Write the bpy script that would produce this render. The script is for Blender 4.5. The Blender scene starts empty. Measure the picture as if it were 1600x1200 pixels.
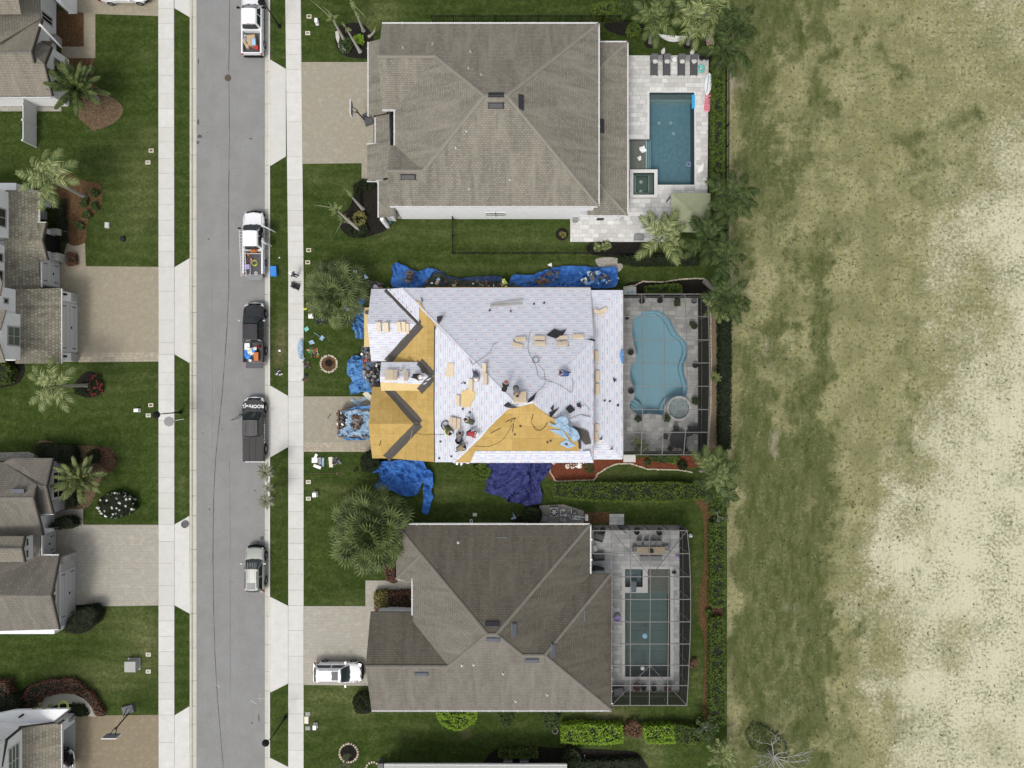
import bpy,math,random
from mathutils import Vector,Matrix,noise
from mathutils.geometry import tessellate_polygon,delaunay_2d_cdt
R = math.radians
rnd = random.Random(11)
U = rnd.uniform
scene = bpy.context.scene
COL = scene.collection
# ------------------------------------------------------------------ camera, sky, sun, exposure
CH = 66.667            # height of the camera above the ground (metres)
cam_d = bpy.data.cameras.new('camera');cam = bpy.data.objects.new('camera',cam_d);COL.objects.link(cam)
cam.location = (0,0,CH);cam_d.sensor_width = 36;cam_d.lens = 24;cam_d.clip_end = 2000;cam_d.clip_start = 0.5
scene.camera = cam
world = bpy.data.worlds.new('World');scene.world = world;world.use_nodes = True
wt = world.node_tree;wt.nodes.clear()
SUN_EL,SUN_AZ = R(60),R(208)       # light from the south-south-west
sky = wt.nodes.new('ShaderNodeTexSky');sky.sky_type = 'NISHITA';sky.sun_disc = False
sky.sun_elevation = SUN_EL;sky.sun_rotation = SUN_AZ;sky.air_density = 1.0;sky.dust_density = 4.0
hs = wt.nodes.new('ShaderNodeHueSaturation');hs.inputs['Saturation'].default_value = 0.28
bg = wt.nodes.new('ShaderNodeBackground');bg.inputs[1].default_value = 0.15
wo = wt.nodes.new('ShaderNodeOutputWorld')
wt.links.new(sky.outputs[0],hs.inputs['Color']);wt.links.new(hs.outputs[0],bg.inputs[0]);wt.links.new(bg.outputs[0],wo.inputs[0])
sd = bpy.data.lights.new('sun','SUN');sd.energy = 1.05;sd.angle = R(13);sd.color = (1,.965,.91)
so = bpy.data.objects.new('sun',sd);COL.objects.link(so)
sdir = Vector((math.sin(SUN_AZ)*math.cos(SUN_EL),math.cos(SUN_AZ)*math.cos(SUN_EL),math.sin(SUN_EL)))
so.rotation_euler = (-sdir).to_track_quat('-Z','Y').to_euler();so.location = (0,0,90)
scene.view_settings.view_transform = 'Standard';scene.view_settings.look = 'None'
scene.view_settings.gamma = 1;scene.view_settings.use_curve_mapping = False
scene.view_settings.exposure = 0.27
scene.cycles.max_bounces = 6;scene.cycles.transparent_max_bounces = 12

# ------------------------------------------------------------------ helpers
def W(px,py,z=0.0):
    k = (1 - z/CH)/16
    return Vector(((px-800)*k,(600-py)*k,z))
ORG = {}
def tag(o,label=None,cat=None,group=None,kind=None):
    if label:o['label'] = label
    if cat:o['category'] = cat
    if group:o['group'] = group
    if kind:o['kind'] = kind
    return o
def thing(name,label,cat,loc=(0,0,0),rz=0,group=None):
    o = bpy.data.objects.new(name,None);COL.objects.link(o);o.location = loc;o.rotation_euler = (0,0,rz)
    o.empty_display_size = .3
    ORG[o.name] = Vector(loc)
    return tag(o,label,cat,group)
def link(name,data,parent=None):
    o = bpy.data.objects.new(name,data);COL.objects.link(o)
    if parent:o.parent = parent;ORG[o.name] = ORG.get(parent.name,Vector((0,0,0)))
    return o
def auto_uv(me):
    uv = me.uv_layers.new(name='UV').data;vs = me.vertices
    for p in me.polygons:
        n = p.normal
        if abs(n.z) > .999:h = Vector((1,0,0));s = Vector((0,1,0))
        else:
            h = Vector((-n.y,n.x,0)).normalized();s = n.cross(h)
        for li in p.loop_indices:
            c = vs[me.loops[li].vertex_index].co;uv[li].uv = (c.dot(h),c.dot(s))
class MB:
    def __init__(s):s.v = [];s.f = [];s.m = []
    def add(s,vs,fs,mi=0):
        b = len(s.v);s.v += [tuple(x) for x in vs]
        for f in fs:s.f.append(tuple(i+b for i in f));s.m.append(mi)
        return s
    def poly(s,pts,mi=0):return s.add(pts,[tuple(range(len(pts)))],mi)
    def box(s,c,d,rz=0,mi=0,rx=0,ry=0,tp=1.0):
        M = Matrix.Rotation(rz,3,'Z') @ Matrix.Rotation(ry,3,'Y') @ Matrix.Rotation(rx,3,'X')
        c = Vector(c);vs = []
        for z in (-.5,.5):
            t = tp if z > 0 else 1
            for x,y in ((-.5,-.5),(.5,-.5),(.5,.5),(-.5,.5)):
                vs.append(c + M @ Vector((x*d[0]*t,y*d[1]*t,z*d[2])))
        return s.add(vs,[(3,2,1,0),(4,5,6,7),(0,1,5,4),(1,2,6,5),(2,3,7,6),(3,0,4,7)],mi)
    def bar(s,a,b,w,h,mi=0,up=(0,0,1)):
        a = Vector(a);b = Vector(b);d = (b-a)
        if d.length < 1e-6:return s
        d.normalize();u = Vector(up);r = d.cross(u)
        if r.length < 1e-4:r = Vector((1,0,0))
        r.normalize();u = r.cross(d);vs = []
        for p in (a,b):
            for x,y in ((-.5,-.5),(.5,-.5),(.5,.5),(-.5,.5)):vs.append(p + r*(x*w) + u*(y*h))
        return s.add(vs,[(0,1,2,3),(7,6,5,4),(0,4,5,1),(1,5,6,2),(2,6,7,3),(3,7,4,0)],mi)
    def prism(s,pts,z0,z1,mi=0):
        n = len(pts);a = sum(pts[i][0]*pts[(i+1) % n][1]-pts[(i+1) % n][0]*pts[i][1] for i in range(n))
        if a < 0:pts = pts[::-1]
        vs = [(p[0],p[1],z0) for p in pts]+[(p[0],p[1],z1) for p in pts]
        return s.add(vs,[tuple(range(n-1,-1,-1)),tuple(range(n,2*n))]+[(i,(i+1) % n,n+(i+1) % n,n+i) for i in range(n)],mi)
    def tube(s,pts,rs,n=8,mi=0,caps=True):
        pts = [Vector(p) for p in pts]
        if not isinstance(rs,(list,tuple)):rs = [rs]*len(pts)
        vs = [];u = None
        for i,p in enumerate(pts):
            d = (pts[min(i+1,len(pts)-1)]-pts[max(i-1,0)])
            if d.length < 1e-7:d = Vector((0,0,1))
            d.normalize()
            if u is None:
                u = d.cross(Vector((0,0,1)))
                if u.length < .01:u = Vector((1,0,0))
            u = (u - d*u.dot(d)).normalized();w = d.cross(u)
            for k in range(n):
                a = 2*math.pi*k/n;vs.append(p+(u*math.cos(a)+w*math.sin(a))*rs[i])
        fs = [(i*n+k,i*n+(k+1) % n,(i+1)*n+(k+1) % n,(i+1)*n+k) for i in range(len(pts)-1) for k in range(n)]
        if caps:fs += [tuple(range(n-1,-1,-1)),tuple(range((len(pts)-1)*n,len(pts)*n))]
        return s.add(vs,fs,mi)
    def cyl(s,a,b,r0,r1=None,n=12,mi=0):return s.tube([a,b],[r0,r0 if r1 is None else r1],n,mi)
    def lathe(s,prof,n=14,c=(0,0,0),mi=0,axis='Z'):
        vs = [];c = Vector(c)
        for r,z in prof:
            for k in range(n):
                a = 2*math.pi*k/n;x,y = r*math.cos(a),r*math.sin(a)
                vs.append(c+Vector((x,y,z) if axis == 'Z' else (x,z,-y)))
        m = len(prof)
        return s.add(vs,[(i*n+k,i*n+(k+1) % n,(i+1)*n+(k+1) % n,(i+1)*n+k) for i in range(m-1) for k in range(n)] + [tuple(range(n-1,-1,-1)),tuple(range((m-1)*n,m*n))],mi)
    def ell(s,c,r,n=10,m=6,mi=0):
        c = Vector(c);vs = [c+Vector((0,0,-r[2]))]
        for i in range(1,m):
            t = -math.pi/2+math.pi*i/m
            for k in range(n):
                a = 2*math.pi*k/n;vs.append(c+Vector((r[0]*math.cos(t)*math.cos(a),r[1]*math.cos(t)*math.sin(a),r[2]*math.sin(t))))
        vs.append(c+Vector((0,0,r[2])));L = len(vs)-1
        fs = [(0,1+(k+1) % n,1+k) for k in range(n)]+[(L,L-n+k,L-n+(k+1) % n) for k in range(n)]
        fs += [(1+i*n+k,1+i*n+(k+1) % n,1+(i+1)*n+(k+1) % n,1+(i+1)*n+k) for i in range(m-2) for k in range(n)]
        return s.add(vs,fs,mi)
    def mesh(s,name,mats,smooth=False,uv=True,off=Vector((0,0,0))):
        me = bpy.data.meshes.new(name)
        me.from_pydata([(a-off.x,b-off.y,c-off.z) for a,b,c in s.v],[],s.f)
        if not isinstance(mats,(list,tuple)):mats = [mats]
        for m in mats:me.materials.append(m)
        if len(mats) > 1:me.polygons.foreach_set('material_index',s.m)
        me.update()
        if uv and len(s.f) < 30000:auto_uv(me)
        if smooth:
            me.polygons.foreach_set('use_smooth',[True]*len(me.polygons))
            me.set_sharp_from_angle(angle=R(smooth if smooth > 1 else 35))
        return me
    def build(s,name,mats,parent=None,smooth=False,uv=True,local=False,**kw):
        off = Vector((0,0,0)) if (parent is None or local) else ORG.get(parent.name,Vector((0,0,0)))
        o = link(name,s.mesh(name,mats,smooth,uv,off),parent)
        if kw:tag(o,**kw)
        return o
def single(name,mb,mats,label,cat,loc,rz=0,group=None,smooth=False,kind=None):
    """a thing that is one mesh, built in local coordinates"""
    o = link(name,mb.mesh(name,mats,smooth));o.location = loc;o.rotation_euler = (0,0,rz)
    return tag(o,label,cat,group,kind)
def sheet(name,outer,z,m,holes=(),parent=None,px=True,kind='structure',thick=0,label=None,cat=None):
    f = (lambda p:Vector((W(p[0],p[1]).x,W(p[0],p[1]).y,z))) if px else (lambda p:Vector((p[0],p[1],z)))
    loops = [[f(p) for p in outer]]+[[f(p) for p in h] for h in holes]
    flat = [p for l in loops for p in l]
    mb = MB();fs = []
    for t in tessellate_polygon(loops):
        a,b,c = (flat[i] for i in t)
        if (b-a).cross(c-a).z < 0:t = (t[0],t[2],t[1])
        fs.append(tuple(t))
    mb.add(flat,fs)
    if thick:
        for l in loops:
            n = len(l)
            for i in range(n):
                a,b = l[i],l[(i+1) % n];mb.poly([a,b,b-Vector((0,0,thick)),a-Vector((0,0,thick))])
    o = mb.build(name,m,parent)
    if kind:o['kind'] = kind
    return tag(o,label,cat)
def inpoly(x,y,P):
    c = False;n = len(P);j = n-1
    for i in range(n):
        if (P[i][1] > y) != (P[j][1] > y) and x < (P[j][0]-P[i][0])*(y-P[i][1])/(P[j][1]-P[i][1])+P[i][0]:c = not c
        j = i
    return c
def spline(P,n=6):
    """closed smooth curve through points"""
    out = [];N = len(P)
    for i in range(N):
        p0,p1,p2,p3 = (Vector(P[(i+k-1) % N][:2]) for k in range(4))
        for j in range(n):
            t = j/n
            out.append(tuple(.5*((2*p1)+(p2-p0)*t+(2*p0-5*p1+4*p2-p3)*t*t+(3*p1-p0-3*p2+p3)*t**3)))
    return out
def circ(x,y,r,n=24,ry=None):return [(x+r*math.cos(2*math.pi*i/n),y+(ry or r)*math.sin(2*math.pi*i/n)) for i in range(n)]

# ------------------------------------------------------------------ materials
class NT:
    def __init__(s,name,rough=.8,spec=.4,metal=0):
        s.m = bpy.data.materials.new(name);s.m.use_nodes = True;s.t = s.m.node_tree
        s.b = s.t.nodes['Principled BSDF'];s.b.inputs['Roughness'].default_value = rough
        s.b.inputs['Specular IOR Level'].default_value = spec;s.b.inputs['Metallic'].default_value = metal
        s.o = s.t.nodes['Material Output']
    def n(s,ty,**k):
        nd = s.t.nodes.new('ShaderNode'+ty)
        for a,v in k.items():
            if a in nd.inputs.keys():s.set(nd.inputs[a],v)
            else:setattr(nd,a,v)
        return nd
    def set(s,inp,v):
        if isinstance(v,bpy.types.NodeSocket):s.t.links.new(v,inp)
        elif isinstance(v,tuple) and len(v) == 3 and inp.type == 'RGBA':inp.default_value = (*v,1)
        else:inp.default_value = v
    def uv(s):return s.n('TexCoord').outputs['UV']
    def obj(s):return s.n('TexCoord').outputs['Object']
    def pos(s):return s.n('NewGeometry').outputs['Position']
    def isl(s):return s.n('NewGeometry').outputs['Random Per Island']
    def map(s,v,sc=(1,1,1),rz=0):
        m = s.n('Mapping',Vector=v);m.inputs['Scale'].default_value = sc;m.inputs['Rotation'].default_value = (0,0,rz);return m.outputs[0]
    def noise(s,v,sc,det=4,ro=.6,dist=0):
        return s.n('TexNoise',Vector=v,Scale=sc,Detail=det,Roughness=ro,Distortion=dist).outputs[0]
    def ramp(s,f,*st):
        r = s.n('ValToRGB',Fac=f);e = r.color_ramp.elements
        while len(e) < len(st):e.new(.5)
        for k,(p,c) in zip(e,st):
            k.position = p;k.color = (*c,1) if isinstance(c,tuple) else (c,c,c,1)
        return r.outputs[0]
    def mix(s,f,a,b,bt='MIX'):
        m = s.n('Mix',data_type='RGBA',blend_type=bt)
        for i,v in ((0,f),(6,a),(7,b)):s.set(m.inputs[i],v)
        return m.outputs[2]
    def mth(s,op,a,b=0.0,cl=False):
        m = s.n('Math',operation=op,use_clamp=cl);s.set(m.inputs[0],a);s.set(m.inputs[1],b);return m.outputs[0]
    def bump(s,h,st=.5,d=.02):
        s.t.links.new(s.n('Bump',Height=h,Strength=st,Distance=d).outputs[0],s.b.inputs['Normal'])
    def out(s,c):s.set(s.b.inputs['Base Color'],c);return s.m
def dk(c,k):return tuple(x*k for x in c)
def surf(name,c,rough=.8,var=.18,sc=3,bump=.3,bs=25,spec=.4,metal=0,c2=None,det=5,world=False,bd=.01):
    N = NT(name,rough,spec,metal);co = N.pos() if world else N.obj()
    f = N.noise(co,sc,det,.65)
    g = N.noise(co,bs,3)
    a = N.mix(N.ramp(f,(.3,0.0),(.7,1.0)),dk(c,1-var),c2 or dk(c,1+var))
    a = N.mix(.35,a,N.mix(g,dk(c,.6),dk(c,1.4)),'MIX') if var > .1 else a
    if bump:N.bump(g,bump,bd)
    return N.out(a)
def leafmat(name,c,c2,rough=.5,spec=.35,per=0):
    N = NT(name,rough+.15,spec*.45);f = N.isl()
    if per:f = N.mth('ADD',N.mth('MULTIPLY',f,1-per),N.mth('MULTIPLY',N.n('ObjectInfo').outputs['Random'],per))
    a = N.mix(f,c,c2);a = N.mix(N.noise(N.pos(),1.1,2),N.mix(.45,a,dk(c,.4)),a)
    return N.out(a)
def shingle(name,ca,cb,w=.34,h=.2,mort=.012,dark=.45,wear=.12):
    N = NT(name,.9,.2);uv = N.uv()
    b = N.n('TexBrick',Vector=uv,offset=.5);b.inputs['Scale'].default_value = 1
    for k,v in (('Brick Width',w),('Row Height',h),('Mortar Size',mort),('Mortar Smooth',.3),('Bias',0.0)):b.inputs[k].default_value = v
    N.set(b.inputs['Color1'],ca);N.set(b.inputs['Color2'],cb);N.set(b.inputs['Mortar'],dk(ca,dark))
    st = N.noise(N.map(uv,(.5,.12,1)),1.5,5,.7)
    c = N.mix(N.ramp(st,(.3,0.0),(.75,1.0)),dk(ca,1-wear),(1,1,1));c = N.mix(.0,c,c)
    o = N.mix(.35,b.outputs[0],N.mix(N.noise(uv,9,4,.7),dk(ca,.55),dk(cb,1.5)))
    o = N.mix(N.ramp(st,(.38,0.0),(.66,.45)),o,dk(cb,1.22));o = N.mix(N.ramp(N.noise(N.map(uv,(2.2,.25,1)),1.0,4,.65),(.34,.4),(.5,0.0)),o,dk(ca,.8))
    N.bump(b.outputs[1],-.6,.01)
    return N.out(o)
def pavers(name,cols,w=.24,h=.12,mort=.012,rough=.85,blot=.5,scb=.35,offs=.5):
    N = NT(name,rough,.3);uv = N.uv()
    b = N.n('TexBrick',Vector=uv,offset=offs);b.inputs['Scale'].default_value = 1
    for k,v in (('Brick Width',w),('Row Height',h),('Mortar Size',mort),('Mortar Smooth',.2)):b.inputs[k].default_value = v
    N.set(b.inputs['Color1'],cols[0]);N.set(b.inputs['Color2'],cols[1]);N.set(b.inputs['Mortar'],dk(cols[0],.55))
    p = N.pos()
    n1 = N.noise(p,scb,5,.7);n2 = N.noise(p,7,3)
    o = N.mix(N.ramp(n1,(.35,0.0),(.65,blot)),b.outputs[0],cols[2]);o = N.mix(N.ramp(N.noise(p,2.4,3,.6),(.42,.3),(.56,0.0)),o,dk(cols[2],.8));o = N.mix(N.ramp(N.noise(p,1.9,3,.6),(.52,0.0),(.66,.5)),o,dk(cols[1],1.12))
    o = N.mix(.3,o,N.mix(n2,dk(cols[0],.6),dk(cols[1],1.35)))
    N.bump(b.outputs[1],-.5,.01)
    return N.out(o)
M = {}
def mk():
    m = M
    # asphalt with cracks, patches
    N = NT('asphalt',.9,.25);p = N.pos()
    f = N.noise(p,18,5,.75);g = N.noise(N.map(p,(1.1,.12,1)),.8,4,.6)
    c = N.mix(N.ramp(f,(.33,0.0),(.68,1.0)),(.155,.155,.152),(.30,.298,.292))
    c = N.mix(N.ramp(g,(.4,0.0),(.7,.22)),c,(.28,.28,.275))
    c = N.mix(N.ramp(N.noise(p,.5,3),(.35,.35),(.6,0.0)),c,(.17,.168,.16))
    N.bump(f,.4,.01);m['asphalt'] = N.out(c)
    N = NT('concrete',.85,.3);p = N.pos();i = N.n('ObjectInfo').outputs['Random']
    f = N.noise(p,1.3,6,.7);g = N.noise(p,30,3)
    c = N.mix(N.ramp(f,(.3,0.0),(.7,1.0)),(.53,.52,.485),(.63,.62,.59))
    c = N.mix(N.mth('MULTIPLY',i,.5),c,(.47,.46,.42));c = N.mix(N.ramp(g,(.4,.15),(.6,0.0)),c,(.38,.37,.33))
    N.bump(g,.15,.004);m['concrete'] = N.out(c)
    m['gutter_conc'] = surf('gutter_concrete',(.46,.44,.375),.85,.14,1.2,.2,30,world=True)
    m['joint'] = surf('joint',(.27,.26,.24),.9,.1)
    m['crack'] = surf('crack_sealant',(.075,.075,.072),.8,.1)
    m['paverA'] = pavers('paver_beige',((.275,.25,.185),(.35,.315,.24),(.265,.25,.215)))
    m['paverB'] = pavers('paver_tan',((.28,.245,.175),(.34,.30,.22),(.25,.225,.175)))
    m['paverC'] = pavers('paver_pale',((.31,.288,.235),(.40,.372,.31),(.34,.325,.29)),.3,.15,.018)
    m['paverD'] = pavers('paver_brown',((.22,.18,.115),(.28,.23,.155),(.18,.15,.105)))
    m['paverE'] = pavers('paver_speckled',((.27,.24,.185),(.46,.40,.30),(.30,.27,.22)),.22,.22,.02,blot=.1)
    N = NT('travertine',.7,.4);p = N.pos()
    v = N.n('TexVoronoi',Vector=N.map(p,(1,1,0)),Scale=2.2,distance='CHEBYCHEV');v2 = N.n('TexVoronoi',Vector=N.map(p,(1,1,0)),Scale=2.2,distance='CHEBYCHEV',feature='DISTANCE_TO_EDGE')
    def trav(nm,lo,hi):
        N = NT(nm,.7,.4);p = N.uv()
        b = N.n('TexBrick',Vector=p,offset=.37,offset_frequency=2,squash=1.6,squash_frequency=3);b.inputs['Scale'].default_value = 1
        for k,v in (('Brick Width',.62),('Row Height',.42),('Mortar Size',.012),('Bias',0.0)):b.inputs[k].default_value = v
        N.set(b.inputs['Color1'],lo);N.set(b.inputs['Color2'],hi);N.set(b.inputs['Mortar'],dk(lo,.6))
        n1 = N.noise(N.pos(),2.2,5,.7);n2 = N.noise(N.pos(),.5,3)
        c = N.mix(N.ramp(n1,(.35,.35),(.5,0.0)),b.outputs[0],dk(lo,.75));c = N.mix(N.ramp(n2,(.4,0.0),(.7,.3)),c,dk(hi,1.05))
        N.bump(b.outputs[1],-.4,.006);return N.out(c)
    m['trav'] = trav('travertine_light',(.42,.41,.39),(.64,.63,.605))
    m['travM'] = trav('travertine_grey',(.31,.305,.285),(.56,.55,.52))
    m['travB'] = trav('travertine_mid',(.31,.31,.30),(.55,.55,.535))
    # grass
    N = NT('grass',.95,0);p = N.pos();at = lambda a:N.n('Attribute',attribute_name=a).outputs['Fac']
    f = N.noise(p,9,5,.75);g = N.noise(p,1.0,5,.7);k = N.noise(p,.28,4,.6)
    c = N.mix(N.ramp(f,(.3,0.0),(.7,1.0)),(.013,.026,.005),(.080,.110,.030))
    c = N.mix(N.ramp(N.noise(p,2.7,3,.6),(.40,.6),(.55,0.0)),c,(.022,.042,.006));c = N.mix(N.ramp(N.noise(p,3.3,3,.6),(.53,0.0),(.66,.5)),c,(.095,.125,.028))
    c = N.mix(N.ramp(k,(.35,.45),(.6,0.0)),c,(.018,.034,.007));c = N.mix(N.ramp(N.noise(p,22,4,.8),(.52,0.0),(.72,.5)),c,(.105,.14,.04))
    dryf = N.mth('ADD',N.mth('MULTIPLY',at('dry'),1.0),N.mth('MULTIPLY',N.ramp(g,(.48,0.0),(.72,1.0)),.42),True)
    spk = N.ramp(N.noise(p,3.2,4,.75),(.36,.15),(.62,1.0))
    c = N.mix(N.mth('MULTIPLY',dryf,spk),c,(.155,.165,.07))
    c = N.mix(N.mth('MULTIPLY',at('bare'),spk),c,(.20,.16,.10))
    w = N.n('TexWave',Vector=p,Scale=.26,Distortion=7.0,bands_direction='Y');w.inputs['Detail Scale'].default_value = .6;c = N.mix(N.ramp(w.outputs[1],(.3,.2),(.7,0.0)),c,(.016,.032,.007));N.bump(f,.8,.06);m['grass'] = N.out(c)
    # open field
    N = NT('field',.95,0);p = N.pos()
    f = N.noise(p,7,6,.8);g = N.noise(N.map(p,(1.3,.4,1)),1.0,6,.7);s_ = N.noise(p,3.1,6,.78);q = N.noise(p,1.5,5,.7)
    c = N.mix(N.ramp(f,(.3,0.0),(.7,1.0)),(.15,.148,.055),(.33,.315,.155))
    c = N.mix(N.ramp(g,(.42,0.0),(.7,.55)),c,(.33,.30,.20))
    hf = N.noise(p,12,5,.8);gr = N.mth('ADD',at('green'),N.mth('ADD',N.mth('MULTIPLY',N.mth('SUBTRACT',q,.5),1.5),N.mth('MULTIPLY',N.mth('SUBTRACT',s_,.5),1.6)),True)
    gc = N.mix(N.ramp(f,(.3,0.0),(.75,1.0)),(.034,.050,.013),(.13,.145,.055))
    c = N.mix(N.mth('MULTIPLY',N.ramp(gr,(.25,0.0),(.9,1.0)),.88),c,gc);big = N.noise(p,.22,4,.65);c = N.mix(N.ramp(N.mth('ADD',N.noise(p,3.1,5,.72),N.mth('MULTIPLY',N.mth('SUBTRACT',big,.5),.3)),(.50,0.0),(.70,.65)),c,(.38,.37,.24));c = N.mix(N.ramp(N.noise(p,2.9,3,.6),(.36,.85),(.46,0.0)),c,(.085,.09,.035));c = N.mix(N.ramp(N.noise(p,.35,4,.6),(.42,.5),(.58,0.0)),c,(.12,.125,.05))
    di = N.mth('ADD',at('dirt'),N.mth('MULTIPLY',N.mth('SUBTRACT',s_,.5),1.1),True)
    c = N.mix(N.ramp(di,(.35,0.0),(.8,.8)),c,(.33,.29,.21))
    sa = N.mth('ADD',at('sand'),N.mth('ADD',N.mth('MULTIPLY',N.mth('SUBTRACT',s_,.5),1.5),N.mth('MULTIPLY',N.mth('SUBTRACT',hf,.5),1.6)),True)
    c = N.mix(N.ramp(sa,(.42,0.0),(.85,1.0)),c,N.mix(f,(.43,.41,.285),(.58,.56,.42)));c = N.mix(N.ramp(N.mth('ADD',N.noise(p,3.6,5,.75),N.mth('MULTIPLY',N.mth('SUBTRACT',big,.5),.4)),(.37,.85),(.50,0.0)),c,(.16,.16,.085));c = N.mix(N.ramp(N.noise(N.map(p,(1.6,.06,1)),1.0,3,.6),(.36,.10),(.48,0.0)),c,(.09,.10,.04));c = N.mix(N.mth('MULTIPLY',N.ramp(gr,(.40,0.0),(.85,.95)),N.ramp(N.noise(N.map(p,(1.0,.35,1)),1.3,5,.7),(.35,1.0),(.62,.15))),c,N.mix(f,(.024,.038,.009),(.082,.10,.030)))
    N.bump(f,.6,.04);m['field'] = N.out(c)
    def mulch(nm,a,b,dark):
        N = NT(nm,.95,.1);p = N.pos();v = N.n('TexVoronoi',Vector=N.noise(p,2,2) if False else p,Scale=9,Randomness=1)
        c = N.mix(v.outputs['Color'],a,b);c = N.mix(N.ramp(N.noise(p,14,4,.8),(.35,.8),(.6,0.0)),c,dark)
        N.bump(v.outputs['Distance'],.8,.04);return N.out(c)
    m['mulch_red'] = mulch('mulch_red',(.14,.036,.019),(.21,.07,.035),(.03,.012,.008))
    m['mulch_brown'] = mulch('mulch_brown',(.09,.058,.032),(.25,.18,.11),(.03,.022,.014))
    m['mulch_orange'] = mulch('mulch_orange',(.085,.042,.02),(.19,.12,.06),(.03,.018,.008))
    m['mulch_dark'] = mulch('mulch_dark',(.012,.011,.009),(.035,.03,.024),(.006,.006,.005))
    m['gravel'] = mulch('gravel_light',(.30,.28,.24),(.50,.47,.42),(.14,.13,.11))
    # walls
    m['white'] = surf('stucco_white',(.78,.78,.775),.85,.05,2,.1,40)
    m['greyw'] = surf('stucco_grey',(.36,.36,.34),.85,.06,2,.1,40)
    m['trim'] = surf('white_trim',(.57,.57,.555),.6,.04)
    m['rakedark'] = surf('dark_trim',(.045,.038,.032),.7,.1)
    m['stone'] = pavers('stone_veneer',((.30,.29,.27),(.48,.46,.42),(.25,.24,.22)),.35,.2,.02)
    m['garage'] = surf('garage_door_paint',(.50,.50,.50),.55,.03)
    m['garage2'] = surf('garage_door_grey',(.43,.43,.42),.55,.03)
    m['shT'] = shingle('shingle_weathered',(.130,.119,.095),(.245,.226,.185),.30,.18,.03,.5)
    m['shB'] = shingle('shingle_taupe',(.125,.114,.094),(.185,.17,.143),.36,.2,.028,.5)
    m['shBd'] = shingle('shingle_taupe_dark',(.076,.067,.051),(.128,.115,.090),.36,.2,.028,.5)  # darker taupe shingle for the bottom house's north and east facing slopes
    m['shL'] = shingle('shingle_tan',(.155,.14,.11),(.225,.205,.165),.36,.2,.03,.5)
    m['shake'] = shingle('shingle_shake',(.075,.068,.048),(.30,.28,.215),.28,.27,.035,.4)
    m['shL4'] = shingle('shingle_shake_tan',(.13,.115,.085),(.30,.27,.21),.34,.25,.035,.5)
    m['capT'] = surf('ridge_cap_light',(.215,.20,.163),.9,.16,3);m['capB'] = surf('ridge_cap_taupe',(.165,.152,.128),.9,.14,3)
    m['vent'] = surf('vent_dark_metal',(.025,.024,.028),.45,.1);m['ventB'] = surf('vent_blue_grey',(.085,.09,.105),.4,.1)
    # roofing
    N = NT('osb',.85,.2);uv = N.uv();i = N.n('ObjectInfo').outputs['Random']
    f = N.noise(uv,2.0,5,.7);v = N.n('TexVoronoi',Vector=N.map(uv,(1,1,1)),Scale=14).outputs['Color']
    c = N.mix(N.ramp(f,(.3,0.0),(.7,1.0)),(.38,.25,.070),(.50,.345,.115));c = N.mix(.22,c,N.mix(v,(.27,.17,.045),(.62,.47,.20)))
    c = N.mix(N.mth('MULTIPLY',i,.3),c,(.58,.41,.16));c = N.mix(N.mth('MULTIPLY',N.mth('FRACT',N.mth('MULTIPLY',i,7.3)),.4),c,(.31,.20,.055));c = N.mix(N.ramp(N.noise(N.pos(),1.2,5,.75),(.38,.5),(.52,0.0)),c,(.33,.215,.06));c = N.mix(N.mth('MULTIPLY',N.mth('LESS_THAN',N.mth('FRACT',N.mth('DIVIDE',N.n('SeparateXYZ',Vector=uv).outputs[0],.61)),.06),.35),c,(.25,.16,.05));N.bump(N.noise(uv,30,2),.2,.004);m['osb'] = N.out(c)
    m['osb_pale'] = surf('plywood_pale',(.60,.45,.21),.8,.12,4)
    def und(nm,per,cw,two,rowh):
        N = NT(nm,.6,.35);uv = N.uv();sep = N.n('SeparateXYZ',Vector=uv);x = sep.outputs[0];y = sep.outputs[1]
        row = N.mth('FLOOR',N.mth('DIVIDE',y,rowh));xs = N.mth('ADD',x,N.mth('MULTIPLY',row,per*.37))
        fx = N.mth('FRACT',N.mth('DIVIDE',xs,per));fy = N.mth('FRACT',N.mth('DIVIDE',y,rowh))
        def band(v,a,b):return N.mth('MULTIPLY',N.mth('GREATER_THAN',v,a),N.mth('LESS_THAN',v,b))
        let = N.ramp(N.noise(N.map(uv,(1,.2,1)),26,2),(.40,0.0),(.55,1.0))
        inr = band(fy,.38,.64) if not two else N.mth('ADD',band(fy,.22,.42),band(fy,.56,.74))
        sh = fx if not two else N.mth('FRACT',N.mth('ADD',fx,N.mth('MULTIPLY',N.mth('GREATER_THAN',fy,.5),.45)))
        red = N.mth('MULTIPLY',N.mth('MULTIPLY',band(sh,.04,.23 if not two else .2),inr),let)
        blu = N.mth('MULTIPLY',N.mth('MULTIPLY',band(sh,.27,.62 if not two else .7),inr),let)
        base = N.mix(N.noise(N.pos(),.9,4,.6),(.53,.545,.60),(.64,.65,.69))
        wr = N.noise(N.map(uv,(.6,4,1)),2.5,4,.7);base = N.mix(N.ramp(wr,(.5,0.0),(.75,.35)),base,(.44,.455,.51))
        rn = N.n('TexWhiteNoise',noise_dimensions='2D',Vector=N.n('CombineXYZ',X=N.mth('FLOOR',N.mth('DIVIDE',xs,per)),Y=row).outputs[0]).outputs[0]
        base = N.mix(N.mth('MULTIPLY',red,N.mth('ADD',.25,N.mth('MULTIPLY',rn,.5))),base,(.50,.05,.08))
        base = N.mix(N.mth('MULTIPLY',blu,.6),base,(.10,.20,.42))
        base = N.mix(N.mth('MULTIPLY',N.mth('LESS_THAN',fy,.11),.5),base,(.27,.29,.36))
        N.bump(wr,.3,.02);return N.out(base)
    m['und'] = und('underlayment',1.28,1,False,.47);m['undB'] = und('underlayment_band',1.32,1,True,.62)
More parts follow.
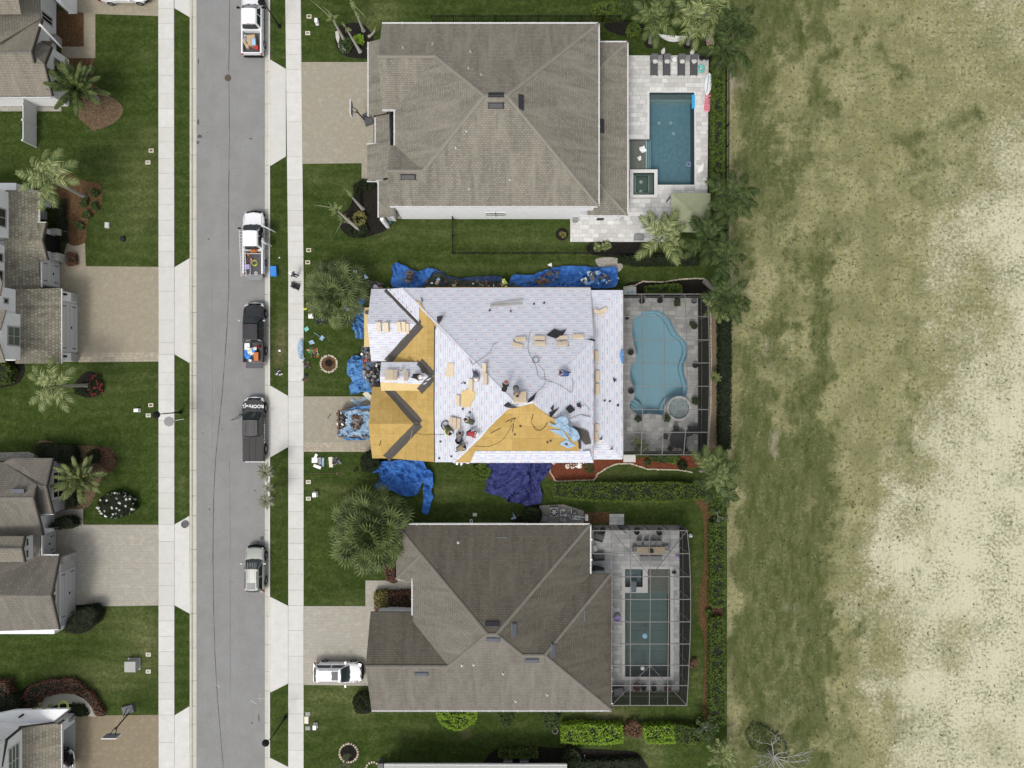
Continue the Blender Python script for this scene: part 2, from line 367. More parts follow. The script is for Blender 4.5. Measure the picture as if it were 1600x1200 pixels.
    m['undP'] = surf('underlayment_plain',(.55,.56,.61),.6,.1,2,.2)
    m['felt'] = surf('valley_membrane',(.072,.064,.055),.75,.12,2,.2)
    m['black'] = surf('black_sheet',(.022,.022,.026),.45,.2,3,.3)
    m['kraft'] = surf('shingle_wrapper',(.60,.50,.36),.7,.12,4);m['kraft2'] = surf('shingle_wrapper_printed',(.52,.43,.33),.7,.25,7)
    m['wood'] = surf('raw_lumber',(.42,.30,.17),.8,.15,3);m['greywood'] = surf('grey_metal_strip',(.30,.29,.27),.6,.15)
    def tarp(nm,a,b,r=.38):
        N = NT(nm,r,.5);p = N.pos();f = N.noise(p,2.2,6,.75,.6)
        c = N.mix(N.ramp(f,(.3,0.0),(.7,1.0)),a,b);N.bump(N.noise(p,4.5,6,.8,1.5),1.0,.2);return N.out(c)
    m['tarp'] = tarp('tarp_blue',(.02,.10,.42),(.08,.28,.70));m['tarpL'] = tarp('tarp_sky_blue',(.06,.24,.60),(.22,.45,.75))
    m['tarpP'] = tarp('tarp_pale_blue',(.30,.48,.68),(.50,.64,.76));m['navy'] = tarp('tarp_navy',(.014,.020,.12),(.085,.10,.31),.3)
    m['slate'] = tarp('tarp_slate',(.03,.07,.20),(.07,.12,.28));m['tgreen'] = tarp('tarp_olive',(.03,.045,.03),(.07,.09,.06))
    # plants
    m['frond'] = leafmat('palm_frond',(.025,.058,.008),(.36,.39,.16),.38,.5);m['frondD'] = leafmat('palm_frond_dark',(.012,.026,.006),(.085,.12,.030),.45,.4)
    m['frondM'] = leafmat('palm_frond_mid',(.022,.045,.010),(.19,.23,.075),.42,.45)
    m['frondP'] = leafmat('frond_pale',(.18,.19,.12),(.42,.43,.31),.45);m['fan'] = leafmat('fan_leaf',(.014,.030,.006),(.17,.215,.065),.38,.5,.55)
    m['fanG'] = leafmat('fan_leaf_grey_green',(.022,.040,.010),(.19,.23,.085),.45,.4,.5);m['hedge'] = leafmat('hedge_leaf',(.035,.065,.010),(.12,.17,.025))
    m['hedgeB'] = leafmat('hedge_leaf_bright',(.10,.19,.012),(.24,.37,.035));m['hedgeD'] = leafmat('hedge_leaf_dark',(.008,.014,.005),(.028,.042,.012))
    m['leaf'] = leafmat('shrub_leaf',(.022,.042,.012),(.075,.11,.030));m['leafR'] = leafmat('shrub_leaf_red',(.07,.03,.022),(.22,.12,.075))
    m['leafO'] = leafmat('shrub_leaf_olive',(.10,.10,.03),(.24,.22,.07));m['petal'] = surf('white_petal',(.8,.8,.76),.6,.03);m['petalR'] = surf('red_petal',(.28,.02,.025),.6,.1)
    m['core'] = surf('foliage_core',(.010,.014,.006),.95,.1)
    m['trunk'] = surf('palm_trunk',(.30,.28,.24),.9,.25,6,.5,12);m['bark'] = surf('bark',(.14,.12,.095),.9,.25,6,.5,15)
    m['twig'] = surf('bare_branch',(.34,.335,.30),.9,.15)
    m['edge'] = surf('edging_stone',(.50,.44,.34),.85,.2,2);m['terra'] = surf('terracotta',(.30,.14,.07),.8,.15)
    # metals plastics
    m['cage'] = surf('cage_aluminium',(.15,.145,.135),.5,.05,spec=.5);m['blackm'] = surf('black_metal',(.010,.010,.010),.75,.1,spec=.15)
    m['rubber'] = surf('rubber',(.012,.012,.012),.85,.1);m['chrome'] = surf('chrome',(.6,.6,.62),.2,.03,metal=1);m['rim'] = surf('wheel_rim',(.30,.30,.31),.35,.05,metal=.8)
    m['alu'] = surf('aluminium',(.55,.54,.52),.45,.05,metal=.3)
    for k,c in dict(pblack=(.02,.02,.02),pwhite=(.78,.78,.77),pblue=(.03,.20,.58),pred=(.45,.04,.03),porange=(.50,.14,.03),pyel=(.60,.60,.06),pgrey=(.22,.22,.22),pdgrey=(.075,.075,.08),
                     pteal=(.15,.48,.42),ppink=(.75,.25,.33),pcard=(.45,.33,.20),pgreen=(.06,.20,.08),plime=(.55,.70,.15),pbrown=(.10,.055,.03),ptan=(.42,.34,.22),pcyan=(.03,.32,.60),plilac=(.45,.35,.65),pcream=(.62,.58,.46),psage=(.27,.29,.18),psky=(.30,.52,.75)).items():
        m[k] = surf('plastic_'+k[1:],c,.5,.08,3,.05)
    m['cushion'] = surf('cushion_linen',(.55,.54,.52),.9,.05);m['fabricw'] = surf('white_fabric',(.72,.71,.68),.9,.06)
    def paint(nm,c,metal=0,r=.22,dirt=.15):
        N = NT(nm,r,.5,metal);N.b.inputs['Coat Weight'].default_value = .6;N.b.inputs['Coat Roughness'].default_value = .08
        return N.out(N.mix(N.ramp(N.noise(N.obj(),3,5,.7),(.4,0.0),(.8,dirt)),c,(.3,.29,.27)))
    m['carw'] = paint('paint_white',(.78,.78,.79),0,.3,.1);m['cark'] = paint('paint_black',(.010,.010,.012),0,.18,.04);m['carg'] = paint('paint_matte_grey',(.026,.025,.024),0,.5,.05)
    m['cars'] = paint('paint_silver',(.30,.31,.28),.2,.4,.1)
    N = NT('car_glass',.06,.6);m['glass'] = N.out((.025,.035,.038));N = NT('window_glass',.08,.6);m['wglass'] = N.out((.018,.022,.018))
    N = NT('window_glass_green',.1,.6);m['gglass'] = N.out((.10,.125,.09))
    N = NT('red_lamp_lens',.25,.5);m['redlens'] = N.out((.40,.02,.02));N = NT('clear_lamp_lens',.15,.6);m['lens'] = N.out((.5,.5,.48))
    # screens: woven mesh, partly open
    def screen(nm,a,c):
        N = NT(nm,.9,.1);tr = N.n('BsdfTransparent');df = N.n('BsdfDiffuse');N.set(df.inputs[0],c);mx = N.n('MixShader');mx.inputs[0].default_value = a
        N.t.links.new(tr.outputs[0],mx.inputs[1]);N.t.links.new(df.outputs[0],mx.inputs[2]);N.t.links.new(mx.outputs[0],N.o.inputs[0]);return N.m
    m['screen'] = screen('insect_screen',.27,(.03,.03,.03));m['screenS'] = screen('insect_screen_side',.78,(.035,.034,.033))
    # water
    def water(nm,tint,rip=.25,rs=2.5):
        N = NT(nm);tr = N.n('BsdfTransparent');N.set(tr.inputs[0],tint);gl = N.n('BsdfGlossy');gl.inputs['Roughness'].default_value = .04
        p = N.pos();bp = N.n('Bump',Height=N.noise(p,rs,3,.5),Strength=rip,Distance=.05)
        fr = N.n('Fresnel',IOR=1.33);N.t.links.new(bp.outputs[0],fr.inputs['Normal']);N.t.links.new(bp.outputs[0],gl.inputs['Normal'])
        mx = N.n('MixShader');N.t.links.new(fr.outputs[0],mx.inputs[0]);N.t.links.new(tr.outputs[0],mx.inputs[1]);N.t.links.new(gl.outputs[0],mx.inputs[2])
        N.t.links.new(mx.outputs[0],N.o.inputs[0]);return N.m
    m['waterT'] = water('water_deep_teal',(.56,.70,.72),.6,3.2);m['waterM'] = water('water_light_blue',(.80,.90,.92));m['waterB'] = water('water_grey_green',(.66,.74,.72));m['waterS'] = water('water_shallow',(.75,.8,.78))
    def plaster(nm,a,b):
        N = NT(nm,.8,.2);N.bump(N.noise(N.pos(),8,3),.2,.01)
        return N.out(N.mix(N.ramp(N.noise(N.pos(),3,5,.8),(.3,0.0),(.7,1.0)),a,b))
    m['plT'] = plaster('pool_plaster_slate',(.19,.27,.32),(.31,.385,.43));m['plM'] = plaster('pool_plaster_blue',(.38,.555,.63),(.45,.615,.68))
    m['plB'] = plaster('pool_plaster_grey',(.21,.26,.26),(.26,.31,.305));m['shelf'] = plaster('pool_shelf_grey',(.20,.19,.17),(.27,.255,.23))
    m['tileT'] = pavers('pool_tile',((.13,.16,.18),(.20,.24,.26),(.15,.18,.2)),.15,.15,.02)
    m['coping'] = surf('coping_stone',(.58,.575,.55),.7,.08,2);m['dirt'] = surf('dirt',(.18,.14,.09),.95,.3,3)
mk()
# ------------------------------------------------------------------ ground
def frange(a,b,s):
    n = max(1,int(round((b-a)/s)));return [a+(b-a)*i/n for i in range(n+1)]
def sstep(a,b,x):
    t = max(0,min(1,(x-a)/(b-a)));return t*t*(3-2*t)
def pxof(x,y):return x*16+800,600-y*16
def grid_sheet(name,xs,ys,m,attrs,skip=lambda x,y:False,z=0.0):
    nx,ny = len(xs),len(ys);vs = [(x,y,z) for y in ys for x in xs];fs = []
    for j in range(ny-1):
        for i in range(nx-1):
            if not skip((xs[i]+xs[i+1])/2,(ys[j]+ys[j+1])/2):fs.append((j*nx+i,j*nx+i+1,(j+1)*nx+i+1,(j+1)*nx+i))
    me = bpy.data.meshes.new(name);me.from_pydata(vs,[],fs);me.materials.append(m);me.update()
    for a,fn in attrs.items():
        at = me.attributes.new(a,'FLOAT','POINT')
        at.data.foreach_set('value',[fn(*pxof(v[0],v[1])) for v in vs])
    o = link(name,me);o['kind'] = 'structure';return o
FX = 21.0                    # where the lawns end and the open field begins (x, metres)
RX0,RX1 = W(299,0).x,W(421,0).x
def blobs(L):
    def f(px,py):
        v = 0
        for cx,cy,rx,ry,a in L:
            d = ((px-cx)/rx)**2+((py-cy)/ry)**2
            if d < 4:v += a*math.exp(-d)
        return min(1,v)
    return f
dry = blobs([(225,290,30,60,.45),(205,350,40,50,.35),(190,250,40,30,.2),(232,210,14,14,.5),(230,85,15,12,.4),(215,985,35,40,.65),(175,1060,45,26,.6),(120,1045,60,12,.3),(230,1020,20,40,.4),(195,600,60,30,.2),(160,965,25,25,.35),(600,20,28,22,.75),(575,36,16,10,.6),
             (490,275,25,15,.35),(545,290,25,15,.3),(610,365,30,15,.35),(690,360,50,15,.25),(800,370,70,14,.3),(860,385,40,10,.25),(520,765,40,10,.5),(695,765,40,9,.45),(480,600,25,14,.4),(440,510,10,40,.35),(500,1090,28,24,.6),(545,1085,22,20,.7),(560,1120,24,16,.5),(480,1130,20,20,.4),(640,1135,30,8,.3),
             (1018,1175,22,34,.8),(985,1150,20,12,.4),(945,1118,40,10,.5),(960,745,70,10,.35),(545,938,30,8,.45),(1090,1060,10,40,.5),(1085,900,10,60,.35),(640,420,220,4,.5),(435,650,10,30,.2),(430,775,14,40,.2),(285,760,8,40,.4),(900,415,60,4,.6)])
bare = blobs([(440,535,8,28,.7),(433,560,7,12,.6),(955,1115,28,12,.6),(1000,1140,10,12,.5),(838,1190,12,14,.5),(230,1005,14,26,.25),(728,1145,9,9,.8),(640,800,6,6,.6)])
POOLS = [(1014,145,1085,290),(984,216,1020,268),(982,264,1028,311),(984,484,1076,659),(976,886,1049,1059)]
def skipl(x,y):
    if RX0 < x < RX1:return True
    px,py = pxof(x,y)
    return any(a-5 < px < c+5 and b-5 < py < d+5 for a,b,c,d in POOLS)
xs = [-300,-180,-110,-75]+frange(-60,RX0,.45)+frange(RX1,FX,.45)
ys = [-260,-160,-90,-60]+frange(-42,42,.45)+[60,90,160,260]
grid_sheet('lawn',xs,ys,M['grass'],{'dry':dry,'bare':bare},skipl)
SB = [(-300,1660),(0,1640),(150,1700),(210,1660),(260,1590),(320,1540),(370,1525),(430,1560),(480,1590),(540,1545),(600,1515),(660,1490),(720,1470),(780,1425),(840,1400),(900,1385),(950,1385),(1000,1385),(1080,1375),(1150,1390),(1250,1400),(1600,1400)]
def sand(px,py):
    for (a,xa),(b,xb) in zip(SB,SB[1:]):
        if a <= py <= b:xb_ = xa+(xb-xa)*(py-a)/(b-a);break
    else:xb_ = 1500
    n = noise.fractal(Vector((px*.012,py*.012,3)),1,2,4)+.5*noise.noise(Vector((px*.05,py*.05,6)))
    v = sstep(-150,110,px-xb_-4+n*85)
    v *= 1-.7*blobs([(1500,985,38,28,1),(1490,1035,26,22,.9),(1545,1145,40,28,.6),(1450,1140,40,40,.45),(1450,860,16,24,.5),(1560,165,40,30,.5),(1580,520,20,40,.4),(1540,900,30,10,.2),(1400,1010,60,60,.5),(1570,1180,60,30,.5)])(px,py)
    return v*.97+.36*sstep(1280,1500,px)*(1-v)
def green(px,py):
    px += 34*noise.noise(Vector((px*.01,py*.02,4)))+22*noise.noise(Vector((px*.05,py*.05,9)))*(px > 1200)
    n = noise.fractal(Vector((px*.02,py*.006,8)),1,2,3);n2 = noise.fractal(Vector((px*.03,py*.03,1)),1,2,3)
    b = sstep(1130,1160,px)*(1-sstep(1225,1330,px))*(.62+.9*abs(noise.noise(Vector((px*.016,py*.009,2)))))*(.40+.5*sstep(560,760,py))
    b += .55*math.exp(-((px-1285)/12)**2)*sstep(880,960,py)*(1-sstep(1130,1150,py)) + .35*math.exp(-((px-1285)/18)**2)
    b += .45*math.exp(-((px-1180)/25)**2)*(1-sstep(280,380,py)) + .3*(1-sstep(60,150,py))*sstep(1130,1150,px)*(1-sstep(1300,1330,px)) + .5*math.exp(-((px-1150)/14)**2)*(1-sstep(60,120,py)) + .4*math.exp(-((px-1180)/9)**2)*sstep(400,480,py)*(1-sstep(640,700,py)) + .12
    b += blobs([(1215,800,45,60,.45),(1235,1060,50,60,.4),(1270,920,22,70,.4),(1165,60,40,50,.4),(1230,910,60,40,.4),(1220,715,50,35,.5),(1250,610,30,40,.35),(1200,860,40,40,.3),(1470,175,25,30,.5),(1510,180,18,12,.7),(1490,60,30,30,.35),(1465,415,16,16,.5),(1560,155,30,14,.5),(1170,1050,30,60,.4),(1340,1000,40,40,.35),(1325,190,5,5,1),(1325,1105,9,9,1),(1490,385,14,16,.5)])(px,py)
    if px > 1330:b *= .75
    return max(0,min(1,b*1.15 + n*.75 + n2*.35 - .05))
def dirt(px,py):
    n = noise.fractal(Vector((px*.03,py*.012,5)),1,2,3)
    v = (.42+.5*n)*math.exp(-((px-1205-6*math.sin(py*.03))/13)**2)*sstep(420,470,py)*(1-sstep(700,730,py)) + .5*math.exp(-((px-1140)/9)**2) + .5*math.exp(-((px-1205)/16)**2)*sstep(950,1000,py)*(1-sstep(1040,1060,py)) + blobs([(1180,420,40,30,.35),(1160,130,26,26,.6),(1230,900,16,10,.6),(1235,950,26,12,.6)])(px,py)
    v += .25*math.exp(-((px-1340)/50)**2)
    return max(0,min(1,v+n*.2))
grid_sheet('field',frange(FX,52,.42)+[60,80,120,200,320],[-260,-160,-90,-60]+frange(-40,40,.42)+[60,90,160,260],M['field'],{'sand':sand,'green':green,'dirt':dirt})

# grass tufts standing in the lawn and field so the ground is not a flat print
def tufts(name,label,regs,mats,smin,smax):
    mb = MB()
    for (x0,y0,x1,y1,n,mi,dens) in regs:
        for _ in range(n):
            px,py = U(x0,x1),U(y0,y1)
            if dens and U(0,1) > dens(px,py):continue
            p = W(px,py);s = U(smin,smax)
            for k in range(3):
                a = U(0,6.283);d = Vector((math.cos(a),math.sin(a),0));q = Vector((-d.y,d.x,0))*s*.22
                mb.add([p-q,p+q,p+d*s*.6+Vector((0,0,s*.6))],[(0,1,2)],mi)
    return mb.build(name,mats,None,uv=False,label=label,cat='grass',kind='stuff')
tufts('field_grass','dry and green grass tufts scattered over the sandy open field',[(1140,-20,1620,1220,1300,0,lambda x,y:.25+.75*green(x,y)),(1140,-20,1620,1220,1500,1,lambda x,y:.75-.55*sand(x,y)),(1360,100,1640,1220,600,1,lambda x,y:.3*sand(x,y)+.1)],
      [M['leaf'],M['leafO']],.10,.26)

# road, gutters, kerbs
sheet('road',[(306.5,-700),(413.5,-700),(413.5,1900),(306.5,1900)],-.10,M['asphalt'])
def crack(pts,w=.035,nm='crack_sealant_line'):
    mb = MB()
    for a,b in zip(pts,pts[1:]):
        n = 4
        for i in range(n):
            t0,t1 = i/n,(i+1)/n
            p = W(a[0]+(b[0]-a[0])*t0,a[1]+(b[1]-a[1])*t0);q = W(a[0]+(b[0]-a[0])*t1,a[1]+(b[1]-a[1])*t1)
            j = Vector((U(-.02,.02),0,0));d = (q-p).normalized();s = Vector((-d.y,d.x,0))*w*U(.3,.9);z = Vector((0,0,-.095))
            mb.poly([p-s+z,q-s+j+z,q+s+j+z,p+s+z])
    return mb.build(nm,M['crack'],None,kind='structure')
crack([(358,-10),(357,110),(358,200),(356.5,330),(357,450),(354,510),(350,570),(346,620),(340,680),(336,720),(333,780),(332,860),(333,940),(335,1020),(339,1090),(344,1150),(349,1210)],.05,'road_crack')
crack([(358,720),(359,800),(359,900),(359,1000),(359,1100)],.018,'road_seam')
crack([(330,430),(331,560),(331.5,700)],.01,'road_seam')
mh = MB().lathe([(.33,-.09),(.33,-.088),(.30,-.088),(.30,-.084),(0.01,-.084)],24);mh.lathe([(.24,-.083),(.24,-.081),(.01,-.081)],20)
for a in range(6):mh.box((math.cos(a)*.15,math.sin(a)*.15,-.079),(.05,.05,.006),a)
single('manhole_cover',mh,surf('rusty_iron',(.085,.065,.05),.8,.2,8),'round brown manhole cover in the road near the top','manhole cover',W(355.5,121))
# stains and skid marks on the road (flat, their own colour)
def blot(name,outline,m,z):sheet(name,outline,z,m)
for k,(x,y,rx,ry) in enumerate([(309,190,2,4),(311,213,5,3),(308,222,3,3),(309,95,1.2,5),(391,216,3,1.2),(338,229,.8,.8),(324,206,.8,1),(325,373,1.5,1.5),(409,841,3,4),(402,848,2,1),(398,767,2.4,.8),(327,796,1.5,1.5),(317,677,2.6,.6),(346,671,1.6,.8),(404,1122,1,6),(393,1130,1.2,3),(362,910,.9,.9)]):
    blot('road_stain',[(x+(a-x)*U(.6,1.3),y+(b-y)*U(.6,1.3)) for a,b in circ(x,y,rx,9,ry)],M['crack'],-.096+.0002*k)
for (x,y,dx,dy) in ((336,1070,7,5),(390,1095,10,6),(405,1085,1,14),(402,1092,12,1),(355,1150,4,-3)):
    blot('chalk_mark',[(x,y),(x+dx,y+dy),(x+dx+.5,y+dy-.6),(x+.5,y-.6)],M['gutter_conc'],-.095)
def gutter_run(side,ys):
    # gutter pan, kerb stones
    for a,b in zip(ys,ys[1:]):
        x0,x1 = ((299.8,306.5),(413.5,419.6))[side]
        mb = MB();mb.prism([W(x0,a+.25),W(x1,a+.25),W(x1,b-.25),W(x0,b-.25)],-.25,-.075);mb.build('gutter_slab',M['gutter_conc'],None,kind='structure')
        x0,x1 = ((296.6,299.8),(419.6,422.0))[side]
        zt = .035
        mid = (a+b)/2
        if any(u-4 < mid < v+4 for u,v in APR[side]):zt = .006
        mb = MB();mb.prism([W(x0,a+.12),W(x1,a+.12),W(x1,b-.12),W(x0,b-.12)],-.25,zt);mb.build('kerb_stone',M['concrete'] if side else M['gutter_conc'],None,kind='structure')
APR = [[(-40,26),(404,567),(806,959),(1104,1250)],[(94,258),(602,708),(933,1080),(1185,1260)]]
gutter_run(0,[-25,26,75,138,188,242,292,342,404,447,488,537,567,587,638,686,735,775,806,859,910,959,1013,1064,1104,1132,1182,1230])
gutter_run(1,[-30,30,94,112,162,212,258,271,327,365,388,420,460,508,555,602,637,688,708,735,782,829,876,933,963,1008,1050,1080,1130,1185,1215])
sheet('road_edge_fill',[(296.6,-700),(299.8,-700),(299.8,-25),(296.6,-25)],0,M['gutter_conc'])
# pavement slabs
def slabs(x0,x1,ys,nm='pavement_slab'):
    for i,(a,b) in enumerate(zip(ys,ys[1:])):
        mb = MB();g = .35
        mb.prism([W(x0(a),a+g/2),W(x1(a),a+g/2),W(x1(b),b-g/2),W(x0(b),b-g/2)],-.12,.035+U(-.004,.004));mb.build(nm,M['concrete'],None,kind='structure')
slabs(lambda y:247.6+.6*min(1,y/500),lambda y:271.7+.8*min(1,y/500),[-30,-10,13.5,37,61,91,118,146,170,199,222,248,271,295,320,344,368,393,417,455,500,535,554,582,601,625,657,678,698,722,746,770,794,819,846,880,915,946,970,994,1018,1040,1066,1092,1117,1160,1200,1230])
sheet('pavement_joint_bed',[(247.6,-30),(272.4,-30),(272.4,1230),(247.6,1230)],.008,M['joint'])
ex0 = lambda y:446+4.6*min(1,y/430);ex1 = lambda y:469.8+4.6*min(1,y/430)
slabs(ex0,ex1,[-30,0,37,62,85,109,145,190,244.5,281,305,329,353,377,401.5,440,475,499,523,572,596,620,660,698,724,748,772,799,826,849,874,897,922,946,985,1025,1068.5,1092,1115,1145,1172,1215])
sheet('pavement_joint_bed',[(446,-30),(470,-30),(474.4,430),(474.4,1215),(450.6,1215),(450.6,430)],.008,M['joint'])
# driveway aprons (concrete, sloping from pavement to gutter)
def apron(P,zi):
    zi = [.032,.012,.012,.032]
    mb = MB();vs = [W(x,y) for x,y in P]
    top = [Vector((v.x,v.y,z)) for v,z in zip(vs,zi)]
    a = (top[1]-top[0]).cross(top[2]-top[0]).z
    if a < 0:top = top[::-1]
    mb.poly(top);n = len(top)
    for i in range(n):a,b = top[i],top[(i+1) % n];mb.poly([a,Vector((a.x,a.y,-.2)),Vector((b.x,b.y,-.2)),b])
    mb.build('driveway_apron',M['concrete'],None,kind='structure')
def aprL(y0,y1,d=14):apron([(272.9,y0),(296.2,y0-d),(296.6,y1+d),(272.9,y1)],[.03,-.03,-.03,.03])
aprL(-30,13,14);aprL(417.5,553.5,14);aprL(819.5,945.5,13.5);aprL(1117.5,1240,14)
def aprR(y0,y1,x,d=12):apron([(x,y0),(422.2,y0-d),(422.2,y1+d),(x,y1)],[.03,-.03,-.03,.03])
aprR(108,244.5,446.8,15);aprR(618.5,698.5,450.2,16);aprR(946.5,1068,450.2,14);aprR(1198,1260,450.2,14)
# driveways and paths
def drive(P,m,z=.012,nm='driveway'):sheet(nm,P,z,M[m],thick=.1)
drive([(118,-40),(247.4,-40),(247.4,25),(149,22),(149,91),(96,91),(96,73),(131,73),(131,20),(118,20)],'paverB')
drive([(93,418),(105,380),(133,380),(134,416),(248,417),(248,565),(123,565),(93,470)],'paverB')
drive([(118,558),(146,558),(146,551),(248,551),(248,565),(123,566)],'paverE',.016,'driveway_border')
drive([(80,745),(130,757),(130,820),(248,820),(248,946),(116,948),(80,850)],'paverC')
drive([(118,1118),(248,1117),(248,1240),(80,1240),(100,1150)],'paverD')
drive([(470,97),(580,97),(600,140),(600,290),(565,281),(565,255),(472,256)],'paverA')
drive([(474.8,619.5),(590,619.5),(590,692),(474.8,692)],'paverA');drive([(474.8,692),(590,692),(590,706),(474.8,706)],'paverE',.012,'driveway_border')
drive([(474.6,947),(571,947),(571,907),(645,907),(645,926),(588,926),(588,954),(600,954),(600,1072),(474.6,1070)],'paverC')
# planting beds
def bed(P,m,z=.02,nm='mulch_bed',sm=True):return sheet(nm,spline(P,5) if sm else P,z,M[m])
bed([(88,16),(131,20),(131,73),(96,73),(88,60)],'mulch_orange',sm=False);bed([(105,91),(147,91),(147,122),(150,140),(105,140)],'mulch_orange',.022,sm=False)
bed([(118,172),(140,132),(168,148),(189,163),(191,178),(178,192),(150,204),(140,200)],'mulch_brown')
bed([(80,260),(128,282),(155,287),(160,310),(154,328),(138,345),(132,379),(105,379),(90,330)],'mulch_orange');bed([(105,395),(117,397),(118,414),(104,414)],'mulch_orange',.022)
bed([(133,582),(150,584),(160,603),(150,619),(130,620),(114,605)],'mulch_dark');bed([(0,560),(36,566),(36,590),(20,602),(-20,604)],'mulch_dark')
bed([(58,694),(100,695),(145,697),(175,702),(180,728),(160,745),(140,790),(112,795),(80,790)],'mulch_brown')
bed([(104,952),(125,945),(158,947),(157,965),(140,985),(110,988)],'mulch_dark');bed([(0,1065),(20,1085),(60,1064),(120,1066),(155,1095),(164,1118),(120,1118),(60,1140),(-20,1150)],'mulch_dark')
bed([(526,44),(560,36),(580,52),(590,88),(548,90),(527,76)],'mulch_dark');bed([(565,282),(590,283),(612,330),(606,358),(560,372),(536,362),(529,340),(545,325),(556,300)],'mulch_dark')
bed([(586,924),(645,924),(645,956),(586,956)],'mulch_orange',sm=False);bed([(600,875),(620,870),(622,908),(604,906)],'mulch_orange')
bed([(566,1085),(580,1085),(580,1112),(555,1112)],'mulch_dark')
bed([(862,722),(950,718),(1090,712),(1100,726),(1060,733),(1000,730),(985,726),(960,725),(940,735),(928,750),(868,752),(856,738)],'mulch_red',.024)
bed([(912,800),(952,800),(952,818),(912,818)],'mulch_orange',sm=False);bed([(843,790),(880,788),(912,798),(912,820),(843,820)],'gravel',sm=False)
bed([(1084,780),(1111,778),(1110,1115),(1098,1115),(1100,1060),(1100,1000),(1092,970),(1092,930),(1100,880),(1098,805)],'mulch_orange',.024)
bed([(932,404),(966,404),(972,420),(950,432),(936,418)],'gravel',.024);bed([(925,378),(1000,378),(1000,400),(925,398)],'mulch_dark')
bed([(990,440),(1040,440),(1100,436),(1122,455),(1122,470),(975,470),(975,448)],'mulch_dark',.02);bed([(1106,60),(1113,88),(1113,330),(1104,330),(1105,90)],'mulch_dark',.02,sm=False)
bed([(948,36),(1000,36),(1006,50),(980,57),(950,48)],'mulch_dark',.021);bed(circ(1016,66,10,12),'mulch_dark',.022);bed(circ(1075,68,9,12),'mulch_dark',.022)
bed([(1106,470),(1116,470),(1125,710),(1106,712)],'mulch_brown',.018,sm=False);sheet('dirt_strip',[(1113,480),(1125,480),(1122,700),(1108,700)],.02,M['dirt'])
bed([(775,1170),(900,1170),(960,1172),(1000,1180),(1000,1230),(775,1230)],'mulch_dark',.02);bed(circ(878,366,10,14),'mulch_dark',.021)
bed([(800,815),(843,788),(843,820),(800,820)],'mulch_dark',.019)
def edging(pts,name,label,s=.14,m='edge',closed=False,loc=None):
    mb = MB();P = [W(*p) for p in pts]
    if closed:P.append(P[0])
    for a,b in zip(P,P[1:]):
        n = max(1,int((b-a).length/(s*1.05)))
        for i in range(n):
            c = a+(b-a)*((i+.5)/n);mb.box((c.x+U(-.02,.02),c.y+U(-.02,.02),.05),(s*U(.8,1.1),s*U(.8,1.2),.13+U(-.02,.03)),math.atan2(b.y-a.y,b.x-a.x)+U(-.2,.2),tp=.85)
    o = mb.build(name,M[m],None);return tag(o,label,'edging')
edging([(868,752),(928,750),(934,740),(948,731),(962,725),(985,724),(1000,729),(1012,733),(1060,734),(1082,738)],'stone_edging','low stone edging winding along the red mulch bed')
edging([(856,722),(860,738),(868,752)],'stone_edging','short curved stone edging at the west end of the red mulch bed')
edging([(975,449),(992,446),(1004,440),(1035,441),(1060,437),(1085,435),(1100,436),(1112,448),(1118,470)],'stone_edging','stone edging north of the screened freeform pool')
edging([(1110,490),(1111,560),(1110,640),(1106,700)],'stone_edging','long stone edging between the screened pool and the hedge')
for (x,y,r,lb) in ((514,568.5,13,'ring of pale edging stones round a brown pit in the front lawn'),(545,1176,14.5,'ring of tan edging stones near the bottom of the lawn')):
    edging(circ(x,y,r,22),'edging_ring',lb,.2,'edge' if y < 1000 else 'kraft2',True)
    sheet('mulch_bed',circ(x,y,r-1.5,20),.022,M['mulch_orange'] if y < 1000 else M['mulch_dark'])
sheet('planting_pit',circ(514,567,6,16),.028,M['mulch_dark'])
edging(circ(583,1201,11,16)[8:],'edging_ring','part of a pale stone ring at the bottom edge beside a dark box',.2,'edge')
# curved front path bottom left
P = [(57,1100),(62,1092),(75,1086),(95,1083),(115,1084),(132,1092),(143,1104),(151,1119),(138,1119),(132,1110),(120,1101),(105,1099),(90,1101),(76,1106),(60,1112)]
sheet('curved_path',P,.03,M['gutter_conc'],thick=.06)
sheet('side_path',[(0,166.5),(96,166.5),(96,174),(0,174)],.012,M['gravel']);sheet('side_path',[(0,707),(45,706),(60,712),(58,718),(0,720)],.014,M['gravel'])
sheet('patio_pad',[(974,448),(994,448),(994,461),(974,461)],.04,M['concrete'],thick=.1);sheet('patio_pad',[(974,711),(993,711),(993,722),(974,722)],.04,M['concrete'],thick=.1)
sheet('patio_pad',[(952,803),(975,803),(975,821),(952,821)],.04,M['trav'],thick=.1)
sheet('porch_floor',[(610,332),(645,332),(645,342),(615,342)],.03,M['paverA'])

# ------------------------------------------------------------------ pools
def rect(a,b,c,d):return [(a,b),(c,b),(c,d),(a,d)]
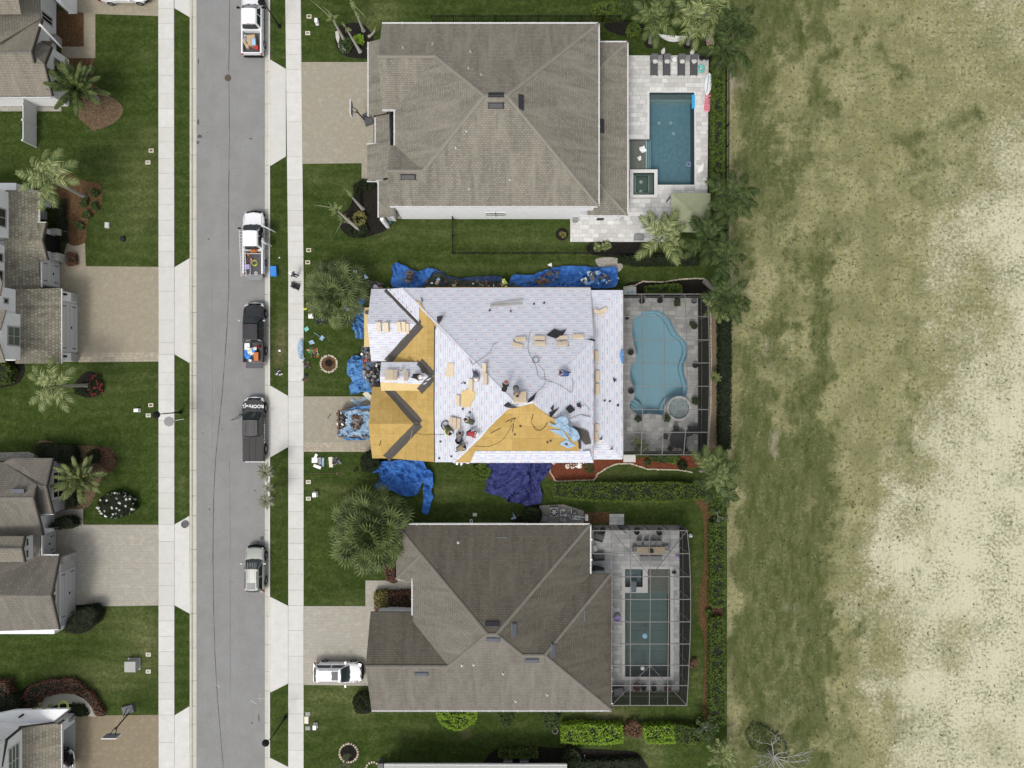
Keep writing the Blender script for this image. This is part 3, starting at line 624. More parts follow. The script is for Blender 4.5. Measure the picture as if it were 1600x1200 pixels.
# top pool
deckT = [(978,87),(1107,87),(1105,318),(1052,318),(1050,378),(891,378),(891,334),(978,334)]
holeT = [(1014.5,145),(1084.5,145),(1085,289),(1027,289),(1027,310),(983.5,310),(983.5,218),(1014.5,218)]
sheet('pool_deck',deckT,.05,M['trav'],[holeT],thick=.12)
pt = thing('swimming_pool','rectangular dark teal swimming pool with sun shelf, beside the top house','swimming pool')
def prt(o,p):o.parent = p;return o
def psheet(name,P,z,m,parent,holes=(),thick=0):o = sheet(name,P,z,m,holes,kind=None,thick=thick);o.parent = parent;return o
def walls(P,z0,z1,m,parent,name='pool_wall'):
    mb = MB();Q = [W(x,y) for x,y in P];n = len(Q)
    for i in range(n):a,b = Q[i],Q[(i+1) % n];mb.poly([Vector((a.x,a.y,z1)),Vector((b.x,b.y,z1)),Vector((b.x,b.y,z0)),Vector((a.x,a.y,z0))])
    o = mb.build(name,m);o.parent = parent;return o
mainT = [(1014.5,145),(1084.5,145),(1085,289),(1014.5,289)]
walls(holeT,-1.5,.049,M['tileT'],pt);psheet('pool_floor',mainT,-1.45,M['plT'],pt)
def pbox(name,P,z0,z1,m,parent):
    mb = MB();mb.prism([W(x,y) for x,y in P],z0,z1);o = mb.build(name,m);o.parent = parent;return o
pbox('pool_step',rect(1014.6,145.1,1084.4,153.5),-1.44,-.40,M['shelf'],pt);pbox('step_edge_tile',rect(1014.6,153.5,1084.4,154.3),-1.44,-.385,M['coping'],pt)
pbox('sun_shelf',rect(983.7,218.2,1010,264.5),-1.44,-.26,M['shelf'],pt)
for i,x in enumerate((1010,1013.5,1017)):
    pbox('pool_step',rect(x,218 if i == 0 else 215,x+3.3,265.4),-1.44,-.30-.25*i,M['plT'],pt);pbox('step_edge_tile',rect(x+.1,218 if i == 0 else 215,x+1.6,265.4),-1.43,-.285-.25*i,M['fabricw'],pt)
psheet('water_surface',[(1010,218),(1014.5,218),(1014.5,145),(1084.5,145),(1085,289),(1027,289),(1027,265.6),(1010,265.6)],-.09,M['waterT'],pt);psheet('water_surface',rect(983.6,218,1010,265.6),-.09,M['waterS'],pt)
cp = [(1011.5,142.6),(1087,142.6),(1088,291.2),(1029,291.2),(1027.2,289),(1085,289),(1084.5,145),(1014.5,145),(1014.5,215.8),(1011.5,215.8)]
psheet('coping',cp,.062,M['coping'],pt,thick=.02)
for x,y in ((1034.5,183.5),(1053.5,183.5),(1057.5,200.5)):mb = MB().lathe([(.16,-1.44),(.16,-1.40),(.10,-1.40),(.10,-1.43),(.01,-1.43)],14,W(x*1,y*1));o = mb.build('floor_drain',M['coping']);o.parent = pt
sp = thing('spa','square raised hot tub with pale coping at the corner of the dark teal pool','hot tub')
psheet('spa_coping',rect(983.8,265.7,1026.8,309.5),.20,M['coping'],sp,[rect(989,271,1021.5,305)],thick=.2)
walls(rect(989,271,1021.5,305),-.9,.195,M['tileT'],sp,'spa_wall');psheet('spa_floor',rect(989,271,1021.5,305),-.85,surf('spa_plaster',(.10,.16,.135),.8,.1),sp)
bn = psheet('spa_bench',rect(989.2,271.2,1021.3,304.8),-.38,surf('spa_bench',(.12,.17,.15),.8,.1),sp,[rect(994,273,1014.5,300)],thick=.4)
for r_ in (rect(993,273,994,300),rect(1014.5,273,1015.2,300),rect(993,299.6,1015.2,300.4)):psheet('bench_edge_tile',r_,-.36,M['coping'],sp)
for x,y in ((1004,280.5),(1003.5,295.5)):mb = MB().lathe([(.16,-.85),(.16,-.80),(.10,-.80),(.10,-.84),(.01,-.84)],14,W(x,y));o = mb.build('floor_drain',M['coping']);o.parent = sp
psheet('water_surface',rect(989.1,271.1,1021.4,304.9),.12,M['waterS'],sp)
# middle freeform pool
FP = [(989,504),(995,493.5),(1007,487),(1022,485),(1035.5,488),(1044.5,496.5),(1050.5,507),(1056.5,519),(1064,527),(1071.5,535),(1075,547.5),(1072,559.5),(1068,570),(1068.5,582),(1073,597),(1074.5,607),(1071.5,619),(1067,621.5),(1055,619),(1044,625),(1038,637),(1037.7,647.5),(1025,647.5),(1013,646),(1004,647.5),(992,644.5),(984.5,637),(984.5,629.5),(990.5,620.5),(989.7,607),(985,592),(984.5,577.5),(992,564),(994,552),(990.5,537),(987.5,522)]
FPs = spline(FP,3)
SPC = circ(1059.5,638,16,28)
sheet('pool_deck',[(973,463),(1091,463),(1091,706),(973,706)],.05,M['travM'],[FPs],thick=.12)
pm = thing('swimming_pool','curved light blue freeform swimming pool in the middle screened cage','swimming pool')
walls(FPs,-1.5,.049,M['plM'],pm);psheet('pool_floor',spline([(p[0],p[1]) for p in FP],3),-1.3,M['plM'],pm)
inner = spline([(1059+(x-1030)*0,y) for x,y in []] or FP,3)
lg = spline([(x+(4 if x < 1030 else -4),y+(3 if y < 520 else (-3 if y > 630 else 0))) for x,y in FP],3)
psheet('pool_ledge',FPs,-.75,M['plM'],pm,[lg],thick=.5)
for k in range(3):
    pp = [(984.6+k*0,629.5-k*.0)]
    r = 7+4.5*k
    pts = [(984+r*1.35*math.cos(t),642+r*1.2*math.sin(t)) for t in [(-90+150*i/10)*math.pi/180 for i in range(11)]]+[(984.8,643)]
    psheet('pool_step',[(max(985,x),min(646,y)) for x,y in pts],-.28-.22*k,M['plM'],pm,thick=.2)
psheet('water_surface',FPs,-.10,M['waterM'],pm)
psheet('coping',spline([(1030+(x-1030)*1.028,568+(y-568)*1.016) for x,y in FP],3),.06,M['travM'],pm,[FPs],thick=.01)
sm_ = thing('spa','round raised light blue hot tub joined to the freeform pool','hot tub')
psheet('spa_coping',circ(1060,638,19.5,30),.33,M['trav'],sm_,[SPC],thick=1.2);walls(SPC,-.7,.33,M['plM'],sm_,'spa_wall')
psheet('spa_floor',SPC,-.65,M['plM'],sm_);psheet('spa_bench',circ(1059.5,638,15.9,28),-.2,M['plM'],sm_,[spline([(1049,632),(1054,636),(1059,632),(1067,634),(1068,642),(1061,648),(1052,644)],4)],thick=.4);psheet('water_surface',SPC,.22,M['waterM'],sm_)
# bottom pool
sheet('pool_deck',[(927,821),(1062,821),(1062,1081),(950,1081),(950,900),(920,900),(920,821)],.05,M['travB'],[rect(976.5,889,1047,1057)],thick=.12)
pb = thing('swimming_pool','long rectangular grey green swimming pool in the lower screened cage','swimming pool')
psheet('coping',rect(972,885,1052,1062),.065,M['coping'],pb,[rect(976.5,889,1047,1057)],thick=.03)
walls(rect(976.5,889,1047,1057),-1.6,.06,M['tileT'],pb)
psheet('pool_floor',rect(976.5,925,1047,1057),-1.3,M['plB'],pb);pbox('sun_shelf',rect(1012,889.1,1046.9,925),-1.3,-.24,M['shelf'],pb)
pbox('coping_block',[(1004,885),(1012,885),(1012,926),(972,926),(972,917),(1004,917)],-1.3,.07,M['coping'],pb)
for k in range(2):pbox('pool_step',rect(976.6,926+3*k,1046.9,929+3*k),-1.3,-.45-.3*k,M['plB'],pb)
for y in (961,992,1025):pbox('floor_band',rect(976.6,y,1046.9,y+.8),-1.3,-1.29,M['tileT'],pb)
psheet('water_surface',rect(976.5,926,1047,1057),-.09,M['waterB'],pb);psheet('water_surface',rect(1012,889,1047,926),-.09,M['waterS'],pb)
sb = thing('spa','square grey hot tub set in white coping at the head of the long pool','hot tub')
walls(rect(976.5,889,1004,917),-.8,.06,M['tileT'],sb,'spa_wall');psheet('spa_floor',rect(976.5,889,1004,917),-.75,M['plT'],sb);psheet('water_surface',rect(976.5,889,1004,917),-.02,M['waterB'],sb)
pbox('spillway',rect(986,908,994,925),.05,.085,M['tileT'],sb);pbox('spa_bench',rect(976.6,889.1,1003.9,894),-.75,-.3,M['plB'],sb)
ball = MB().ell((0,0,0),(.22,.22,.18),12,8);single('chlorine_float',ball,M['pwhite'],'white round float in the lower end of the long pool','pool float',W(1004,1044)+Vector((0,0,-.02)))
lt = MB().ell((0,0,0),(.26,.26,.08),12,6);single('pool_cleaner',lt,M['psky'],'pale blue round cleaner in the middle of the long pool','pool cleaner',W(1008,994)+Vector((0,0,-.06)))
# ------------------------------------------------------------------ roof planes
def PL(ax,c,z0,p=.5):
    # plane as n.x = d
    return {'N':(0,p,1,z0+p*c),'S':(0,-p,1,z0-p*c),'E':(p,0,1,z0+p*c),'W':(-p,0,1,z0-p*c),'X':(1,0,0,c),'Y':(0,1,0,c),'Z':(0,0,1,c)}[ax]
def X3(a,b,c):
    m = Matrix((a[:3],b[:3],c[:3]));return m.inverted() @ Vector((a[3],b[3],c[3]))
def on(px,py,P):
    o = Vector((0,0,CH));d = Vector(((px-800)/16,(600-py)/16,-CH));n = Vector(P[:3]);return o+d*((P[3]-n.dot(o))/n.dot(d))
def nrm(P):return Vector(P[:3]).normalized()
def roof_part(par,faces,m,name='roof',th=.14):
    mb = MB()
    for f in faces:
        f = [Vector(p) for p in f];n = Vector((0,0,0))
        for i in range(len(f)):n += f[i].cross(f[(i+1) % len(f)])
        if n.z < 0:f = f[::-1]
        for t in tessellate_polygon([f]):
            a,b,c = (f[i] for i in t)
            if (b-a).cross(c-a).z < 0:a,b,c = a,c,b
            mb.poly([a,b,c]);mb.poly([a-Vector((0,0,th)),c-Vector((0,0,th)),b-Vector((0,0,th))])
        for i in range(len(f)):
            a,b = f[i],f[(i+1) % len(f)];mb.poly([a-Vector((0,0,th)),b-Vector((0,0,th)),b,a])
    o = mb.build(name,m,par);return o
def caps(roof,lines,m,w=.28,step=.32):
    for a,b in lines:
        a,b = Vector(a),Vector(b);mb = MB();n = max(1,int((b-a).length/step));d = (b-a)/n;s = Vector((-d.y,d.x,0)).normalized()*w/2
        for i in range(n):
            p = a+d*i;q = a+d*(i+1.08);zz = Vector((0,0,.05));jl = Vector((0,0,U(.0,.02)))
            e = Vector((0,0,-.035))
            mb.add([p-s+e+zz,p+zz+jl,p+s+e+zz,q-s+e+zz+jl,q+zz+jl+Vector((0,0,.02)),q+s+e+zz+jl,p-s+e,p+s+e,q-s+e,q+s+e],[(0,1,4,3),(1,2,5,4),(3,4,5,9,8),(6,0,3,8),(2,7,9,5)])
        mb.build('ridge_cap',m,roof)
def trim(par,segs,m,w=.12,h=.16,name='gutter',dz=-.09,out=.05):
    w *= .72
    for a,b in segs:
        a,b = Vector(a),Vector(b);d = (b-a).normalized();s = Vector((d.y,-d.x,0))*out
        mb = MB();mb.bar(a+s+Vector((0,0,dz)),b+s+Vector((0,0,dz)),w,h)
        if name == 'gutter':
            # open trough: darker inside strip and hangers
            mb.bar(a+s*2.1+Vector((0,0,dz+.09)),b+s*2.1+Vector((0,0,dz+.09)),.03,.04)
            L = (b-a).length
            for k in range(int(L/1.3)):p = a+d*(k*1.3+.6)+s+Vector((0,0,dz+.1));mb.box(p,(.05,.2,.03),math.atan2(d.y,d.x))
        mb.build(name,m,par)
def offset(P,d):
    """inset a polygon (xy) by d keeping z"""
    n = len(P);a = sum(P[i][0]*P[(i+1) % n][1]-P[(i+1) % n][0]*P[i][1] for i in range(n));sg = 1 if a > 0 else -1;out = []
    for i in range(n):
        p0,p1,p2 = (Vector((P[j % n][0],P[j % n][1])) for j in (i-1,i,i+1))
        e1 = (p1-p0).normalized();e2 = (p2-p1).normalized();n1 = Vector((-e1.y,e1.x))*sg;n2 = Vector((-e2.y,e2.x))*sg
        k = (n1+n2);L = k.length_squared
        k = n1*d if L < .1 else k*(2*d/L)
        out.append(Vector((p1.x+k.x,p1.y+k.y,P[i][2])))
    return out
def skirt(par,P,m,inset=.3,dz=-.1,z0=0,name='wall'):
    Q = offset([tuple(p) for p in P],inset);mb = MB();n = len(Q)
    for i in range(n):
        a,b = Q[i],Q[(i+1) % n];mb.poly([Vector((a.x,a.y,z0)),Vector((b.x,b.y,z0)),b+Vector((0,0,dz)),a+Vector((0,0,dz))])
    mb.build(name,m,par);return Q
def vent(roof,px,py,P,L=1.3,w=.42,along='x',m='vent',h=.16):
    c = on(px,py,P);n = nrm(P);u = Vector((1,0,0)) if along == 'x' else Vector((0,1,0));u = (u-n*u.dot(n)).normalized();v = n.cross(u)
    mb = MB();vs = []
    for z,k in ((0,1),(h*.6,1),(h,.86)):
        for a,b in ((-.5,-.5),(.5,-.5),(.5,.5),(-.5,.5)):vs.append(c+u*(a*L*k)+v*(b*w*k)+n*z)
    mb.add(vs,[(0,1,5,4),(1,2,6,5),(2,3,7,6),(3,0,4,7),(4,5,9,8),(5,6,10,9),(6,7,11,10),(7,4,8,11),(8,9,10,11)])
    mb.bar(c-u*L*.54-v*w*.52+n*.02,c+u*L*.54-v*w*.52+n*.02,.05,.03);mb.bar(c-u*L*.54+v*w*.52+n*.02,c+u*L*.54+v*w*.52+n*.02,.05,.03)
    mb.build('roof_vent',M[m],roof)
def pipe(roof,px,py,P,h=.28,r=.035,m='alu'):
    c = on(px,py,P);mb = MB();mb.cyl(c,c+Vector((0,0,h)),r,n=8);mb.lathe([(r*3,0),(r*2.6,.02),(r*1.1,.10)],10,c);mb.build('vent_pipe',M[m],roof)

# ------------------------------------------------------------------ top house
HT = thing('house','large house with brown grey hip roof and white side wall, topmost by the road','house',(0,24,0))
N,S_,E,Wp,N2,S2 = PL('N',32.18,5.7),PL('S',15.89,5.7),PL('E',7.716,5.7),PL('W',-10.46,5.7),PL('S',24.5,5.7),PL('N',21.32,5.7)
R1,R2,Q1,Q2 = X3(N,S_,Wp),X3(N,S_,E),X3(N,N2,Wp),X3(S_,S2,Wp)
nw,ne,se,sw = (-11.6,32.18,5.7),(7.716,32.18,5.7),(7.716,15.89,5.7),(-10.9,15.89,5.7)
nr,sr = (-11.6,28.34,7.62),(-10.9,18.6,7.06);V1,V2 = (-10.46,24.5,5.7),(-10.46,21.32,5.7)
faces = [[nw,ne,R2,R1,Q1,nr],[ne,se,R2],[se,sw,sr,Q2,R1,R2],[R1,Q2,V2,V1,Q1],[Q1,V1,(-11.6,24.5,5.7),nr],[Q2,sr,(-10.9,21.32,5.7),V2]]
rt = roof_part(HT,faces,M['shT'])
caps(rt,[(nr,Q1),(Q1,R1),(R1,R2),(R2,ne),(R2,se),(R1,Q2),(Q2,sr)],M['capT'])
# low roofs: rear lanai and front pents
lE,lN,lS = PL('E',10.71,3.2,.25),PL('N',31.77,3.2,.25),PL('S',15.7,3.2,.25);X75 = PL('X',7.5,0)
a,b = X3(lE,lN,X75),X3(lE,lS,X75);c1,c2 = X3(lE,lN,PL('Z',3.2,0)),X3(lE,lS,PL('Z',3.2,0))
rl = roof_part(HT,[[a,c1,c2,b],[a,(7.5,31.77,3.2),c1],[b,c2,(7.0,15.7,3.2),(7.0,16.5,3.4)]],M['shT'],'low_roof')
caps(rl,[(a,c1),(b,c2)],M['capT'],.24)
def pent(par,x0,x1,y0,y1,z0,z1,m,hip=0):
    return roof_part(par,[[(x0,y0,z0),(x1,y0+hip,z1),(x1,y1-hip,z1),(x0,y1,z0)]]+([[(x0,y0,z0),(x1,y0,z0),(x1,y0+hip,z1)],[(x0,y1,z0),(x1,y1-hip,z1),(x1,y1,z0)]] if hip else []),m,'low_roof')
pent(HT,-13.33,-11.5,24.9,31.8,3.2,4.0,M['shT']);pent(HT,-12.67,-10.4,22.25,24.88,3.2,4.2,M['shT']);pent(HT,-13.45,-10.8,18.9,22.2,3.2,4.5,M['shT']);pent(HT,-12.38,-10.8,15.45,18.88,3.2,4.0,M['shT'])
trim(HT,[(ne,nw)],M['trim'],.14,.14);trim(HT,[(se,ne)],M['trim'],.14,.14);trim(HT,[(sw,se)],M['trim'],.16,.16);trim(HT,[(V1,V2)],M['trim'])
trim(HT,[((-13.33,31.8,3.2),(-13.33,24.9,3.2))],M['trim']);trim(HT,[((-12.67,24.8,3.2),(-12.67,22.3,3.2))],M['trim']);trim(HT,[((-12.38,18.8,3.2),(-12.38,15.5,3.2))],M['trim'])
trim(HT,[((-13.5,18.85,3.2),(-12.3,18.85,3.2))],M['trim'],.1,.2,'fascia',out=0);trim(HT,[((-13.5,22.3,3.25),(-12.3,22.3,3.4))],M['trim'],.1,.2,'fascia',out=0);trim(HT,[((-11.6,24.46,5.7),(-10.4,24.46,5.7))],M['trim'],.12,.26,'fascia',out=0)
trim(HT,[(c2,c1)],M['trim']);trim(HT,[((6.3,15.7,3.2),c2)],M['trim']);trim(HT,[(c1,(7.6,31.77,3.2))],M['trim'])
Q = skirt(HT,[nw,sw,se,ne],M['white'],.22,-.12);skirt(HT,[(7.2,31.77,3.2),(7.2,15.7,3.2),c2,c1],M['white'],.3,-.12);skirt(HT,[(-13.2,31.8,3.2),(-13.2,18.9,3.2),(-12.3,18.9,3.2),(-12.3,15.6,3.2),(-11,15.6,3.2),(-11,31.8,3.2)],M['white'],.3,-.12)
def onY(Y,px,py):
    z = CH*(1-Y*16/(600-py));return Vector(((px-800)*(1-z/CH)/16,Y,z))
def onX(X,px,py):
    z = CH*(1-X*16/(px-800));return Vector((X,(600-py)*(1-z/CH)/16,z))
def window(par,c,w,h,axis='Y',nx=2,ny=1,fm='trim',gm='wglass',side=1,fr=.07,parent_name='window'):
    """window on a wall: axis 'X' = wall faces +x, 'Y' = wall faces -y"""
    c = Vector(c);t = (Vector((0,side,0)) if axis == 'X' else Vector((side,0,0)));u = Vector((0,0,1));nn = Vector((1,0,0)) if axis == 'X' else Vector((0,-1,0))
    mb = MB()
    def r(a0,a1,b0,b1,d0,d1):
        P = [c+t*a0+u*b0,c+t*a1+u*b0,c+t*a1+u*b1,c+t*a0+u*b1];vs = [p+nn*d0 for p in P]+[p+nn*d1 for p in P]
        mb.add(vs,[(4,5,6,7),(0,1,5,4),(1,2,6,5),(2,3,7,6),(3,0,4,7),(3,2,1,0)])
    r(-w/2-fr,w/2+fr,-h/2-fr,-h/2,0,.07);r(-w/2-fr,w/2+fr,h/2,h/2+fr,0,.07);r(-w/2-fr,-w/2,-h/2,h/2,0,.07);r(w/2,w/2+fr,-h/2,h/2,0,.07)
    for i in range(1,nx):x = -w/2+w*i/nx;r(x-.03,x+.03,-h/2,h/2,0,.06)
    for j in range(1,ny):z = -h/2+h*j/ny;r(-w/2,w/2,z-.03,z+.03,0,.058)
    wo_ = mb.build(parent_name,M[fm],par)
    for i in range(nx):
        for j in range(ny):
            mb = MB();x0,x1,z0,z1 = -w/2+w*i/nx+.03,-w/2+w*(i+1)/nx-.03,-h/2+h*j/ny+.03,-h/2+h*(j+1)/ny-.03
            r(x0,x1,z0,z1,-.02,.02);mb.build('pane',M[gm],wo_)
    return wo_
YW = Q[1].y
window(HT,onY(YW,767,334.5),.85,1.2,'Y',1,2,'trim','gglass');window(HT,onY(YW,782,334.5),.85,1.2,'Y',1,2,'trim','gglass')
pc = MB().box((-12.1,15.35,1.6),(.3,.3,3.2));pc.build('porch_post',M['white'],HT)
for x,y,P,al in ((775,149,N,'x'),(775,165,S_,'x'),(814,160,E,'y'),(638,276.5,S_,'x'),(940,197,lE,'y')):vent(rl if P is lE else rt,x,y,P,1.3 if al == 'x' else 1.25,.42,al)
for x,y,P in ((630,75,N),(676,69,N),(732,107,N),(752,117,N),(735,81,N),(729,205,S_),(712,231,S_),(797,281,S_),(733,295,S_)):pipe(rt,x,y,P)
bx = MB().box((0,0,.35),(.45,.4,.7));bx.box((0,0,.72),(.5,.45,.04));single('utility_box',bx,M['pgrey'],'small grey utility box against the white side wall of the top house','utility box',W(898,345),smooth=False)

# ------------------------------------------------------------------ bottom house
HB = thing('house','house with dark taupe hip roof and long screened pool, lowest by the road','house',(0,-22,0))
bN,bS,E1,E2,bW,bN2,bN3 = PL('N',-13.13,3),PL('S',-30.44,3),PL('E',7.28,3),PL('E',9.25,3),PL('W',-10.8,3),PL('N',-17.7,3),PL('N',-20.16,3)
r1,r2,r3,r4,q1 = X3(bN,bS,bW),X3(bN,bS,E1),X3(bS,bN2,E1),X3(bS,bN2,E2),X3(bS,bN3,bW)
ne,e1,e2,se = (7.28,-13.13,3),(7.28,-17.7,3),(9.25,-17.7,3),(9.25,-30.44,3)
we,wf = (-9.14,-21.82,3.83),(-9.14,-18.2,3.83);sw,swr,swn = (-13.1,-30.44,3),(-13.1,-25.3,5.57),(-13.1,-21.1,3.47)
faces = [[(-10.8,-13.13,3),ne,r2,r1],[ne,e1,r3,r2],[e1,e2,r4,r3],[e2,se,r4],[se,sw,swr,q1,r1,r2,r3,r4],[r1,q1,we,wf,(-10.8,-18.2,3),(-10.8,-13.13,3)],[q1,swr,swn,(-9.14,-21.1,3.47),we]]
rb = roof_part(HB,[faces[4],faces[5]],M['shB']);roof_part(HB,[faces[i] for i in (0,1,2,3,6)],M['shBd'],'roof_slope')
caps(rb,[((-10.8,-13.13,3),r1),(r1,r2),(r2,ne),(r2,r3),(r3,r4),(r4,e2),(r4,se),(r1,q1),(q1,swr),(on(657,868,bW),(-10.8,-18.2,3))],M['capB'],.26)
pent(HB,-13.42,-12.9,-27.6,-23.9,2.85,3.4,M['shB'])
trim(HB,[(ne,(-10.8,-13.13,3))],M['trim'],.2,.14);trim(HB,[(e1,ne)],M['trim'],.18,.14);trim(HB,[(se,e2)],M['rakedark'],.1,.14,'fascia');trim(HB,[(sw,se)],M['trim'],.12,.12)
trim(HB,[((-9.14,-17.9,3.83),(-9.14,-21.3,3.83))],M['trim'],.14,.14);trim(HB,[((-10.8,-18.2,3),(-9.2,-18.2,3.3))],M['trim'],.1,.18,'fascia')
mbp = MB()
for k in range(11):y = -18.6-k*1.12;mbp = MB().box((9.33,y,2.98),(.10,.10,.1));mbp.build('gutter_hanger',M['pwhite'],HB)
for y in (-14.5,-16.4):mbp = MB().box((7.42,y,2.98),(.12,.14,.1));mbp.build('gutter_hanger',M['pwhite'],HB)
skirt(HB,[(-10.8,-13.13,3),(-10.8,-18.2,3),(-9.14,-18.2,3),(-9.14,-21.2,3),(-13.1,-21.1,3),sw,se,e2,e1,ne],M['white'],.4,-.1)
for x,y,P,al,m_ in ((769,975,bN,'x','vent'),(771,998,bS,'x','ventB'),(803,984,E1,'y','ventB'),(831,1031,bS,'x','ventB'),(864,1016,E2,'y','ventB'),(658.5,1052,bS,'x','ventB')):vent(rb,x,y,P,1.22,.42,al,m_)
for x,y,P in ((740,1038,bS),(786,1052,bS),(855,1085,bS),(806,1095,bS),(716,848,bN),(722,1039,bS)):pipe(rb,x,y,P,.3,.05)
for x,y,P,al in ((784,840,bN,'x'),(913,962,E2,'y')):vent(rb,x,y,P,.95,.06,al,'ventB',.03)

# ------------------------------------------------------------------ middle house being re-roofed
HM = thing('house','house being reroofed, white underlayment and yellow sheathing boards, between its neighbours','house',(0,1,0))
mN,mE,mS,mW = PL('N',8.925,3.2),PL('E',7.26,5.66),PL('S',-6.98,5.66),PL('W',-5.32,5.66)
yS = -6.98;A1,A2 = X3(mN,mS,mW),X3(mN,mS,mE);cNE = X3(mN,mE,PL('X',7.26,0));cNW = X3(mN,mW,PL('Z',3.2,0));cSW = Vector((-5.32,yS,5.66));cSE = Vector((7.26,yS,5.66))
wz = 2.45;wx = -5.32-(5.66-wz)*2;wS = Vector((wx,yS,wz));wN = Vector((wx,8.925,wz))
mf = {'N':[cNW,(7.26,8.925,3.2),cNE,A2,A1],'E':[cNE,cSE,A2],'S':[cSW,cSE,A2,A1],'W':[wN,cNW,A1,cSW,wS]}
rm = roof_part(HM,[[tuple(p) for p in f] for f in mf.values()],M['wood'],'roof',.16)
caps(rm,[(cNW,A1),(A1,A2),(cSW+Vector((.6,.6,.3)),A1)],M['undP'],.2)
# front wings: garage (south), north wing, entry gable
def gable(yr,zr,half,xw,xe,ze=None):
    ze = zr-half*.5 if ze is None else ze
    return PL('N',yr+half,zr-half*.5),PL('S',yr-half,zr-half*.5)
gN,gS = gable(-3.63,4.10,3.35,0,0);nN,nS = gable(5.55,4.12,3.4,0,0);dN,dS = gable(.70,4.72,1.3,0,0)
def wing(gn,gs,yr,zr,half,xw,zxw=None):
    rid = X3(gn,gs,mW);ze = zr-half*.5
    n1 = X3(gn,mW,PL('Y',yr+half,0));s1 = X3(gs,mW,PL('Y',yr-half,0))
    rw = Vector((xw,yr,zr));a = Vector((xw,yr+half,ze));b = Vector((xw,yr-half,ze))
    rr = Vector(rid)
    return [[a,n1,rr,rw],[b,rw,rr,s1]]
wg = wing(gN,gS,-3.63,4.10,3.35,-13.15);wn = wing(nN,nS,5.55,4.12,3.4,-13.25);wd = wing(dN,dS,.70,4.72,1.3,-12.0)
for w_ in (wg,wn,wd):roof_part(HM,[[tuple(p) for p in f] for f in w_],M['wood'],'wing_roof',.12)
# lower rear roof
zE = PL('E',10.25,3.2,.25);zN = PL('N',8.72,3.2,.25);zS = PL('S',-6.95,3.2,.25);XX = PL('X',7.1,0)
la,lb = X3(zE,zN,XX),X3(zE,zS,XX);lc1,lc2 = X3(zE,zN,PL('Z',3.2,0)),X3(zE,zS,PL('Z',3.2,0))
rlm = roof_part(HM,[[la,lc1,lc2,lb],[la,(7.1,8.72,3.2),lc1],[lb,lc2,(7.1,-6.95,3.2)]],M['wood'],'low_roof')
skirt(HM,[(-11.5,8.925,2.3),(-11.5,-6.98,2.3),(7.26,-6.98,5.66),(7.26,4.0,5.66),(7.26,8.925,3.2)],M['white'],.35,-.2);skirt(HM,[(-13,8.9,2.2),(-13,2.3,2.2),(-11,2.3,2.2),(-11,8.9,2.2)],M['white'],.35,-.1)
skirt(HM,[(-13,-.3,2.2),(-13,-6.9,2.2),(-11,-6.9,2.2),(-11,-.3,2.2)],M['white'],.35,-.1);skirt(HM,[(7,8.7,3.2),(7,-6.9,3.2),(10.2,-6.9,3.2),(10.2,8.7,3.2)],M['white'],.3,-.12);skirt(HM,[(-12,2.0,3.9),(-12,-.6,3.9),(-9,-.6,3.9),(-9,2.0,3.9)],M['white'],.2,-.1)
def clip(P,n,d,keep=1):
    out = []
    for i in range(len(P)):
        a,b = P[i],P[(i+1) % len(P)];fa,fb = (n[0]*a[0]+n[1]*a[1]-d)*keep,(n[0]*b[0]+n[1]*b[1]-d)*keep
        if fa >= 0:out.append(a)
        if (fa >= 0) != (fb >= 0):t = fa/(fa-fb);out.append((a[0]+(b[0]-a[0])*t,a[1]+(b[1]-a[1])*t))
    return out
def frame_of(P):
    n = nrm(P);h = Vector((-n.y,n.x,0)).normalized() if abs(n.z) < .9999 else Vector((1,0,0));s = n.cross(h);o = n*(P[3]/Vector(P[:3]).length);return n,h,s,o
def area2(P):return abs(sum(P[i][0]*P[(i+1) % len(P)][1]-P[(i+1) % len(P)][0]*P[i][1] for i in range(len(P))))/2
def rowpieces(roof,poly3,P,m,name,rowh=.47,lift=.012,col=None,gap=0.0,thick=.006):
    """pieces laid in rows up the slope; poly3 are world points on plane P"""
    n,h,s,o = frame_of(P);Q = [((Vector(p)-o).dot(h),(Vector(p)-o).dot(s)) for p in poly3]
    v0,v1 = min(q[1] for q in Q),max(q[1] for q in Q);u0,u1 = min(q[0] for q in Q),max(q[0] for q in Q)
    k = math.floor(v0/rowh);r = 0
    while k*rowh < v1:
        C = clip(clip(Q,(0,1),k*rowh+gap),(0,1),(k+1)*rowh-gap,-1)
        cols = [(u0-1,u1+1)]
        if col:off = (col/2 if k % 2 else 0);j0 = math.floor((u0-off)/col);cols = [(off+j*col+gap,off+(j+1)*col-gap) for j in range(j0,int((u1-off)/col)+1)]
        for a,b in cols:
            D = clip(clip(C,(1,0),a),(1,0),b,-1)
            D = [d for i,d in enumerate(D) if abs(d[0]-D[i-1][0])+abs(d[1]-D[i-1][1]) > 1e-4]
            if len(D) < 3 or area2(D) < .02:continue
            jit = U(0,.003)
            def up(q,e):t = (q[1]-k*rowh)/rowh;return o+h*q[0]+s*q[1]+n*(lift+jit+thick*(1-t if not col else 1)-e)
            mb = MB();tp = [up(q,0) for q in D];mb.poly(tp);mm = len(tp)
            for i in range(mm):a_,b_ = tp[i],tp[(i+1) % mm];mb.poly([a_,a_-n*(thick+lift),b_-n*(thick+lift),b_])
            if (tp[1]-tp[0]).cross(tp[2]-tp[0]).dot(n) < 0:mb.f = [f[::-1] for f in mb.f]
            ob = mb.build(name,m,roof);r += 1
        k += 1
    return r
def pxs(L,P):return [on(x,y,P) for x,y in L]
c = rowpieces(rm,mf['N'],mN,M['und'],'underlayment_strip')
osbW_low = pxs([(607,700),(599,640),(640,560),(655,480),(658,475),(676,492),(682,500),(683,509),(679,520),(678,620),(680,722),(606,722)],mW)
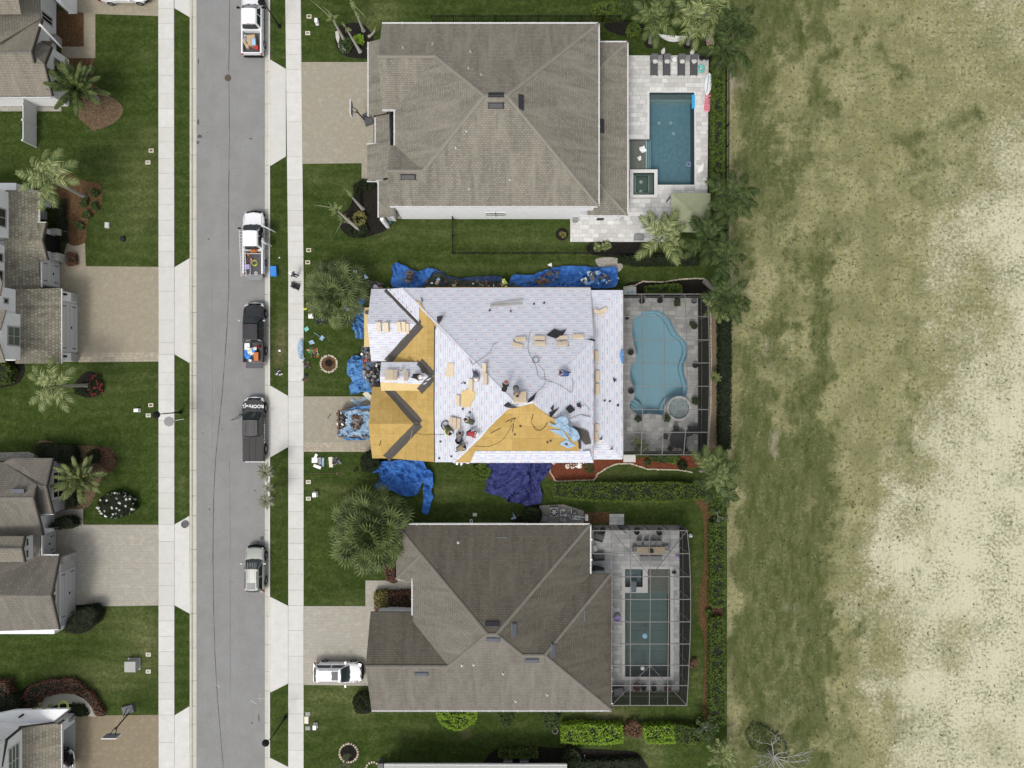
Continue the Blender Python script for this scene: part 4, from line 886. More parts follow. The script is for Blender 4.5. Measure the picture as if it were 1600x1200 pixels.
rowpieces(rm,[wN+Vector((.05,0,.02)),cNW,on(655,475,mW),on(655,508,mW),on(605,480,mW)],mW,M['und'],'underlayment_strip',lift=.045)
rowpieces(rm,[on(683,509,mW),A1,cSW,on(680,722,mW),on(679,600,mW),on(679,520,mW)],mW,M['und'],'underlayment_strip',lift=.05)
rowpieces(rm,[wN,wS,on(680,722,mW),on(680,620,mW),on(680,510,mW),on(656,472,mW)],mW,M['osb'],'sheathing_panel',1.22,.01,2.44,.006,.012)
edge = MB();edge.bar(on(679.5,510,mW)+Vector((0,0,.06)),on(678.5,640,mW)+Vector((0,0,.06)),.12,.05);edge.bar(on(678.5,640,mW)+Vector((0,0,.06)),on(679.5,721,mW)+Vector((0,0,.06)),.10,.05);edge.build('strip_edge_bar',M['black'],rm)  # thin black bars along the lower edge of the west slope underlayment
rowpieces(rm,mf['E'],mE,M['und'],'underlayment_strip')
osb_poly = [(716,721),(780,655),(790,640),(803,636),(815,634),(832,629),(858,649),(893,661),(900,680),(905,704),(907,721)]
rowpieces(rm,[cSW,cSE,A2,A1],mS,M['und'],'underlayment_strip',.47,.02)
rowpieces(rm,[cSW+Vector((.1,0,0))]+pxs([(716,718),(752,683),(765,667),(790,640),(803,637),(815,634),(832,630),(858,650),(880,660),(893,668),(903,690),(907,704)],mS)+[on(907,720,mS)],mS,M['osb'],'sheathing_panel',1.22,.035,2.44,.006,.012)
# bottom band with large print
bandP = [on(743,704,mS),on(921,704,mS),cSE,on(735,722,mS)]
n_,h_,s_,o_ = frame_of(mS)
def flat_on(roof,P,L,m,name,lift=.06,th=.01,rim=0.0):
    """a loose flat sheet on a roof plane, given in photo pixels on that plane"""
    n = nrm(P);pts = [on(x,y,P) for x,y in L]
    mb = MB();tp = [p+n*(lift+U(0,rim)) for p in pts];k = len(tp)
    for t in tessellate_polygon([tp]):
        a,b,c_ = (tp[i] for i in t)
        if (b-a).cross(c_-a).dot(n) < 0:a,b,c_ = a,c_,b
        mb.poly([a,b,c_])
    for i in range(k):a,b = tp[i],tp[(i+1) % k];mb.poly([a,a-n*(lift*.9),b-n*(lift*.9),b])
    return mb.build(name,M[m],roof)
rowpieces(rm,bandP,mS,M['undB'],'printed_underlayment_band',1.24,.075)
rowpieces(rlm,[la,lc1,lc2,lb],zE,M['und'],'underlayment_strip');rowpieces(rlm,[la,(7.1,8.72,3.2),lc1],zN,M['und'],'underlayment_strip');rowpieces(rlm,[lb,lc2,(7.1,-6.95,3.2)],zS,M['und'],'underlayment_strip')
wgr = [o for o in bpy.data.objects if o.name.startswith('wing_roof')]
rowpieces(wgr[0],wg[0],gN,M['osb'],'sheathing_panel',1.22,.01,2.44,.006,.012);rowpieces(wgr[0],wg[1],gS,M['osb'],'sheathing_panel',1.22,.01,2.44,.006,.012)
rowpieces(wgr[1],wn[0],nN,M['und'],'underlayment_strip');rowpieces(wgr[1],wn[1],nS,M['und'],'underlayment_strip')
rowpieces(wgr[2],wd[0],dN,M['und'],'underlayment_strip');rowpieces(wgr[2],wd[1],dS,M['osb_pale'],'sheathing_panel',1.22,.01,2.44,.006,.012);rowpieces(wgr[2],[wd[1][0]*.4+wd[1][1]*.6,wd[1][1],wd[1][2],wd[1][2]*.45+wd[1][3]*.55],dS,M['und'],'underlayment_strip',.47,.04)
# valley membranes: folded strips along each valley
def valley(a,b,P1,P2,w=.42,w2=.42):
    a,b = Vector(a),Vector(b);d = (b-a).normalized();mb = MB()
    n1,n2 = nrm(P1),nrm(P2);s1 = n1.cross(d).normalized();s2 = n2.cross(d).normalized()
    if s1.z < 0:s1 = -s1
    if s2.z < 0:s2 = -s2
    up = Vector((0,0,.055));n = 8;vs = []
    for i in range(n+1):
        p = a+(b-a)*(i/n);j = U(-.03,.03);vs += [p+s1*(w+j)+up,p+up*.9,p+s2*(w2+j)+up]
    fs = []
    for i in range(n):k = 3*i;fs += [(k,k+1,k+4,k+3),(k+1,k+2,k+5,k+4)]
    mb.add(vs,fs);mb.build('valley_membrane',M['felt'],rm)
valley(X3(gN,gS,mW),wg[0][1],gN,mW);valley(X3(gN,gS,mW),wg[1][3],gS,mW);valley(X3(nN,nS,mW),wn[0][1],nN,mW,.3,.22);valley(X3(nN,nS,mW),wn[1][3],nS,mW,.25,.5)
valley(X3(dN,dS,mW),wd[0][1],dN,mW,.3,.45);valley(X3(dN,dS,mW),wd[1][3],dS,mW,.3,.45)
pnt = pent(HM,-13.95,-13.0,1.9+1.6,1.9+5.3,2.25,2.55,M['osb_pale']);flat_on(HM,PL('Z',2.6,0),[(570.5,484.5),(586,486.5),(585,492),(571,491)],'felt','valley_flap',.03)
trim(HM,[((7.26,8.925,3.2),(-8,8.925,3.2))],M['wood'],.07,.18,'fascia',out=.04);trim(HM,[(cSW,cSE)],M['trim'],.08,.16,'fascia',out=.04);trim(HM,[(cSE,cNE)],M['wood'],.06,.16,'fascia',out=.04);trim(HM,[(lc2,lc1)],M['trim'],.08,.16,'fascia',out=.04)
trim(HM,[(cNE,(7.26,8.925,3.2))],M['trim'],.06,.16,'fascia',out=.04);trim(HM,[((7.1,-6.95,3.2),lc2)],M['trim'],.08,.16,'fascia',out=.04)
flat_on(rm,mW,[(686,506),(692,496),(690,493),(684,497)],'black','valley_flap',.08)

# ------------------------------------------------------------------ houses across the road
def poly_roof(par,L,m,lines=(),cm=None,name='roof',th=.14):
    r = roof_part(par,[[tuple(W(*p)) for p in f] for f in L],m,name,th)
    if cm:caps(r,[(W(*a),W(*b)) for a,b in lines],cm,.24)
    return r
def gwall(par,X,pts,m='white',base=0.0,name='wall',back=.25):
    """wall facing the road at x = X; pts = photo pixels of its upper outline, north to south"""
    T = [onX(X,*p) for p in pts];n = len(T);mb = MB()
    vs = [Vector((X,t.y,base)) for t in T]+[Vector((X,t.y,t.z)) for t in T]
    for i in range(n-1):
        a,b,c_,d = vs[i],vs[i+1],vs[n+i+1],vs[n+i];mb.poly([a,b,c_,d]);e = Vector((-back,0,0));mb.poly([d,c_,c_+e,d+e])
    for i in (0,n-1):mb.poly([vs[i],vs[n+i],vs[n+i]+Vector((-back,0,0)),vs[i]+Vector((-back,0,0))])
    return mb.build(name,M[m],par)
def quadwin(par,X,px0,py0,px1,py1,nx,ny,fm='trim',gm='wglass',fr=.08):
    a,b = onX(X,px0,py0),onX(X,px1,py1);c_ = (a+b)/2;return window(par,c_,abs(a.y-b.y),abs(a.z-b.z),'X',nx,ny,fm,gm,1,fr)
def rake(par,L,m='rakedark',w=.12):
    P = [W(*p) for p in L]
    for a,b in zip(P,P[1:]):mb = MB();mb.bar(a+Vector((.04,0,-.06)),b+Vector((.04,0,-.06)),w,.2);mb.build('rake_board',M[m],par)
def block(par,x0,y0,x1,y1,z0,z1,m='white',name='wall',px=True):
    a,b = (W(x0,y0),W(x1,y1)) if px else (Vector((x0,y0,0)),Vector((x1,y1,0)))
    mb = MB();mb.box(((a.x+b.x)/2,(a.y+b.y)/2,(z0+z1)/2),(abs(b.x-a.x),abs(b.y-a.y),z1-z0));return mb.build(name,M[m],par)
def gdoor(par,X,py0,py1,ztop,m='garage',base=0.05):
    y0,y1 = W(0,py0).y,W(0,py1).y;mb = MB();mb.box((X+.03,(y0+y1)/2,(base+ztop)/2),(.05,abs(y0-y1),ztop-base));g = mb.build('garage_door',M[m],par)
    for k in range(1,4):
        z = base+(ztop-base)*k/4;mb = MB();mb.box((X+.06,(y0+y1)/2,z),(.02,abs(y0-y1),.03));mb.build('panel_joint',M['greyw'],g)
    for yy in (y0-.35*(1 if y0 > y1 else -1),y1+.35*(1 if y0 > y1 else -1)):
        for z in (.6,ztop-.4):mb = MB();mb.box((X+.07,yy,z),(.03,.06,.5));mb.build('strap_hinge',M['blackm'],g)
    mb = MB();mb.box((X+.08,(y0+y1)/2,1.0),(.05,.22,.12));mb.build('handle',M['blackm'],g)
    return g
# L1 (top left)
H1 = thing('house','cream gabled house with tan roof at the top left corner, across the road','house',W(40,90))
r = poly_roof(H1,[[(-90,83,5.5),(49,82,5.5),(52,98,5.05),(69,100,4.9),(81,150,3.5),(-90,152,3.5)],[(80,73,3.6),(69,100,4.9),(52,98,5.05),(49,82,5.1),(60,66,3.9)],[(-90,83,5.5),(49,82,5.5),(65,30,3.9),(0,66,5.0),(-90,76,5.4)],
                   [(61,-60,3.8),(62,30,3.9),(0,66,5.4),(-40,78,6.2),(-120,-60,8.4)]],M['shL'],[((-90,83,5.5),(49,82,5.5))],M['capB'])
poly_roof(H1,[[(-60,-4,7.2),(28,-4,7.2),(33,21.5,6.4),(-60,23,6.4)],[(-60,-4,7.2),(28,-4,7.2),(31,-28,6.4),(-60,-28,6.4)]],M['shL'],name='dormer_roof')
gwall(H1,W(42,0).x+.9,[(29,-24),(29,-4),(33.5,20)],'trim',3.6,'dormer_wall');XD = W(42,0).x+.9
quadwin(H1,XD,34,2,39,-6,1,1,'trim');quadwin(H1,XD,34,9,39,18,1,1,'trim')
rake(H1,[(65,30,3.95),(49,82,5.55),(53,98,5.1)]);rake(H1,[(80,73,3.65),(69,100,4.95),(81,150,3.55)])
XA = W(108,0).x
gwall(H1,XA,[(81,74),(72,101),(81,147)]);window(H1,onX(XA,92,106),1.25,1.35,'X',2,1,'greyw','wglass')
gwall(H1,W(66,0).x+.4,[(62,34),(50,80),(53,92)],'white',3.0)
gwall(H1,W(88,0).x,[(62,-40),(62,66)]);quadwin(H1,W(88,0).x,65,17,81,41,2,1,'trim')
poly_roof(H1,[[(64,63.5,3.0),(81,64,2.9),(78,74,2.7),(73,98,3.2),(60,80,3.3)]],M['shL'],name='low_roof',th=.1)
poly_roof(H1,[[(62,36,4.6),(95,72,2.9),(93,73,2.7),(60,40,4.4)]],M['trim'],name='porch_beam',th=.3)
poly_roof(H1,[[(76,-30,3.8),(80,-3,3.8),(105,19.5,2.8),(118,19.5,.3),(118,-30,.3)]],M['white'],name='entry_wall',th=.25);poly_roof(H1,[[(79,-4,3.9),(105,19.5,2.9),(106.5,18.5,2.9),(81,-5,3.9)]],M['rakedark'],name='rake_board',th=.1)
block(H1,-60,166,107,99,0,3.3,'white');block(H1,-60,99,87.5,-60,0,3.0,'white');trim(H1,[(W(-60,152.4,3.5),W(80,151,3.5))],M['trim']);vent(r,23,88,PL('S',W(0,152,3.5).y,3.5),1.3,.4)
sto = MB().box((0,0,.5),(.5,.6,1.0));single('porch_pillar_base',sto,M['stone'],'grey stone pillar base at the cream house entry','pillar base',W(93,66))
# fence beside L1
f1 = thing('fence','white vinyl privacy fence running south from the cream gabled house','fence',W(57,195))
for a,b in ((158,176),(176,199),(199,230)):
    mb = MB();p,q = W(57,a),W(57,b);mb.box((p.x,(p.y+q.y)/2,.9),(.05,abs(p.y-q.y)-.12,1.75));mb.build('fence_panel',M['trim'],f1)
    mb = MB();mb.box((p.x,(p.y+q.y)/2,1.8),(.09,abs(p.y-q.y)-.1,.08));mb.build('top_rail',M['trim'],f1)
for y in (158,176,199,230):mb = MB().box((W(57,y).x,W(57,y).y,.95),(.13,.13,1.9));mb.box((W(57,y).x,W(57,y).y,1.93),(.17,.17,.06));mb.build('fence_post',M['trim'],f1)
# L2
H2 = thing('house','white two storey house with mottled shake roof, across from the basketball hoop drive','house',W(30,430))
r = poly_roof(H2,[[(60,297,3.0),(60,351,3.0),(46,380,3.35),(60,404,3.0),(63,450,3.0),(5,453,4.45),(8,297,4.4)]],M['shake'])
poly_roof(H2,[[(94.5,450,3.0),(94.5,568,3.0),(24,568,4.6),(24,452,4.6)]],M['shake'])
poly_roof(H2,[[(72,348.5,3.1),(66,376,3.75),(20,377,3.8),(44,349,3.1)],[(66,376,3.75),(74,406,3.1),(36,407,3.1),(20,377,3.8)]],M['shake'],name='entry_roof')
rake(H2,[(72,348.5,3.15),(66,376,3.8),(74,406,3.15)]);X2 = W(94,0).x
gwall(H2,X2,[(72,357),(68,376),(75,404)],'garage');block(H2,88,362,105,371,0,1.4,'stone','pillar_base');block(H2,88,399,105,410,0,1.4,'stone','pillar_base')
dr = MB().box((X2+.02,W(0,385).y,1.2),(.05,1.6,2.3));dr.build('porch_opening',M['blackm'],H2)
block(H2,-60,565,60,300,0,3,'white');block(H2,-60,410,93,450,0,2.9,'garage');block(H2,-60,459,119,565,0,2.7,'white')
gdoor(H2,W(93,0).x,412,449,2.5);gdoor(H2,W(121,0).x,476,551,2.4)
block(H2,119.5,460,122.5,472,0,.95,'stone','stone_base');block(H2,119.5,553,122.5,565,0,.95,'stone','stone_base');block(H2,119,460,121,474,0,2.75,'white');block(H2,119,553,121,565,0,2.75,'white')
for y in (464,558):mb = MB().box((W(121,y).x+.1,W(121,y).y,2.0),(.2,.18,.35));mb.build('wall_lamp',M['blackm'],H2)
Xu = W(33,0).x*.935;Xv = W(26,0).x*.933;Xt = W(14,0).x*.937
def upper(X,y0,y1,z0,z1,pxw=True):
    a,b = W(0,y0,4.4).y,W(0,y1,4.4).y;mb = MB();mb.box((X-3,(a+b)/2,(z0+z1)/2),(6,abs(a-b),z1-z0));mb.build('upper_wall',M['white'],H2)
upper(Xu,491,562,3,6.9);upper(Xv,453,490,3,6.9);upper(Xt,300,372,3,6.8);upper(W(8,0).x*.935,384,449,3,6.8)
quadwin(H2,Xu,12,510,30,540,2,2,'greyw','gglass');quadwin(H2,Xv,6,466,12,474,1,1,'greyw');quadwin(H2,Xt,-4,324,8,355,2,1,'greyw');quadwin(H2,W(8,0).x*.935,-10,394,3.5,409,1,1,'greyw');quadwin(H2,W(8,0).x*.935,-10,421,3.5,438,1,1,'greyw')
poly_roof(H2,[[(-60,425,8),(-4,425,8),(3,442,7.3),(0,462,6.9),(-60,462,6.9)],[(-60,484,8),(9,484,7.2),(0,516,7.0),(-60,520,8)],[(-60,530,8),(-2,536,7.6),(8,566,7.0),(-60,570,7.0)]],M['shL'],name='upper_roof')
trim(H2,[(W(95,568,3),W(95,451,3))],M['trim']);trim(H2,[(W(60,348,3),W(60,300,3))],M['trim']);trim(H2,[(W(63.5,449,3),W(63.5,410,3))],M['trim']);trim(H2,[(W(72,348,3.05),W(54,348,3.05))],M['trim'],.1,.16,'fascia');trim(H2,[(W(74,406.5,3.05),W(58,406.5,3.05))],M['trim'],.1,.16,'fascia')
block(H2,62,313,80,325,0,2.7,'white','porch_column');block(H2,66,331,74,344,0,.5,'greyw','porch_step')
# L3
H3 = thing('house','grey gabled house with taupe roof and dormer, across from the roofing pickup','house',W(30,850))
r = poly_roof(H3,[[(-60,779,5.4),(52,778,5.2),(57,757,4.7),(72,760,4.6),(82,716,3.4),(20,716,3.4),(5,722,3.4),(-60,720,3.4)],[(52,778,5.2),(-60,779,5.4),(-60,826,4.0),(40,836,3.6),(66,837,3.3)],
                   [(57,757,4.65),(72,760,4.55),(82,802,3.4),(64,803,3.35),(61,795,3.5)],[(-60,826,4.0),(62,836,3.3),(63,870,3.3),(-60,930,5.8)],
                   [(80,931,4.9),(93,868,3.2),(60,868,3.2),(48,872,3.4),(-60,928,5.9),(-60,931,4.9)],[(80,931,4.9),(-60,931,4.9),(-60,989,3.2),(0,986,3.2),(92.5,983,3.2)]],M['shB'],
              [((-60,779,5.4),(52,778,5.2)),((-60,931,4.9),(80,931,4.9))],M['capB'])
poly_roof(H3,[[(-60,858,6.2),(34,858,5.9),(38,838,5.2),(-60,838,5.2)],[(-60,858,6.2),(34,858,5.9),(38,878,5.2),(-60,878,5.2)]],M['shL'],[((-60,858,6.2),(34,858,5.9))],M['capB'],'dormer_roof')
rake(H3,[(82,718,3.45),(72,760,4.65),(82,802,3.45)]);rake(H3,[(55,762,5.2),(52,778,5.3),(67,836,3.4)]);rake(H3,[(93,866,3.25),(80,931,4.95),(92,983,3.25)]);rake(H3,[(38,838,5.25),(34,858,5.95),(38,878,5.25)])
X3a = W(102,0).x;X3b = W(118,0).x;X3d = W(47,0).x*.94
gwall(H3,X3a,[(81,722),(76,760),(81,799)],'greyw');quadwin(H3,X3a,83,739,98,774,2,2,'trim','wglass',.2)
gwall(H3,X3d,[(39,840),(36,858),(39,876)],'trim',3.6,'dormer_wall');quadwin(H3,X3d,40,842,44,852,1,1);quadwin(H3,X3d,40,860,44,870,1,1)
gwall(H3,X3b,[(94,871),(84,931),(94,980)],'greyw');quadwin(H3,X3b,82,914,86,924,1,1,'trim','wglass',.12);quadwin(H3,X3b,82,930,86,940,1,1,'trim','wglass',.12)
gdoor(H3,X3b,884,959,2.3,'garage2');gdoor(H3,W(87,0).x,830,862,2.5,'garage2')
block(H3,-60,796,101,722,0,3.2,'greyw');block(H3,-60,860,86,800,0,3.0,'white');block(H3,-60,973,117,868,0,3.0,'white')
mb = MB();mb.box((X3b+.05,W(0,921).y,2.42),(.1,6.1,.16));mb.build('door_lintel',M['trim'],H3)
block(H3,116,862,120,872,0,2.1,'stone','stone_pier');block(H3,116,962,120,973,0,.9,'stone','stone_base');block(H3,78,820,98,824,0,1.6,'white','porch_wall')
trim(H3,[(W(62,802.6,3.4),W(83,803,3.4))],M['trim'],.1,.16,'fascia');trim(H3,[(W(58,716,3.4),W(82,716,3.4))],M['trim'],.1,.16,'fascia');trim(H3,[(W(64,868,3.3),W(64,837,3.3))],M['trim']);trim(H3,[(W(55,984,3.2),W(92,983,3.2))],M['trim'],.12,.14,'fascia');trim(H3,[(W(92,868,3.2),W(65,868,3.2))],M['trim'])
vent(r,28,768,PL('S',0,0),1.2,.3) if False else None
vv = MB().box(W(28,767,5.15)+Vector((0,0,0)),(1.2,.35,.2));vv.build('roof_vent',M['ventB'],r)
# L4
H4 = thing('house','white walled house with shake garage roof at the bottom left corner','house',W(50,1170))
r = poly_roof(H4,[[(94,1130,3.0),(94,1260,3.0),(32,1260,4.5),(32,1137,4.5)]],M['shL4'])
r2_ = poly_roof(H4,[[(8,1157,6.4),(-8,1230,7.2),(-60,1230,7.2),(-60,1156,6.4)]],M['shL4'],name='upper_roof')
rake(H4,[(82,1130,3.1),(28,1137,4.6)]);rake(H4,[(8,1157,6.5),(30,1139,4.6)]);rake(H4,[(9,1157,6.5),(-4,1225,7.2)])
Xg = W(117,0).x
block(H4,60,1240,88,1136,0,2.9,'white');block(H4,88,1128,117,1114,0,2.9,'white');block(H4,96,1120,121,1116,0,1.0,'stone','stone_base')
sheet('garage_floor',[(80,1125),(118,1125),(118,1240),(80,1240)],.03,M['greyw'],thick=.05)
mb = MB();a,b = W(92,0,3).x,Xg;y0,y1 = W(0,1128).y,W(0,1260).y;mb.box((Xg-.1,(y0+y1)/2,2.65),(.2,y0-y1,.35));mb.build('door_lintel',M['white'],H4)
X4 = W(36,0).x*.935
a,b = W(0,1139,4.4).y,W(0,1260,4.4).y;mb = MB();mb.box((X4-2,(a+b)/2,5.2),(4,a-b,4));mb.build('upper_wall',M['white'],H4);quadwin(H4,X4,13,1172,29,1205,2,3,'trim','gglass')
poly_roof(H4,[[(-60,1127,3.3),(22,1110,3.3),(50,1109,3.1),(108,1108,2.9),(82,1130,3.0),(28,1137,4.3),(8,1157,4.6),(-60,1165,4.6)]],M['white'],name='parapet_roof',th=.3)
rake(H4,[(110,1108,3.0),(83,1129,3.05)]);block(H4,-60,1160,100,1112,0,2.9,'white')
trim(H4,[(W(95,1240,3),W(95,1131,3))],M['trim'],.16,.16)
for p in ((34,1118),(96,1128)):mb = MB().box(W(p[0],p[1],3.2),(.5,.16,.25),.6);mb.build('wall_lamp',M['blackm'],H4)
# house cropped at the bottom edge
H5 = thing('house','roof edge of the next house, cropped along the bottom of the yard','house',W(750,1215))
poly_roof(H5,[[(600,1196.5,3.0),(886,1197,3.0),(886,1300,3.4),(600,1300,3.4)]],M['greyw'],name='roof');trim(H5,[(W(886,1197,3),W(600,1196.5,3))],M['trim'],.3,.14)
block(H5,602,1260,884,1192,0,2.85,'white')
# ------------------------------------------------------------------ screened pool cages
def cage(root,rows,cols,diag,foot,zf=.06,r=.055,xo=0):
    """rows: list of lists of (px,py,z) nodes (north to south); foot: pixel->ground anchors for the side posts"""
    def b(a,c,nm='roof_beam',w=.065,h=.08):mb = MB();mb.bar(a,c,w,h);mb.build(nm,M['cage'],root)
    G = [[W(*p) if p else None for p in row] for row in rows]
    for row in G:
        pts = [p for p in row if p is not None]
        for a,c in zip(pts,pts[1:]):b(a,c)
    for i in range(len(G)-1):
        for j in range(len(G[0])):
            if G[i][j] is not None and G[i+1][j] is not None:b(G[i][j],G[i+1][j],'purlin',.055,.07)
            if j+1 < len(G[0]) and all(G[u][v] is not None for u in (i,i+1) for v in (j,j+1)):
                mb = MB();e = Vector((0,0,.02));mb.poly([G[i][j]+e,G[i+1][j]+e,G[i+1][j+1]+e,G[i][j+1]+e]);mb.build('roof_screen',M['screen'],root)
    for a,c in diag:b(W(*a),W(*c),'brace',.05,.06)
    for side in foot:  # list of (top point px,py,z , ground px,py)
        T = [(W(*t),W(gx,gy,zf)) for t,gx,gy in side]
        for t,g in T:b(t,g,'post',.07,.09)
        for (t0,g0),(t1,g1) in zip(T,T[1:]):
            mb = MB();mb.poly([g0,g1,t1,t0]);mb.build('side_screen',M['screenS'],root)
            for k in (.02,.36):b(g0+(t0-g0)*k,g1+(t1-g1)*k,'rail',.05,.05)
CM = thing('pool_cage','screened aluminium cage over the freeform pool behind the reroofed house','pool enclosure',W(1035,585))
rowsM = []
for py,z,x3,xe in ((459.5,2.9,(974,1002.5,1036,1070),1104.5),(494.5,3.4,(974.5,1003.5,1037,1072),1107),(531,3.5,(975,1004,1038,1073),1108),(567,3.6,(975.5,1004.5,1038.5,1073.5),1108.5),(603.5,3.6,(976,1004.7,1038.6,1073.7),1108.5),(640,3.5,(975,1004,1038,1073),1107.5),(675.5,3.4,(974.5,1003,1036,1071),1106.5),(710.5,2.9,(974,1001.5,1034.5,1068),1104)):
    rowsM.append([(x,py,z) for x in x3]+[(xe,py,z if py in (459.5,710.5) else 3.1)])
dg = [((1006,462,2.95),(1037,494,3.4)),((1090,476,3.0),(1072,494,3.4)),((1004,706,2.9),(1036,677,3.4))]
east = [((r[-1][0],r[-1][1],r[-1][2]),1090.5,600+(r[-1][1]-600)*.957) for r in rowsM]
cage(CM,rowsM,0,dg,[east,[(rowsM[0][j],800+(rowsM[0][j][0]-800)*.957,465.5) for j in range(5)],[(rowsM[-1][j],800+(rowsM[-1][j][0]-800)*.957,705.5) for j in range(5)]])
CB = thing('pool_cage','screened aluminium cage over the long rectangular pool of the bottom house','pool enclosure',W(1005,950))
rowsB = []
for py,z,xl,xe,ze in ((829,2.9,926.5,1073.5,2.9),(865,3.3,926.5,1077,3.2),(901,3.4,956,1078.5,3.3),(936.5,3.4,956,1079,3.3),(971.5,3.4,956,1079,3.3),(1006,3.4,956,1078,3.3),(1039.5,3.4,956,1076.5,3.2),(1071,3.3,956,1075,3.1),(1102,2.9,955.5,1073,2.9)):
    k = (py-829)/273
    rowsB.append([(xl if py < 890 else None) and (xl,py,z),(956-.5*k,py,z),(985.5-1*k,py,z),(1017-2.5*k if 880 < py else 1015,py,z),(1046-3*k,py,z),(xe,py,ze)])
dgB = [((955,829,2.9),(1016.5,901,3.4)),((1073.5,829,2.9),(1016.5,901,3.4)),((1015.5,1039.5,3.4),(956,1102,2.9)),((1015.5,1039.5,3.4),(1073,1102,2.9))]
f = .957
cage(CB,rowsB,0,dgB,[[(r[-1],1061.5,600+(r[-1][1]-600)*f) for r in rowsB],[(p,800+(p[0]-800)*f,820.5) for p in rowsB[0] if p],[(p,800+(p[0]-800)*f,1080) for p in rowsB[-1] if p]])
mb = MB().box((0,0,0),(14*.06,.02,2.0));o = thing('screen_door','open screen door on the north side of the lower pool cage','screen door',W(962,820),R(-35))
MB().bar((0,0,.1),(1.0,0,.1),.05,.08).bar((0,0,2.0),(1.0,0,2.0),.05,.08).bar((0,0,.1),(0,0,2.0),.05,.05).bar((1,0,.1),(1,0,2.0),.05,.05).bar((0,0,.9),(1.0,0,.9),.05,.1).build('door_frame',M['trim'],o,local=True)
MB().poly([(0,0,.1),(1,0,.1),(1,0,2),(0,0,2)]).build('door_screen',M['screenS'],o,local=True)
# cantilever shade roof on posts by the top pool
pv = thing('shade_pavilion','square sage green hipped canopy at the corner of the top pool patio','pavilion',W(1079,333))
hz = 2.6;c_ = [W(1048.5,301.5,hz),W(1110,302,hz),W(1109.5,363,hz),W(1048.5,362,hz)];ap = W(1079,330,3.3)
for a,b in ((0,1),(1,2),(2,3),(3,0)):
    mb = MB();n = 8
    for i in range(n):
        p0,p1 = c_[a]+(c_[b]-c_[a])*(i/n),c_[a]+(c_[b]-c_[a])*((i+1)/n);mb.poly([p0,p1,ap]);mb.poly([p0,p0-Vector((0,0,.2)),p1-Vector((0,0,.2)),p1])
        mb.bar(p0+Vector((0,0,.02)),p0+(ap-p0)*.98+Vector((0,0,.02)),.02,.02)
    mb.build('canopy_panel',M['psage'],pv)
for p in c_:mb = MB();q = p+(ap-p)*.08;mb.box((q.x,q.y,1.3),(.1,.1,2.5));mb.build('post',M['pdgrey'],pv)
# ------------------------------------------------------------------ metal fences
def mfence(P,label,gap=1.95,h=1.2,picket=.2):
    root = thing('fence',label,'fence',W(*P[0]))
    for a,b in zip(P,P[1:]):
        a,b = W(*a),W(*b);L = (b-a).length;n = max(1,round(L/gap))
        for i in range(n+1):p = a+(b-a)*(i/n);mb = MB().box((p.x,p.y,h/2+.04),(.055,.055,h+.1));mb.build('fence_post',M['blackm'],root)
        for z in (.2,h-.2,h):
            mb = MB();mb.bar(a+Vector((0,0,z)),b+Vector((0,0,z)),.028,.03);mb.build('rail',M['blackm'],root)
        mb = MB();m = int(L/picket)
        for i in range(m):p = a+(b-a)*((i+.5)/m);mb.box((p.x,p.y,h/2),(.025,.025,h-.08))
        mb.build('pickets',M['blackm'],root,kind='stuff')
    return root
mfence([(676,34.5),(940,34.5),(1010,34.5)],'black metal fence along the north side of the top house');mfence([(708,343),(708,397)],'short black metal fence run from the white side wall')
mfence([(708,397.5),(930,397.5),(1120,398)],'black metal fence between the top house lawn and the reroofed house');mfence([(1133.5,95),(1133.5,200),(1132,330),(1132,395)],'black metal fence east of the top pool beside the field')
# ------------------------------------------------------------------ vehicles
def ringpts(x,hw,zb,zs,zt,cr,bow=0):
    P = [(.80,zb),(.97,zb+.10),(1.0,(zb+zs)/2),(1.0,zs),(.985,zt-.07),(.93,zt-.005),(.55,zt+cr*.8),(0,zt+cr)]
    pts = [(x-bow*(k*k),-k*hw,z) for k,z in P]+[(x-bow*(k*k),k*hw,z) for k,z in P[-2::-1]]
    return pts
def loft(mb,rings,mi=0,cap=True):
    n = len(rings[0]);vs = [p for r in rings for p in r];fs = [(i*n+k,(i+1)*n+k,(i+1)*n+k+1,i*n+k+1) for i in range(len(rings)-1) for k in range(n-1)]
    fs += [(i*n+n-1,(i+1)*n+n-1,(i+1)*n,i*n) for i in range(len(rings)-1)]
    if cap:fs += [tuple(range(n)),tuple((len(rings)-1)*n+k for k in range(n-1,-1,-1))]
    mb.add(vs,fs,mi)
